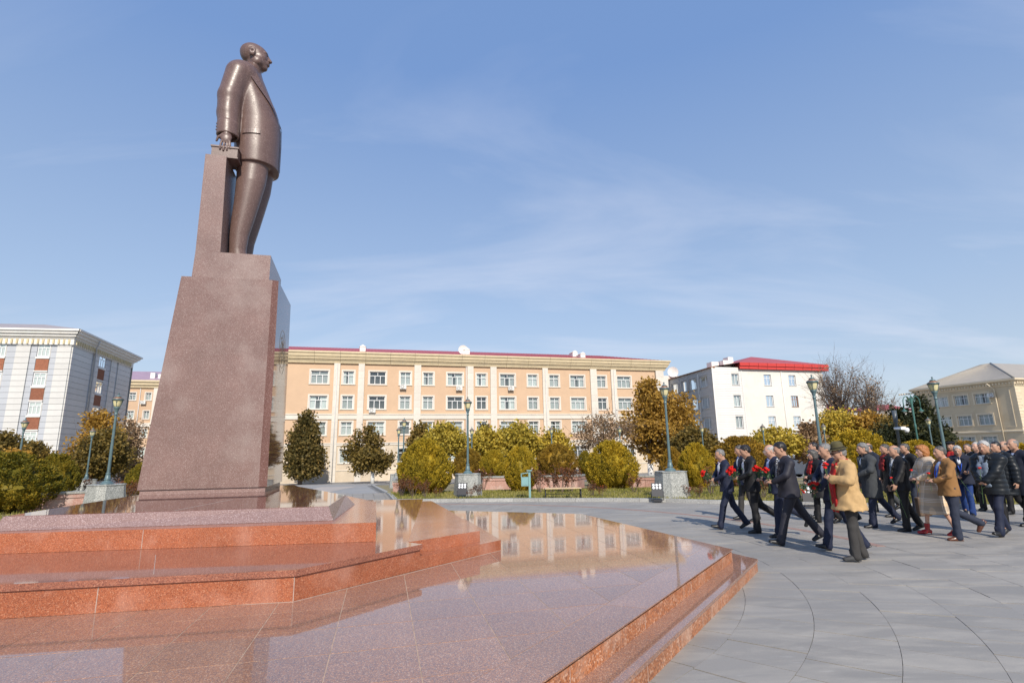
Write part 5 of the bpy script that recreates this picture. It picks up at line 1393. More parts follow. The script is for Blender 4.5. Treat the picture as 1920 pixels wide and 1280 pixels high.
def thuja_mesh(seed, shape, mat, K=400, per=68):
    """unit bush: height 1, radius .5; vertical flame-shaped clumps of sprays"""
    r = np.random.default_rng(seed); Ps = []; Ns = []
    prof = lambda h: (np.sin(np.pi*np.clip(h, 0, 1)**shape[0]))**shape[1]
    h = np.sqrt(r.uniform(0.0, 1, K)) if shape[2] else r.uniform(.02, .985, K)
    th = r.uniform(0, 2*pi, K)+h*7
    big = 1+.035*np.sin(3*th+seed)+.03*np.sin(5*th+9*h)
    for i in range(K):
        R = .5*prof(h[i])*big[i]*r.uniform(.92, 1.03); c = np.array([R*cos(th[i]), R*sin(th[i]), h[i]*.97])
        dirn = np.array([cos(th[i])*.35, sin(th[i])*.35, 1.0]); dirn /= np.linalg.norm(dirn)
        u = r.uniform(-1, 1, per); rad = .036*(1-.55*np.abs(u))*np.sqrt(r.uniform(0.1, 1, per)); a = r.uniform(0, 2*pi, per)
        P = c+dirn*(u*.075)[:, None]+np.stack([rad*np.cos(a), rad*np.sin(a), rad*0], 1)*1.15
        Ps.append(P); Ns.append(np.stack([np.cos(a)*.5+cos(th[i])*.5, np.sin(a)*.5+sin(th[i])*.5, a*0+.2], 1))
    P = np.concatenate(Ps); N = np.concatenate(Ns)
    P[:, 2] = np.maximum(P[:, 2], .01)
    return leaves_mesh('foliage', P, N, .040, .0085, mat, up=.75, r=r, tilt=.35)
TH = {}
def thuja(x0, x1, ytop, Y, label, kind='g', zb=None, depth=1.0, shape=(.72, .62, 0)):
    v = len(TH) % 3; key = (kind, random.choice((0, 1)), shape)
    mat = {'g': lm_thuja, 'n': lm_thujag, 'b': lm_thujab}[kind]
    if key not in TH:
        TH[key] = (thuja_mesh(11+key[1]*7+ord(kind), shape, mat), core_mesh('inner_foliage', [(.02, .05), (.22, .10), (.33, .22), (.37, .4), (.33, .58), (.23, .74), (.10, .86), (.02, .9)] if shape[0] < .8 else [(.02, .05), (.16, .12), (.28, .27), (.34, .45), (.31, .60), (.22, .74), (.10, .86), (.02, .9)], mat, key[1]))
    p0, p1 = D(x0, 860, Y), D(x1, 860, Y); zb = terr(Y)+.05 if zb is None else zb; zt = D((x0+x1)/2, ytop, Y)[2]
    w = (p1[0]-p0[0]); h = zt-zb
    e = empty('thuja_bush', ((p0[0]+p1[0])/2, Y, zb), random.uniform(0, 6), label, 'bush'); e.scale = (w*.96, w*depth*.96, h)
    link('foliage', TH[key][0], e); link('inner_foliage', TH[key][1], e)
    MB().lathe([(.05, -.03), (.035, .12), (.02, .2)], 8).build('stem', m_bark, e)
    return e
def grow_tree(name, x, Y, zb, H, trunk, lobes, K, per, leaf, clr, mat, label, bark=m_bark, white=0, seed=1, r0=.14, cat='tree', group=None, branch=1.0, twigs=0, up=.0, lean=0, shell=.55, ztw=1.0):
    """lobes: (cx, cy, cz, rx, ry, rz) in metres from the foot"""
    r = np.random.default_rng(seed); e = empty(name, (x, Y, zb), 0, label, cat, group)
    lob = np.array(lobes, float); vol = (lob[:, 3]*lob[:, 4]*lob[:, 5])**(2/3); pick = r.choice(len(lob), K, p=vol/vol.sum())
    dirs = r.normal(size=(K, 3)); dirs /= np.linalg.norm(dirs, axis=1)[:, None]
    C = lob[pick, :3]+dirs*lob[pick, 3:]*(shell+(1-shell)*r.uniform(0, 1, (K, 1))**.5)
    top = np.array([lean, 0, trunk])
    mb = MB(); tp = [(0, 0, -.1), (lean*.3, .02, trunk*.4), tuple(top)]
    hub = np.array([lean*1.2, 0, min(H*.75, trunk+(H-trunk)*.45)])
    tp.append(tuple(hub))
    mb.tube(tp, [r0*1.25, r0, r0*.85, r0*.4], 9); mb.build('trunk', bark, e)
    if white: MB().lathe([(r0*1.30, 0), (r0*1.16, white*.5), (r0*1.06, white)], 10).build('limewash', m_lime, e)
    nb = int(min(K, 26)*branch)
    if nb:
        bb = MB()
        for i in range(nb):
            t = r.uniform(0, 1); s = top*(1-t)+hub*t; c = C[i]; m = (s+c)/2+np.array([0, 0, .12*np.linalg.norm(c-s)])*r.uniform(-.3, 1)
            bb.tube([s, m, c], [r0*.38*(1-.4*t), r0*.22, r0*.06], 5, cap=False)
            if twigs:
                for k in range(twigs):
                    u = r.uniform(.3, 1); st = m*(1-u)+c*u; dd = (c-s); dd /= np.linalg.norm(dd); dd = dd*.6+r.normal(size=3)*.55+np.array([0, 0, .25])
                    ln = r.uniform(.5, 1.3)*ztw; mid = st+dd*ln*.5+r.normal(size=3)*.06; en = st+dd*ln
                    bb.tube([st, mid, en], [r0*.09, r0*.055, r0*.025], 4, cap=False)
                    for q in range(3):
                        u2 = r.uniform(.2, .95); s3 = mid*(1-u2)+en*u2; bb.tube([s3, s3+dd*ln*.25+r.normal(size=3)*.22*ztw], [r0*.04, r0*.015], 3, cap=False)
        o = bb.build('branches', bark if not twigs else m_twig, e); o['kind'] = 'stuff'
    if per:
        n = r.poisson(per, K)+1; idx = np.repeat(np.arange(K), n); q = r.normal(size=(len(idx), 3))*clr*np.array([1, 1, .75])
        P = C[idx]+q; N = q/(np.linalg.norm(q, axis=1)[:, None]+1e-9)
        link('crown', leaves_mesh('crown', P, N, leaf, leaf*.42, mat, up=up, r=r, tilt=.8), e)
    return e
def tree_px(name, x0, x1, ytop, ybot, Y, lobes_rel, K, per, leaf, clr, mat, label, trunk=None, xb=None, **kw):
    """crown box given in survey pixels at distance Y; lobes_rel in unit box coords (u across, v up, ru, rv)"""
    a, b = D(x0, ybot, Y), D(x1, ytop, Y); zb = terr(Y); w, zt, zl = b[0]-a[0], b[2], a[2]
    xc = (a[0]+b[0])/2 if xb is None else D(xb, ybot, Y)[0]
    lobes = [(a[0]+u*w-xc, dv*w, zl+v*(zt-zl)-zb, ru*w, ru*w*.9, rv*(zt-zl)) for (u, v, ru, rv, dv) in lobes_rel]
    return grow_tree(name, xc, Y, zb, zt-zb, trunk if trunk is not None else max(.5, zl-zb), lobes, K, per, leaf, clr, mat, label, **kw)

# clipped round thuja bushes
E_ = (.72, .62, 0); O_ = (.85, .60, 0)
thuja(746, 847, 825, 22.3, 'tall round golden green thuja left of the middle lamp', 'g')
thuja(944, 1007, 838, 22.6, 'pointed golden thuja right beside the turquoise bin', 'g', shape=O_)
thuja(899, 952, 844, 29, 'small yellow thuja between the middle lamp and the bin', 'g', zb=.35)
thuja(848, 908, 842, 30, 'bronze thuja directly behind the middle lamp post', 'b', zb=.2)
thuja(1004, 1082, 833, 29, 'wide bronze thuja behind the bench, on the raised bed', 'b', zb=.4)
thuja(1082, 1112, 846, 30, 'small bright green thuja peeping out left of the broad golden one', 'n', zb=.4)
thuja(1096, 1193, 828, 23.6, 'broad golden bronze thuja between bench and right lamp plinth', 'g')
thuja(1236, 1284, 840, 27, 'bronze thuja touching the right lamp post', 'b')
thuja(1274, 1337, 832, 22.6, 'golden thuja right of the right lamp plinth', 'g', shape=O_)
thuja(1326, 1452, 820, 23.5, 'widest amber thuja behind the leading walkers', 'b')
thuja(1408, 1470, 838, 27, 'golden thuja tip behind the bald walker in navy', 'g')
thuja(1556, 1672, 808, 21.5, 'high bright golden thuja behind the hatted walker', 'g', shape=O_)
thuja(1680, 1766, 827, 23, 'golden thuja behind the woman in the checked coat', 'g')
thuja(1776, 1852, 828, 22, 'golden thuja behind the walker with the beret', 'b')
thuja(1538, 1580, 832, 30, 'small golden thuja left of the high golden one', 'g')
thuja(1895, 1960, 832, 24, 'golden thuja cut by the right picture edge', 'g')
thuja(-62, 104, 851, 17.6, 'large dark green and gold thuja at the left edge', 'n')
thuja(73, 145, 852, 25, 'dark green thuja second from the left edge', 'n')
thuja(244, 300, 868, 26, 'small green thuja half hidden behind the pedestal', 'n')

BL = [(.5, .5, .40, .42, 0), (.28, .42, .26, .34, .05), (.72, .42, .26, .34, -.05), (.5, .78, .22, .22, 0)]
CONE = [(.5, .14, .42, .16, 0), (.5, .32, .40, .20, 0), (.48, .52, .31, .18, 0), (.5, .70, .20, .16, 0), (.5, .88, .10, .12, 0)]
tree_px('conifer_tree', 531, 614, 770, 893, 59, CONE, 330, 42, .30, .34, lm_dark, 'dark bronze conifer beside the pedestal, before the peach block', trunk=1.2, seed=3, up=.2, r0=.2, xb=563)
tree_px('juniper_tree', 646, 735, 803, 884, 58, [(.22, .62, .20, .22, 0), (.10, .42, .12, .18, 0), (.25, .85, .10, .14, 0), (.60, .70, .20, .24, 0), (.50, .95, .08, .12, 0), (.5, .35, .40, .22, 0), (.86, .30, .14, .18, 0), (.35, .12, .24, .14, 0), (.75, .14, .20, .16, 0)], 210, 36, .26, .26, lm_jun, 'spreading bronze juniper with limewashed trunk before the peach block', trunk=1.7, white=1.35, seed=4, r0=.17, lean=-.1, xb=699, shell=.2)
tree_px('conifer_tree', 764, 812, 793, 860, 52, CONE, 150, 34, .28, .28, lm_jun, 'bronze conifer poking up behind the tall round bush', seed=5, up=.2)
tree_px('round_tree', 786, 876, 797, 862, 48, BL, 170, 34, .26, .30, lm_yel, 'yellow green round tree left of the middle lamp', seed=6, r0=.1, shell=.7)
tree_px('round_tree', 884, 946, 804, 862, 46, BL, 130, 34, .25, .28, lm_yel, 'smaller yellow green tree just right of the middle lamp', seed=7, r0=.1, shell=.7)
tree_px('round_tree', 924, 1010, 793, 866, 47, BL, 170, 34, .26, .30, lm_yel, 'tallest yellow green round tree, above the bin', seed=8, r0=.1, shell=.7)
tree_px('round_tree', 1000, 1072, 807, 872, 46, BL, 110, 32, .25, .28, lm_yel, 'loose yellow tree behind the far lamp above the bench', seed=9, r0=.1, shell=.6)
tree_px('conifer_tree', 890, 928, 790, 850, 56, CONE, 90, 30, .28, .26, lm_dark, 'dark spruce tip behind the yellow green trees', seed=12, up=.2)
tree_px('bare_tree', 1070, 1192, 772, 852, 44, BL, 130, 20, .17, .26, lm_brn, 'nearly bare brown tree before the right part of the peach block', seed=10, r0=.13, twigs=4, shell=.3, branch=1.4)
tree_px('autumn_tree', 1172, 1308, 716, 868, 55, [(.5, .35, .42, .33, 0), (.42, .70, .22, .24, 0), (.35, .90, .10, .12, 0), (.75, .58, .22, .28, 0), (.24, .48, .24, .26, 0), (.6, .15, .28, .16, 0)], 420, 38, .30, .36, lm_aut, 'big amber autumn tree with limewashed trunk behind the right lamp', trunk=2.0, white=1.5, seed=13, r0=.26, xb=1219, shell=.35)
tree_px('conifer_tree', 1262, 1342, 800, 872, 44, BL, 190, 34, .25, .27, lm_jun, 'dull bronze juniper before the grey sided wall', seed=14, r0=.1)
tree_px('round_tree', 1408, 1502, 804, 852, 42, [(.5, .55, .42, .40, 0), (.3, .3, .28, .3, 0), (.75, .35, .26, .28, 0)], 170, 34, .22, .24, lm_yel, 'flat topped yellow green tree below the white block', seed=15, r0=.1, shell=.6)
tree_px('conifer_tree', 1494, 1546, 793, 862, 42, CONE, 130, 32, .24, .24, lm_brn, 'rust brown conifer right of the flat topped tree', seed=16, up=.2)
tree_px('bare_tree', 1528, 1618, 680, 800, 62, [(.5, .55, .42, .45, 0), (.4, .75, .28, .25, 0)], 80, 9, .20, .32, lm_brn, 'tall bare tree right of the red roof', trunk=4.2, seed=17, r0=.2, twigs=7, shell=.25, branch=3.0, ztw=1.5)
tree_px('bare_tree', 1590, 1672, 702, 806, 60, [(.45, .55, .42, .45, 0), (.6, .3, .36, .3, 0)], 80, 14, .20, .34, lm_brn, 'second bare tree with rusty last leaves, right of the tall one', trunk=3.2, seed=18, r0=.18, twigs=7, shell=.25, branch=3.0, ztw=1.4)
tree_px('brush_tree', 1534, 1612, 768, 838, 54, BL, 200, 32, .28, .36, lm_yel, 'olive and gold brush under the tall bare tree', seed=19, shell=.4, r0=.09)
tree_px('brush_tree', 1590, 1668, 776, 838, 53, BL, 200, 32, .28, .34, lm_aut, 'golden brush under the second bare tree', seed=20, shell=.4, r0=.09)
tree_px('brush_tree', 1640, 1690, 786, 846, 50, BL, 130, 32, .26, .32, lm_jun, 'bronze brush left of the camera pole', seed=21, shell=.4, r0=.09)
tree_px('evergreen_tree', 1668, 1712, 765, 850, 52, CONE, 170, 38, .28, .30, lm_ever, 'dark green cypress just right of the camera pole', seed=22, up=.3)
tree_px('evergreen_tree', 1698, 1762, 744, 852, 54, CONE, 260, 40, .30, .34, lm_ever, 'tallest dark pine before the tan block corner', seed=23, up=.1, r0=.18)
tree_px('evergreen_tree', 1650, 1700, 800, 850, 46, BL, 150, 36, .24, .28, lm_ever, 'low dark evergreen left of the far lamp', seed=24, r0=.09)
tree_px('evergreen_tree', 1716, 1776, 798, 852, 44, BL, 180, 36, .24, .28, lm_ever, 'rounded evergreen at the foot of the tan block', seed=25, r0=.09)
tree_px('autumn_tree', 124, 228, 770, 895, 42, [(.62, .62, .34, .34, 0), (.35, .35, .34, .3, 0), (.75, .3, .28, .3, 0), (.5, .85, .2, .14, 0)], 250, 26, .20, .28, lm_aut, 'thin amber tree left of the near left lamp', trunk=1.4, seed=26, r0=.14, shell=.4, twigs=2)
tree_px('autumn_tree', 206, 272, 780, 905, 46, [(.5, .6, .44, .38, 0), (.5, .3, .46, .3, 0)], 200, 20, .20, .30, lm_brn, 'half bare brown tree close to the left side of the pedestal', trunk=1.6, seed=27, r0=.14, shell=.3, twigs=3)
tree_px('juniper_tree', 140, 244, 806, 893, 34, [(.5, .45, .46, .42, 0), (.55, .75, .26, .24, 0), (.4, .2, .36, .2, 0)], 300, 38, .17, .22, lm_jun, 'bronze juniper with white trunk between the two left lamps', trunk=1.0, white=.8, seed=28, r0=.11, xb=192, shell=.5)
tree_px('brush_tree', -40, 42, 812, 880, 27, BL, 240, 34, .14, .20, lm_jun, 'bronze gold shrub behind the left edge bush', seed=29, r0=.08, shell=.5)
tree_px('brush_tree', 30, 92, 832, 880, 29, BL, 180, 34, .14, .17, lm_jun, 'dull brown shrub behind the leftmost lamp', seed=30, r0=.08, shell=.5)
tree_px('brush_tree', 2, 50, 846, 884, 24, BL, 110, 30, .13, .16, lm_aut, 'yellow tinged shrub low behind the left edge bush', seed=33, r0=.07, shell=.5)

# rose bushes
RM = {}
def rose_mesh(seed):
    r = np.random.default_rng(seed); sb = MB(); P = []
    for i in range(13):
        a = r.uniform(0, 2*pi); h = r.uniform(.55, 1.0); sp = r.uniform(.1, .42); b0 = np.array([.05*cos(a), .05*sin(a), 0]); b2 = np.array([sp*cos(a), sp*sin(a), h]); b1 = (b0+b2)/2+np.array([.03, .02, .06])
        sb.tube([b0, b1, b2], [.010, .008, .004], 4, cap=False)
        for k in range(3):
            u = r.uniform(.4, 1); s = b1*(1-u)+b2*u; e_ = s+r.normal(size=3)*.10+np.array([0, 0, .08]); sb.tube([s, e_], [.005, .003], 3, cap=False); P += [e_+r.normal(size=3)*.03 for _ in range(9)]
        P += [b1*(1-u)+b2*u+r.normal(size=3)*.04 for u in r.uniform(.1, 1, 16)]
    P = np.array(P); return sb.mesh('stems', m_twig), leaves_mesh('leaves', P, P*0+np.array([0, 0, .5]), .065, .022, lm_rose, r=r)
m_petal = plain('pale_rose_petal', (.75, .42, .38), .6, .1); m_redp = plain('red_rose_petal', (.55, .03, .02), .6, .1)
for v in range(3): RM[v] = rose_mesh(40+v)
spots = [(752, 931, 21, .8, 'beside the granite wall corner, left of the tall round bush'), (775, 934, 20.6, .7, 'at the left foot of the tall round bush'), (795, 935, 20.3, .6, 'before the tall round bush'), (898, 934, 20.3, .5, 'just right of the middle lamp plinth'), (880, 936, 19.7, .4, 'before the middle lamp plinth, on the right'),
 (905, 930, 23.5, .95, 'behind the middle lamp plinth'), (1013, 932, 21.5, .95, 'between the bin and the bench'), (1052, 931, 21.3, 1.15, 'right behind the bench, reddish and full'), (1070, 931, 21.5, 1.0, 'behind the right half of the bench'), (1036, 931, 21.4, .8, 'behind the left half of the bench'), (1112, 937, 19.4, .5, 'right of the bench, low'), (1128, 937, 19.3, .45, 'right of the bench with a red bloom'),
 (1190, 934, 20.5, .7, 'left of the right floodlight'), (1270, 939, 18.3, .5, 'right of the right lamp plinth'), (1290, 939, 18.2, .5, 'second right of the right lamp plinth, with pale blooms'), (1310, 940, 18, .45, 'left of the leading walker'), (1333, 932, 19.5, .95, 'tall and dry, left of the leading walker'), (1400, 941, 17.9, .7, 'between the first walkers'), (1432, 941, 17.6, .7, 'behind the bald walker'), (820, 935, 20.2, .4, 'low before the tall round bush, on the right'), (240, 928, 19.5, .9, 'right of the near left lamp plinth'), (257, 926, 20.5, .8, 'between the near left lamp and the pedestal'), (150, 912, 27, .9, 'before the far left plinth')]
for i, (x, y, Y, s, l) in enumerate(spots):
    p = D(x, y, Y); e = empty('rose_bush', (p[0], Y, terr(Y)+.05), random.uniform(0, 6), 'dry rose bush '+l, 'rose bush', 'rose bushes along the beds'); e.scale = (s, s, s*random.uniform(.85, 1.0))
    st, lv = RM[i % 3]; link('stems', st, e); link('leaves', lv, e)
    if 'bloom' in l or i % 6 == 5:
        for k in range(5):
            a = random.uniform(0, 6.28); rr = random.uniform(.1, .4); f = MB().lathe([(.001, -.02), (.03, 0), (.04, .02), (.028, .035), (.001, .03)], 8, (rr*cos(a), rr*sin(a), random.uniform(.6, .98))).build('bloom', m_redp if 'red bloom' in l else m_petal, e)
# grass blades on the beds near the square
gm = leaf_mat('lawn_grass', [(.10, .115, .025), (.20, .20, .045), (.34, .31, .09), (.46, .38, .17)], .3, nscale=.6)
def grass(name, poly, n, ymax, hgt, label=None):
    xs = [p[0] for p in poly]; ys_ = [p[1] for p in poly]; r = np.random.default_rng(5); P = []
    while len(P) < n:
        X = r.uniform(max(min(xs), -24), min(max(xs), 24), 4000); Yy = r.uniform(min(ys_), ymax, 4000)
        for a, b in zip(X, Yy):
            if inside(poly, a, b) and inside(poly, a, b-.2): P.append((a, b, terr(b)+.05))
        if not len(P): break
    P = np.array(P[:n]); me = leaves_mesh(name, P, P*0, hgt, .012, gm, up=2.2, r=r, tilt=.5)
    return tag(link(name, me), 'short autumn lawn grass growing in the '+label, 'grass', kind='stuff')
grass('lawn_grass', bedA, 60000, 24, .10, 'main garden bed'); grass('lawn_grass', bedB, 15000, 24, .11, 'left garden bed')
# ================================================================ people
def cloth(name, c, rough=.8, var=.10, bmp=.25, bs=30): return plain('cloth_'+name, c, rough, var, 9, bmp=bmp, bscale=bs, spec=.3)
def skin(name, c): return plain('skin_'+name, c, .5, .08, 14, spec=.4)
SK = {'a': skin('fair', (.50, .29, .21)), 'b': skin('tan', (.43, .245, .165)), 'c': skin('warm', (.46, .235, .16))}
m_eye = plain('eye_dark', (.03, .02, .018), .3); m_lip = plain('lip', (.34, .12, .10), .5)
HAIR = {'black': plain('hair_black', (.012, .010, .010), .45, .2, 30, bmp=.6, bscale=90), 'grey': plain('hair_grey', (.17, .165, .16), .6, .3, 30, bmp=.6, bscale=90), 'dark': plain('hair_greying', (.07, .065, .06), .5, .45, 40, bmp=.6, bscale=90),
 'white': plain('hair_white', (.36, .355, .345), .6, .2, 30, bmp=.6, bscale=90), 'orange': plain('hair_auburn', (.34, .13, .035), .5, .3, 30, bmp=.6, bscale=90)}
m_brow = {'black': HAIR['black'], 'dark': HAIR['dark'], 'grey': HAIR['grey'], 'white': HAIR['white'], 'orange': HAIR['dark']}
m_shoe = plain('black_leather', (.012, .012, .013), .42, .1); m_shoeb = plain('brown_leather', (.10, .035, .018), .3, .3); m_boot = plain('red_patent', (.30, .01, .015), .12, .1); m_trainer = plain('dark_trainer', (.035, .036, .038), .7, .2)
m_shirtw = cloth('white_shirt', (.74, .75, .77), .8, .03); m_shirtb = cloth('blue_shirt', (.36, .45, .66)); m_glassf = plain('spectacle_frame', (.6, .6, .6), .3); m_spec = plain('dark_lens', (.02, .02, .02), .1)
def plaid_mat():
    m, t, b = base('checked_wool', .85, .2); co = coords(t); sp = t.new('ShaderNodeSeparateXYZ'); t.lk(co, sp.inputs[0])
    def band(v, per, w, ph=0.):
        f = t.math('FRACT', t.math('ADD', t.math('DIVIDE', v, per), ph+50.)); return t.math('LESS_THAN', f, w)
    h = t.math('ADD', t.math('ADD', sp.outputs[0], t.math('MULTIPLY', sp.outputs[1], 1.0)), 0.0)
    o = t.mix(t.math('MULTIPLY', band(sp.outputs[2], .24, .40), .55), (.68, .48, .29), (.34, .29, .24))
    o = t.mix(t.math('MULTIPLY', band(h, .26, .38), .5), o, (.26, .23, .20))
    for ph in (.05, .17, .30): o = t.mix(t.math('MULTIPLY', band(sp.outputs[2], .24, .03, ph), .9), o, (.70, .66, .60)); o = t.mix(t.math('MULTIPLY', band(h, .26, .03, ph), .9), o, (.70, .66, .60))
    t.lk(o, b.inputs['Base Color']); return m
m_plaid = plaid_mat()
def stripe_mat(name, c1, c2, per=.03, diag=True):
    if name in MATS: return MATS[name]
    m, t, b = base(name, .6, .3); co = coords(t); sp = t.new('ShaderNodeSeparateXYZ'); t.lk(co, sp.inputs[0])
    v = t.math('ADD', t.math('MULTIPLY', sp.outputs[1], 1.0 if diag else 0), sp.outputs[2])
    o = t.mix(t.math('LESS_THAN', t.math('FRACT', t.math('ADD', t.math('DIVIDE', v, per), 40.)), .4), c1, c2); t.lk(o, b.inputs['Base Color']); return m
m_green_stem = plain('flower_stem', (.09, .17, .06), .6, .2, 20); m_carn = plain('red_carnation', (.72, .012, .008), .55, .18, 60); m_fleaf = plain('bouquet_leaf', (.035, .075, .03), .6, .3, 20)

def ik(S, T_, l1, l2, hint):
    S, T_, hint = np.array(S, float), np.array(T_, float), np.array(hint, float)
    v = T_-S; d = np.linalg.norm(v); d2 = min(d, (l1+l2)*.995); v /= d; T_ = S+v*d2
    a = (l1*l1-l2*l2+d2*d2)/(2*d2); h = sqrt(max(0, l1*l1-a*a)); n = hint-v*(hint@v); n /= np.linalg.norm(n)+1e-9
    return S+v*a+n*h, T_
ARM = {  # wrist targets (x forward, y left) for a 1.75 m body, elbow hint, hand direction, back-of-hand
 'down': ((.06, .30, .86), (-1, .5, 0), (.15, 0, -1), (0, 1, .0)), 'back': ((-.16, .29, .88), (-1, .5, 0), (-.25, 0, -1), (0, 1, 0)), 'fwd': ((.24, .26, .90), (-1, .5, 0), (.35, 0, -1), (0, 1, .1)),
 'hold': ((.265, .10, 1.09), (-.2, 1, -.6), (.75, -.6, .12), (.3, .6, .6)), 'holdlow': ((.30, .08, .98), (-.3, 1, -.4), (.7, -.6, -.3), (.5, .6, .4)), 'high': ((.25, .14, 1.22), (-.2, 1, -.8), (.6, -.35, .5), (.2, .9, .2)), 'belly': ((.24, .04, 1.00), (-.3, 1, -.3), (.5, -.8, -.2), (.7, .5, .3)), 'phone': ((.34, .14, 1.06), (-.2, 1, -.5), (.85, -.3, .15), (0, .3, -1))}
PEOPLE = []
def person(label, x, y, face, h=1.74, girth=1.0, skin_='b', hair='dark', hairstyle='short', coat='suit', coatm=None, troum=None, shoe=m_shoe, legs=(26, -20, 4, 30), arms=('hold', 'down'), look=(0, 0), lean=3, shirt=m_shirtw, tie=None, hat=None, extra=(), vox=.0128, female=False, seed=None, hem=None, group='people walking with red carnations'):
    """face = heading in degrees (0 = +x, 90 = away); legs = front thigh, rear thigh, front knee, rear knee; first entry of arms is the right arm"""
    seed = len(PEOPLE)+1 if seed is None else seed; r = np.random.default_rng(seed); sc = h/1.75
    e = empty('person', (x, y, 0), radians(face), label, 'person', group); PEOPLE.append(e); e.scale = (sc, sc, sc)
    ln = radians(lean); gx = girth
    if h < 1.79: legs = (legs[0]*.85, legs[1]*.84, legs[2]+3, legs[3])
    HIPZ = .92; hipL, hipR = np.array([0, .088, HIPZ]), np.array([0, -.088, HIPZ])
    def leg(hip, th, kn):
        th, kn = radians(th), radians(kn); k = hip+.43*np.array([sin(th), 0, -cos(th)]); a = k+.42*np.array([sin(th-kn), 0, -cos(th-kn)]); return k, a, th-kn
    side = 1 if seed % 2 else -1
    F_, R_ = (hipL, hipR) if side > 0 else (hipR, hipL)
    kf, af, pf = leg(F_, legs[0], legs[2]); kr, ar, pr = leg(R_, legs[1], legs[3])
    pitchf = radians(14) if legs[0] > 14 else radians(0); pitchr = -radians(min(60, max(0, legs[3]*.9+(-legs[1])*.6)))
    if legs[0] < 14: pitchf = 0
    def foot_low(a, pt):
        heel = a+np.array([-.06*cos(pt)+.07*sin(pt), 0, -.075*cos(pt)-.06*sin(pt)]); toe = a+np.array([.17*cos(pt)+.07*sin(pt), 0, -.075*cos(pt)+.17*sin(pt)]); return min(heel[2], toe[2])
    low = min(foot_low(af, pitchf), foot_low(ar, pitchr)); dz = np.array([0, 0, -low+.004])
    hipL, hipR, kf, af, kr, ar = [v+dz for v in (hipL, hipR, kf, af, kr, ar)]; F_, R_ = F_+dz, R_+dz; Z0 = dz[2]
    tl = lambda p: np.array([p[0]*cos(ln)+(p[2]-.95)*sin(ln), p[1], .95+(p[2]-.95)*cos(ln)-p[0]*sin(ln)])+dz
    TR = np.array([[cos(ln), 0, sin(ln)], [0, 1, 0], [-sin(ln), 0, cos(ln)]])
    sh = {s: tl(np.array([-.005, s*.196*(.90 if female else 1)*(.75+.25*gx), 1.437])) for s in (-1, 1)}
    A = {}
    for s, nm in ((-1, arms[0]), (1, arms[1])):
        w, hint, hd, hb = ARM[nm]; w = np.array(w)*[1, s, 1]+np.array([.06*(gx-1)*2, s*.05*(gx-1), 0]); el, wr = ik(sh[s], tl(w), .285, .255, np.array(hint)*[1, s, 1])
        A[s] = (el, wr, np.array(hd)*[1, s, 1], np.array(hb)*[1, s, 1], nm)
    hc = tl(np.array([.040, 0, 1.618])); HR = TR @ rotz(radians(look[0])) @ roty(radians(look[1]))
    lo = [min(-.45, ar[0]-.2, A[1][1][0]-.2, A[-1][1][0]-.2), -.42, -.02]; hi = [max(.5, af[0]+.3), .42, 1.86]
    sm = SK[skin_]
    # -------- body (one continuous skin)
    S = Sculpt(lo, hi, vox)
    sculpt_head(S, hc, HR, 1.0, 0, 1, 2, 3, True, 1.0, .94 if female else 1.0, female)
    nb = tl(np.array([0, 0, 1.47])); S.cap(nb, hc+HR@np.array([-.02, 0, -.05]), .062, .060, .03)
    ch = tl(np.array([0, 0, 1.28])); pv = np.array([0, 0, .96])+dz
    S.cap(ch, nb, .10, .06, .04); S.cap(pv, ch, .10, .11, .05)
    for s in (-1, 1):
        el, wr, hd, hb, nm = A[s]; S.cap(ch+np.array([0, s*.05, .05]), sh[s]+np.array([0, -s*.02, -.06]), .05, .04, .03); S.cap(sh[s]+np.array([0, -s*.02, -.06]), el, .040, .034, .02); S.cap(el, wr, .034, .026, .015)
        sculpt_hand(S, wr, hd, hb, 1.0, 1.05 if nm not in ('down', 'back', 'fwd') else .45, 0, s if True else 1)
    for hp, k, a in ((F_, kf, af), (R_, kr, ar)):
        S.cap(pv, hp, .09, .07, .03); S.cap(hp, k, .06, .045, .03); S.cap(k, a, .042, .032, .02); S.cap(a, a+np.array([.06, 0, -.03]), .032, .025, .02)
    link('body', S.mesh('body', [sm, m_eye, m_lip, m_brow[hair]], 0), e)
    # -------- trousers or bare legs
    if troum:
        S = Sculpt([lo[0], -.34, -.02], [hi[0], .34, 1.12], .0160)
        S.ell(np.array([-.005, 0, .955])+dz, (.112*gx, .155*(.5+.5*gx), .125), .05); S.cap(pv+np.array([0, 0, .08]), pv, .12*gx, .12*gx, .05)
        for i, (hp, k, a) in enumerate(((F_, kf, af), (R_, kr, ar))):
            S.cap(hp+np.array([-.005, 0, 0]), k, .094*(.6+.4*gx), .068, .045); S.cap(k, a+np.array([-.008, 0, -.022]), .067, .068, .02)
            for q in range(4):   # folds over the shoe and behind the knee
                c = a+(k-a)*(.03+q*.05); S.cap(c+np.array([.05, -.04, .01*(-1)**q]), c+np.array([.03, .05, -.01]), .014, .010, .02)
        S.wrinkle(.0032, 17, seed, .55)
        link('trousers', S.mesh('trousers', [troum], 1), e)
    # -------- shoes
    for i, (a, pt, k) in enumerate(((af, pitchf, kf), (ar, pitchr, kr))):
        S = Sculpt(a-np.array([.26, .12, .25]), a+np.array([.30, .12, .12]), .011); Rp = roty(-pt); P = lambda x_, y_, z_: a+Rp@np.array([x_, y_, z_])
        S.cap(P(-.045, 0, -.035), P(.07, 0, -.038), .036, .036, .02, sq=None); S.cap(P(.06, 0, -.045), P(.165, 0, -.055), .036, .026, .03); S.cap(P(0, 0, -.01), P(-.01, 0, .03 if shoe is not m_boot else .16), .040, .042 if shoe is not m_boot else .052, .02)
        if shoe is m_boot: S.cap(P(-.055, 0, -.05), P(-.062, 0, -.085), .016, .008, .01)
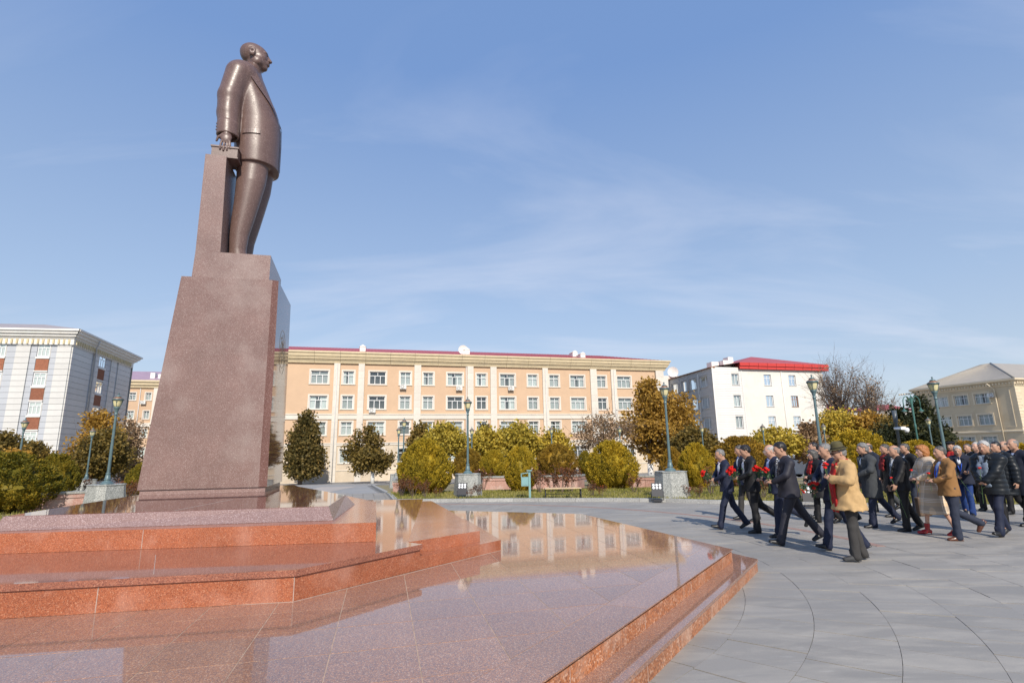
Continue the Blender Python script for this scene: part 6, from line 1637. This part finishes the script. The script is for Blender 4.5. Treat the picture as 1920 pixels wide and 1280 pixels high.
        S.ell(P(.10, 0, -.052), (.085, .043, .028), .02, R=Rp)
        n_ = Rp@np.array([0, 0, -1.0]); S.half(n_, n_@P(0, 0, -.078 if shoe is not m_boot else -.09))
        if shoe is not m_boot: S.bx(P(.055, 0, -.072), (.125, .040, .009), .004, R=Rp)
        link('shoe', S.mesh('shoe', [shoe], 0), e)
    # -------- shirt, tie
    if coat in ('suit', 'blazer', 'coat', 'puffer', 'parka'):
        S = Sculpt(tl(np.array([-.2, -.22, .95]))-.05, tl(np.array([.28, .22, 1.56]))+.05, .017)
        S.cap(tl(np.array([.015*gx, 0, 1.02])), tl(np.array([.02, 0, 1.34])), .128*gx, .118, .03); S.cap(tl(np.array([.02, 0, 1.32])), nb+np.array([.0, 0, -.035]), .113, .060, .04)
        S.cap(nb+np.array([-.008, 0, -.02]), nb+np.array([.004, 0, .028]), .070, .067, .01)
        S.cap(nb+np.array([.05, 0, -.02]), nb+np.array([.10, 0, .05]), .02, .025, .01, 0, 'cut')
        link('shirt', S.mesh('shirt', [shirt], 1), e)
        if tie is not None:
            S = Sculpt(tl(np.array([-.05, -.1, .95]))-.05, tl(np.array([.30, .1, 1.50]))+.05, .0085)
            f = lambda z: .015*gx+.128*gx if z < 1.1 else (.145*gx if gx > 1 else .14)*(1-(z-1.1)/.9)+.012
            pts = [(1.02, .034), (1.12, .034), (1.24, .030), (1.36, .024), (1.445, .018)]
            for (z0, w0), (z1, w1) in zip(pts[:-1], pts[1:]):
                xa, xb = .155*gx-max(0, z0-1.08)*.17, .155*gx-max(0, z1-1.08)*.17
                S.cap(tl(np.array([xa, 0, z0])), tl(np.array([xb, 0, z1])), w0, w1, .01, sq=(.42, 1, 1))
            S.ell(tl(np.array([.098+.05*(gx-1), 0, 1.455])), (.018, .022, .022), .01)
            link('tie', S.mesh('tie', [tie], 1), e)
    # -------- jacket or coat
    hz = {'suit': .80, 'blazer': .80, 'coat': .60, 'puffer': .76, 'parka': .74, 'long': .40, 'knit': .86}[coat] if hem is None else hem
    S = Sculpt([lo[0], -.44, hz-.03], [hi[0]+.0, .44, 1.66], .0145)
    th = {'suit': .0, 'blazer': .004, 'coat': .012, 'puffer': .032, 'parka': .026, 'long': .02, 'knit': .0}[coat]; bulk = 1+th*1.2
    fl = {'suit': .012, 'blazer': .012, 'coat': .03, 'puffer': .005, 'parka': .07, 'long': .07, 'knit': 0}[coat]
    fx = .0 if coat != 'parka' else -.02
    secs = []
    for z, cx, rx, ry in ((hz, -.005+.02*gx, .128*gx+fl, .178*(.45+.55*gx)+fl), (.92, .004*gx, .128*gx+fl*.5, .176*(.45+.55*gx)+fl*.4), (1.03, .012*gx, .134*gx, .170*(.45+.55*gx)), (1.16, .012, .132*(.3+.7*gx), .172*(.6+.4*gx)), (1.30, .008, .128, .190*(.92 if female else 1)), (1.39, .0, .118, .190*(.92 if female else 1)), (1.445, -.005, .098, .155), (1.485, -.012, .082, .098), (1.515, -.02, .068, .076)):
        p = tl(np.array([cx, 0, z])); 
        if z < .95: p = np.array([cx, 0, z])+dz
        if secs and p[2] <= secs[-1][0]: continue
        secs.append((p[2], p[0], 0.0, rx+th, ry+th))
    S.loft(secs, .03, 0, 2.25)
    for s in (-1, 1):
        el, wr, hd, hb, nm = A[s]; S.cap(sh[s]+np.array([0, -s*.045, -.03]), sh[s]+np.array([0, s*.0, -.055]), .080+th*.8, .076+th*.8, .05)
        S.cap(sh[s]+np.array([0, s*.005, -.05]), el, .066+th*.8, .056+th*.9, .022); S.cap(el, wr-(wr-el)*.05, .056+th*.9, .046+th*.7, .02)
        v = (wr-el)/np.linalg.norm(wr-el)
        for q in range(3):   # creases at the elbow
            c = el+v*(.02+q*.035); n2 = np.cross(v, [0, 0, 1]); S.cap(c-n2*.05+v*.01, c+n2*.05-v*.01, .006, .006, .015, 0, 'cut')
    if coat in ('suit', 'blazer', 'coat', 'puffer', 'parka'):
        # open V at the front, with a rolled lapel edge
        zb_ = {'suit': 1.10, 'blazer': 1.08, 'coat': 1.22, 'puffer': 1.26, 'parka': 1.18}[coat]; zt = 1.56
        if coat in ('coat', 'puffer', 'parka', 'suit', 'blazer') :
            K = 10
            for i in range(K):
                u = (i+.5)/K; z = zb_+(zt-zb_)*u; w = .006+.058*u**1.1
                S.bx(tl(np.array([.16+.02*gx, 0, z])), (.155, w, (zt-zb_)/K*.62), .004, 0, 'cut', TR, .002)
        if coat in ('suit', 'blazer'):
            S.cap(tl(np.array([.18*gx, .012, hz-.02])), tl(np.array([.16*gx, .004, .98])), .045, .004, .01, 0, 'cut')
        # lapels and collar
        for s in (-1, 1):
            lp_ = [(zb_+.02, .012), (zb_+.10, .034), (zb_+.2, .062), (1.42, .085)]
            for (z0, w0), (z1, w1) in zip(lp_[:-1], lp_[1:]):
                xf = lambda z: (.134*gx+.012+th)*(1-max(0, z-1.1)*.95)+.014
                S.cap(tl(np.array([xf(z0), s*(w0+.014), z0])), tl(np.array([xf(z1), s*(w1+.012), z1])), .012+th*.3, .016+th*.3, .006)
        S.cap(nb+np.array([-.060, -.035, .022]), nb+np.array([-.060, .035, .022]), .020+th*.6, .020+th*.6, .014)
        for s in (-1, 1): S.cap(nb+np.array([-.055, s*.04, .020]), nb+np.array([.03, s*.078, -.02]), .018+th*.7, .014+th*.5, .012)
    # hollow beneath the hem so it hangs free
    S.half(np.array([0, 0, -1.0]), -(hz+dz[2]+.0))
    S.wrinkle(.0042 if coat != 'puffer' else .003, 11, seed+50, .7)
    if coat == 'puffer':
        zc = S.ax[2][None, None, :]; S.d -= (.010*np.abs(np.sin((zc-.1)*pi/.085))**.6).astype(np.float32)-.008
    if coat == 'parka': S.wrinkle(.005, 20, seed+9, .6)
    # pocket flap lines
    if coat in ('suit', 'blazer', 'parka'):
        for s in (-1, 1): S.cap(tl(np.array([.05, s*(.175*(.45+.55*gx)+th+.004), .985])), tl(np.array([-.04, s*(.178*(.45+.55*gx)+th+.006), .99])), .0035, .0035, .004, 0, 'cut')
    nmz = {'suit': 'jacket', 'blazer': 'jacket', 'puffer': 'padded_jacket', 'parka': 'parka', 'coat': 'overcoat', 'long': 'long_coat', 'knit': 'jumper'}[coat]
    link(nmz, S.mesh(nmz, [coatm], 1), e)
    # -------- hair / hat
    HP = lambda *p: hc+HR@np.array(p)
    if hairstyle != 'none':
        S = Sculpt(hc-.17, hc+.19, .0095)
        if hairstyle == 'bob':
            S.ell(HP(-.025, 0, .035), (.118, .100, .104), .02, R=HR); S.ell(HP(-.035, 0, -.055), (.090, .106, .092), .04, R=HR); S.ell(HP(.05, 0, .085), (.06, .075, .035), .03, R=HR)
            S.ell(HP(.080, 0, -.035), (.085, .064, .10), .012, 0, 'cut', HR); S.ell(HP(.10, 0, .02), (.055, .07, .062), .01, 0, 'cut', HR)
        else:
            big = {'short': -.001, 'full': .007, 'ring': -.002, 'long': .012}[hairstyle]
            S.ell(HP(-.022, 0, .030), (.103+big, .083+big, .096+big), .02, R=HR)
            if hairstyle == 'long': S.ell(HP(-.055, 0, -.03), (.062, .082, .07), .03, R=HR)
            else: S.ell(HP(-.05, 0, -.015), (.060, .074, .055), .02, R=HR)
            n_ = HR@np.array([.74, 0, -.67]); S.half(n_, n_@HP(.030, 0, .026))     # hairline: forehead and temples
            S.ell(HP(.095, 0, .02), (.066, .085, .070), .010, 0, 'cut', HR)
            S.ell(HP(.045, 0, -.09), (.09, .10, .075), .010, 0, 'cut', HR)
            for s_ in (-1, 1): S.ell(HP(.004, s_*.088, -.012), (.030, .022, .042), .006, 0, 'cut', HR)
            if hairstyle == 'ring': S.ell(HP(.03, 0, .125), (.125, .068, .105), .008, 0, 'cut', HR); S.half(HR@np.array([0, 0, 1.0]), (HR@np.array([0, 0, 1.0]))@HP(0, 0, .075))
        S.wrinkle(.0034, 60, seed)
        try: link('hair', S.mesh('hair', [HAIR[hair]], 0), e)
        except RuntimeError: pass
    if hat == 'fedora':
        S = Sculpt(hc-.24, hc+.24, .0095); up = HR@np.array([0, 0, 1.0])
        S.ell(HP(-.005, 0, .062), (.158, .145, .012), .008, R=HR); S.cap(HP(-.01, 0, .07), HP(-.01, 0, .125), .098, .086, .012, sq=(1.06, .92, 1)); S.cap(HP(-.10, 0, .205), HP(.09, 0, .195), .03, .03, .02, 0, 'cut')
        S.half(-up, (-up)@HP(0, 0, .050)); link('hat', S.mesh('hat', [cloth('olive_felt', (.085, .075, .035))], 1), e)
        bd_ = Sculpt(hc-.2, hc+.2, .0095); bd_.cap(HP(-.01, 0, .078), HP(-.01, 0, .082), .104, .104, .0, sq=(1.06, .92, 1)); bd_.half(up, up@HP(0, 0, .098)); bd_.half(-up, (-up)@HP(0, 0, .070)); link('hat_band', bd_.mesh('hat_band', [cloth('dark_band', (.03, .025, .015))], 0), e)
    if hat == 'beret':
        S = Sculpt(hc-.2, hc+.2, .0105); S.ell(HP(-.005, 0, .095), (.125, .115, .034), .02, R=HR); S.ell(HP(.0, 0, .07), (.105, .088, .035), .02, R=HR); S.half(HR@np.array([0, 0, -1.]), (HR@np.array([0, 0, -1.]))@HP(0, 0, .05)); link('beret', S.mesh('beret', [cloth('black_wool', (.012, .012, .014))], 1), e)
    if 'glasses' in extra or 'sunglasses' in extra:
        mb = MB(); mt = m_spec if 'sunglasses' in extra else m_glassf
        for s in (-1, 1):
            pts = [HP(.108, s*.031+.021*cos(a), .006+.017*sin(a)) for a in [k*pi/5 for k in range(11)]]; mb.tube(pts, .0032, 4, cap=False); mb.tube([HP(.106, s*.052, .010), HP(.0, s*.080, .012)], .003, 4)
            if 'sunglasses' in extra: mb.add([tuple(q) for q in pts[:-1]], [tuple(range(10))])
        mb.tube([HP(.110, -.010, .010), HP(.110, .010, .010)], .003, 4); mb.build('glasses', mt, e)
    if 'moustache' in extra:
        S = Sculpt(hc-.16, hc+.16, .007)
        for s in (-1, 1): S.cap(HP(.108, 0, -.041), HP(.096, s*.026, -.048), .009, .006, .004)
        link('moustache', S.mesh('moustache', [HAIR['white']], 0), e)
    if 'scarf' in extra:
        mt = {'red': cloth('red_scarf', (.36, .02, .018), .85), 'greyblue': cloth('slate_scarf', (.16, .20, .26), .85), 'dred': cloth('dark_red_scarf', (.20, .02, .02))}[extra['scarf']] if isinstance(extra, dict) else None
        S = Sculpt(tl(np.array([-.25, -.2, .72]))-.03, tl(np.array([.32, .2, 1.6]))+.03, .012)
        for k in range(10):
            a0, a1 = k*2*pi/10, (k+1)*2*pi/10; S.cap(nb+np.array([.01+.075*cos(a0), .085*sin(a0), .0-.03*cos(a0)]), nb+np.array([.01+.075*cos(a1), .085*sin(a1), .0-.03*cos(a1)]), .030, .030, .012)
        L2 = extra.get('scarf_len', .35) if isinstance(extra, dict) else .35
        for s in (-1, 1):
            zs = [1.42, 1.25, 1.08, 1.42-L2]
            zs = [z for z in zs if z > 1.42-L2]+[1.42-L2-(.04 if s > 0 else 0)]
            for z0, z1 in zip(zs[:-1], zs[1:]): S.cap(tl(np.array([.165+.03*gx+th-.10*max(0, z0-1.2)/.25, s*.045, z0])), tl(np.array([.165+.03*gx+th-.10*max(0, z1-1.2)/.25, s*.05, z1])), .045, .048, .012, sq=(.42, 1, 1))
        S.wrinkle(.003, 30, seed); link('scarf', S.mesh('scarf', [mt], 1), e)
    if 'lanyard' in extra:
        mb = MB(); m_l = plain('blue_ribbon', (.02, .10, .60), .5)
        for s in (-1, 1): mb.tube([nb+np.array([.0, s*.07, .02]), tl(np.array([.125, s*.055, 1.36])), tl(np.array([.165*gx, s*.03, 1.22])), tl(np.array([.175*gx, 0, 1.10]))], .009, 4)
        mb.build('lanyard', m_l, e)
    if 'hoodcollar' in extra:
        S = Sculpt(nb-.22, nb+.22, .012)
        for k in range(10):
            a0, a1 = .9+k*4.5/10, .9+(k+1)*4.5/10; S.cap(nb+np.array([.0+.085*cos(a0), .095*sin(a0), .015-.02*cos(a0)]), nb+np.array([.0+.085*cos(a1), .095*sin(a1), .015-.02*cos(a1)]), .042, .042, .02)
        link('collar', S.mesh('collar', [extra['hoodcollar']], 1), e)
    # straps and bags are things of their own, added by the caller
    info = {'hands': {s: (A[s][1]+A[s][2]/np.linalg.norm(A[s][2])*.075, A[s][2]) for s in (-1, 1)}, 'sc': sc}
    e_info[e.name] = info; return e
e_info = {}
def hand_world(e, s):
    p, d = e_info[e.name]['hands'][s]; sc = e_info[e.name]['sc']; a = e.rotation_euler[2]; R = rotz(a); return np.array(e.location)+R@(p*sc), R@d
CARN = None
def carn_mesh(seed):
    r = np.random.default_rng(seed); mb = MB(); n = 60; P = r.normal(size=(n, 3)); P /= np.linalg.norm(P, axis=1)[:, None]; P[:, 2] = np.abs(P[:, 2])*.8-.15
    V = []; 
    for p in P:
        c = p*np.array([.024, .024, .022]); u = np.cross(p, r.normal(size=3)); u /= np.linalg.norm(u)+1e-9; v = np.cross(p, u)*.6+p*.5; w = .012
        mb.add([c-u*w, c+v*w*.9-u*w*.3, c+u*w, c-v*w], [(0, 1, 2, 3)])
    mb.lathe([(.001, -.03), (.008, -.026), (.010, -.008), (.016, .004)], 8, mi=1); return mb.mesh('flower_head', [m_carn, m_green_stem])
CARN = [carn_mesh(k) for k in range(3)]
def bouquet(e, s, n, label, dirn=(-.2, 0, 1), spread=.055, leaf=True, length=.26, tail=.16, grp='bouquets of red carnations', scale=1.0):
    p, d = hand_world(e, s); b = empty('bouquet' if n > 1 else 'carnation', tuple(p), 0, label, 'bouquet' if n > 1 else 'carnation', grp if n > 1 else 'single red carnations'); b.scale = (scale,)*3
    D_ = np.array(dirn, float); D_ /= np.linalg.norm(D_); r = np.random.default_rng(len(e_info)*3+n)
    u = np.cross(D_, [0, 1, .3]); u /= np.linalg.norm(u); v = np.cross(D_, u)
    for i in range(n):
        a = i*2.4; rr = spread*sqrt(i/max(1, n-1)) if n > 1 else 0; top = D_*(length+(.02*cos(i))*(n > 1)-rr*.45)+u*rr*cos(a)*1.25+v*rr*sin(a)*1.25
        f = link('flower_head', CARN[i % 3], b); f.location = tuple(top); f.rotation_euler = Vector(tuple(D_+(top-D_*length)*3)).to_track_quat('Z', 'Y').to_euler()
    sb = MB()
    for i in range(n):
        a = i*2.4; rr = spread*sqrt(i/max(1, n-1)) if n > 1 else 0; top = D_*(length-.03-rr*.45)+u*rr*cos(a)*1.2+v*rr*sin(a)*1.2; bot = -D_*tail*(1+.2*cos(i*1.7))-u*rr*.5*cos(a)-v*rr*.5*sin(a)
        sb.tube([top, top*.5, np.zeros(3)+u*rr*.12*cos(a)+v*rr*.12*sin(a), bot], .0032 if n > 1 else .0038, 4, cap=False)
        if n == 1:
            for k in range(5): t = -tail+.1+k*(length+tail-.12)/5; sb.tube([D_*t, D_*(t+.05)+(u*cos(k*2.2)+v*sin(k*2.2))*.05], [.003, .001], 3)
    sb.build('stems', m_green_stem, b)
    if leaf and n > 1:
        k = 60; P = D_*(r.uniform(.05, length-.05, k)[:, None])+u*(r.normal(size=(k, 1))*spread*.7)+v*(r.normal(size=(k, 1))*spread*.7)
        link('leaves', leaves_mesh('leaves', P, P, .06, .016, m_fleaf, r=r, tilt=.6), b)
    return b

navy = cloth('navy_suit', (.015, .020, .044), .65, .12); blk = cloth('black_suit', (.013, .013, .015), .6, .12); dnavy = cloth('dark_pinstripe_suit', (.024, .024, .034), .6, .15); blue_t = cloth('royal_blue_trousers', (.016, .045, .17), .75)
char = cloth('charcoal_coat', (.055, .06, .065), .9); tan = cloth('tan_parka', (.47, .31, .145), .85, .07); camel = cloth('camel_blazer', (.26, .135, .05), .85, .08); greyt = cloth('grey_trousers', (.045, .043, .042), .85); bluegr = cloth('blue_grey_trousers', (.028, .034, .055), .8)
puff = cloth('black_padded', (.010, .013, .017), .42, .1); navc = cloth('navy_wool', (.018, .022, .038), .9); denim = cloth('pale_denim', (.16, .22, .32), .85)
m_tie1 = stripe_mat('mauve_tie', (.22, .17, .30), (.30, .24, .36)); m_tie2 = stripe_mat('grey_tie', (.16, .16, .17), (.22, .22, .23)); m_tie3 = stripe_mat('striped_tie', (.03, .03, .035), (.55, .55, .56), .035); m_tie4 = stripe_mat('blue_tie', (.08, .12, .28), (.14, .18, .36)); m_tie5 = stripe_mat('navy_tie', (.015, .02, .06), (.02, .03, .08)); m_tie6 = stripe_mat('chequer_tie', (.05, .05, .05), (.4, .4, .4), .02)
def gpos(x, y): p = G(x, y, 0); return float(p[0]), float(p[1])
LFT = 180
p1 = person('grey haired man in a navy suit leading the procession with a bouquet of carnations', *gpos(1371, 991), 176, 1.68, 1.06, 'b', 'grey', 'short', 'suit', navy, navy, legs=(24, -20, 3, 18), arms=('hold', 'hold'), look=(0, 18), tie=m_tie1, lean=5, seed=1)
bouquet(p1, 1, 9, 'round bouquet of red carnations held low by the leading grey haired man', (-.72, -.2, .55), .05)
p2 = person('dark haired man in a black suit holding a full round bouquet, second in the row', *gpos(1420, 998), 178, 1.73, 1.08, 'b', 'black', 'full', 'suit', blk, blk, legs=(6, -26, 4, 38), arms=('hold', 'hold'), look=(0, 16), tie=m_tie2, lean=4, seed=3)
bouquet(p2, 1, 17, 'largest round bouquet of red carnations, held by the second man', (-.45, -.35, .55), .072)
p3 = person('man almost hidden behind the second man, only face edge and trouser leg showing', *gpos(1405, 976), 180, 1.72, 1.0, 'b', 'dark', 'short', 'suit', navy, greyt, legs=(16, -8, 3, 8), arms=('hold', 'down'), look=(0, 12), tie=m_tie4, seed=2)
p4 = person('bald man with glasses and white moustache in a navy suit with blue tie', *gpos(1468, 1006), 178, 1.74, 1.02, 'a', 'white', 'ring', 'suit', navy, navy, legs=(12, -28, 4, 42), arms=('hold', 'hold'), look=(0, 12), shirt=m_shirtb, tie=m_tie4, lean=3, extra=('glasses', 'moustache'), seed=5)
bouquet(p4, 1, 12, 'bouquet of red carnations with dark leaves held by the bald man', (-.35, -.3, .75), .06)
p5 = person('big black haired man in a dark pinstripe suit striding in front', *gpos(1492, 1021), 177, 1.80, 1.22, 'b', 'black', 'full', 'suit', dnavy, dnavy, legs=(20, -30, 2, 8), arms=('hold', 'hold'), look=(0, 14), tie=m_tie3, lean=4, seed=7, vox=.011)
bouquet(p5, 1, 7, 'small bouquet of carnations held by the big man in pinstripe', (-.25, -.3, .85), .042, length=.24)
p6 = person('young dark haired man in a black suit behind the man with a striped tie', *gpos(1548, 972), 176, 1.78, .95, 'b', 'black', 'short', 'suit', blk, blk, legs=(14, -14, 3, 20), arms=('holdlow', 'down'), tie=m_tie5, seed=4)
p7 = person('short dark haired woman with a red scarf glimpsed between two suited men', *gpos(1545, 980), 178, 1.60, .95, 'a', 'dark', 'bob', 'coat', blk, blk, legs=(10, -14, 3, 22), arms=('holdlow', 'hold'), extra={'glasses': 1, 'scarf': 'red', 'scarf_len': .2}, seed=6, female=True)
bouquet(p7, -1, 5, 'greenery bouquet held low by the short woman', (-.2, -.1, -1.0), .04, length=.2, tail=.15)
p8 = person('grey haired man in a navy suit with striped tie, left of the hatted man', *gpos(1580, 1033), 177, 1.74, 1.05, 'b', 'grey', 'short', 'suit', navy, navy, legs=(18, -18, 3, 14), arms=('hold', 'holdlow'), look=(4, 8), tie=m_tie3, lean=3, seed=8)
bouquet(p8, 1, 6, 'bunch of red carnations at the waist of the man next to the hatted man', (-.2, -.45, .5), .06, length=.17)
p9 = person('man in an olive felt hat, tan parka and long red scarf carrying carnations', *gpos(1608, 1051), 172, 1.68, 1.12, 'b', 'grey', 'short', 'parka', tan, greyt, shoe=m_trainer, legs=(8, -7, 3, 6), arms=('down', 'high'), look=(0, 8), lean=2, hat='fedora', extra={'sunglasses': 1, 'moustache': 1, 'scarf': 'red', 'scarf_len': .66}, seed=9, vox=.011)
bouquet(p9, 1, 4, 'upright cluster of red carnations with long bare stems held by the hatted man', (-.15, -.2, 1.0), .035, length=.19, tail=.40, leaf=False)
p10 = person('man with glasses in a pale blue jacket peering past the hat', *gpos(1583, 978), 178, 1.70, 1.0, 'a', 'dark', 'ring', 'coat', denim, blk, legs=(12, -12, 3, 16), arms=('down', 'hold'), shirt=m_shirtb, extra=('glasses',), seed=10)
p11 = person('man with long grey hair in a charcoal wool coat behind the parka', *gpos(1646, 988), 174, 1.74, 1.05, 'b', 'grey', 'long', 'coat', char, navy, legs=(14, -32, 4, 12), arms=('down', 'hold'), lean=4, seed=11, extra={'hoodcollar': blk})
p12 = person('balding man in a long navy overcoat carrying a dark bag', *gpos(1650, 960), 176, 1.74, 1.0, 'a', 'dark', 'ring', 'coat', navc, char, legs=(8, -34, 4, 10), arms=('down', 'down'), seed=12)
p13 = person('smiling bald man in a loose black suit with chequered tie', *gpos(1703, 995), 172, 1.68, 1.14, 'b', 'grey', 'ring', 'suit', blk, blk, legs=(8, -16, 3, 14), arms=('down', 'fwd'), tie=m_tie6, look=(4, 0), lean=0, seed=13)
p14 = person('man in black with dark red scarf half hidden left of the smiling bald man', *gpos(1684, 970), 176, 1.70, 1.0, 'b', 'dark', 'short', 'coat', blk, blk, legs=(8, -14, 3, 12), arms=('down', 'down'), extra={'scarf': 'dred', 'scarf_len': .25}, seed=14)
bouquet(p13, 1, 1, 'single red carnation hanging in the hand of the smiling bald man', (-.25, 0, 1), length=.19, tail=.5)
p15 = person('man in a dark suit half hidden right of the smiling bald man', *gpos(1722, 968), 176, 1.70, 1.0, 'b', 'dark', 'short', 'suit', blk, bluegr, legs=(10, -12, 3, 12), arms=('down', 'down'), tie=m_tie5, seed=15)
p16 = person('auburn haired woman in a long checked coat and red ankle boots', *gpos(1762, 1003), 172, 1.66, 1.02, 'a', 'orange', 'bob', 'long', m_plaid, None, shoe=m_boot, legs=(16, -14, 3, 12), arms=('hold', 'hold'), look=(6, 0), seed=16, female=True)
bouquet(p16, 1, 1, 'single carnation held at the chest by the woman in the checked coat', (-.2, -.1, 1), length=.16, tail=.2)
p17 = person('man in a camel blazer with a blue lanyard and brown shoes', *gpos(1797, 1012), 170, 1.65, 1.12, 'b', 'dark', 'short', 'blazer', camel, bluegr, shoe=m_shoeb, legs=(6, -14, 2, 52), arms=('hold', 'hold'), look=(8, 0), shirt=m_shirtb, lean=2, extra={'lanyard': 1}, seed=17)
bouquet(p17, 1, 1, 'single red carnation held at the waist by the man in the camel blazer', (-.1, -.1, 1), length=.13, tail=.15)
p18 = person('man in a black beret and coat with a red scarf behind the white haired man', *gpos(1806, 950), 205, 1.72, 1.0, 'b', 'black', 'short', 'coat', blk, greyt, legs=(8, -8, 3, 10), arms=('down', 'down'), hat='beret', extra={'scarf': 'red', 'scarf_len': .2}, seed=18)
p19 = person('white haired man in a navy jacket and royal blue trousers holding a phone', *gpos(1818, 966), 225, 1.64, 1.10, 'b', 'white', 'full', 'coat', navc, blue_t, legs=(14, -18, 2, 16), arms=('holdlow', 'phone'), look=(0, 12), tie=m_tie5, lean=2, hem=.78, extra={'lanyard': 1, 'moustache': 1}, seed=19)
bouquet(p19, -1, 1, 'single carnation with a long stem held by the white haired man with the phone', (-.35, .1, .75), length=.16, tail=.45)
p20 = person('white haired man in a black padded jacket with a slate blue scarf, hands clasped', *gpos(1880, 1004), 200, 1.74, 1.14, 'b', 'white', 'full', 'puffer', puff, navy, legs=(20, -18, 2, 14), arms=('belly', 'belly'), look=(10, 6), lean=2, extra={'scarf': 'greyblue', 'scarf_len': .45, 'hoodcollar': plain('brown_fur', (.06, .035, .02), .9, .3, 60, bmp=1, bscale=120)}, seed=21)
bouquet(p20, 1, 1, 'single red carnation held before the padded jacket', (.0, -.1, 1), length=.26, tail=.32)
p21 = person('hooded person in a long black padded coat behind the padded jacket', *gpos(1900, 985), 190, 1.72, 1.08, 'b', 'black', 'short', 'puffer', puff, blk, shoe=m_trainer, legs=(10, -28, 3, 20), arms=('down', 'down'), extra={'hoodcollar': puff}, hem=.62, seed=20)
p22 = person('bald man with glasses in a dark coat near the right picture edge', *gpos(1912, 965), 188, 1.72, 1.0, 'b', 'dark', 'ring', 'coat', navc, blk, legs=(12, -12, 3, 14), arms=('down', 'down'), shirt=m_shirtb, tie=m_tie4, extra=('glasses',), seed=22)
p23 = person('tall balding man in a dark coat cut by the right picture edge', *gpos(1935, 985), 185, 1.78, 1.08, 'b', 'grey', 'ring', 'coat', navc, blk, legs=(16, -18, 3, 14), arms=('down', 'down'), shirt=m_shirtb, seed=23)
p24 = person('white haired person mostly hidden behind the padded jacket man', *gpos(1856, 958), 195, 1.70, 1.0, 'a', 'white', 'short', 'coat', blk, blk, legs=(8, -10, 3, 10), arms=('down', 'down'), seed=24)
p25 = person('person in a dark jacket hidden behind the white haired man with the phone', *gpos(1837, 950), 200, 1.66, 1.0, 'b', 'dark', 'short', 'coat', navc, blk, legs=(8, -10, 3, 10), arms=('down', 'down'), seed=25)
# bags and phone are things of their own
def bag(e, s, label, c, w=.30, h=.24, d=.12, drop=.05):
    p, _ = hand_world(e, s); b = empty('handbag', tuple(p), 0, label, 'bag'); S = Sculpt((-w/2-.02, -d/2-.02, -h-drop-.03), (w/2+.02, d/2+.02, .02), .012)
    S.bx((0, 0, -drop-h/2), (w/2, d/2, h/2), 0, rd=.03); S.wrinkle(.004, 20, 3); link('body', S.mesh('body', [c], 1), b)
    MB().tube([(-.08, 0, -drop), (-.05, 0, .0), (.05, 0, .0), (.08, 0, -drop)], .008, 5).build('strap', c, b); return b
bag(p12, 1, 'soft dark shoulder bag hanging beside the navy overcoat', m_shoe)
bt_ = empty('tote_bag', tuple(np.array(gpos(1738, 990)).tolist()+[.62]), .2, 'taupe leather tote hanging low beside the checked coat', 'bag'); S = Sculpt((-.2, -.1, -.42), (.2, .1, .05), .013); S.bx((0, 0, -.19), (.15, .06, .19), 0, rd=.03); link('body', S.mesh('body', [plain('taupe_leather', (.14, .095, .065), .5, .15)], 1), bt_); MB().tube([(-.1, 0, -.02), (-.06, 0, .38), (.06, 0, .38), (.1, 0, -.02)], .008, 5).build('strap', plain('taupe_leather', (.14, .095, .065), .5, .15), bt_)
pp, _ = hand_world(p19, 1); ph = MB().box(-.036, .036, -.075, .075, -.005, .005).build('mobile_phone', m_spec); ph.location = tuple(pp+np.array([0, 0, .03])); ph.rotation_euler = (.5, .2, .4); tag(ph, 'black mobile phone in the hand of the white haired man', 'phone')
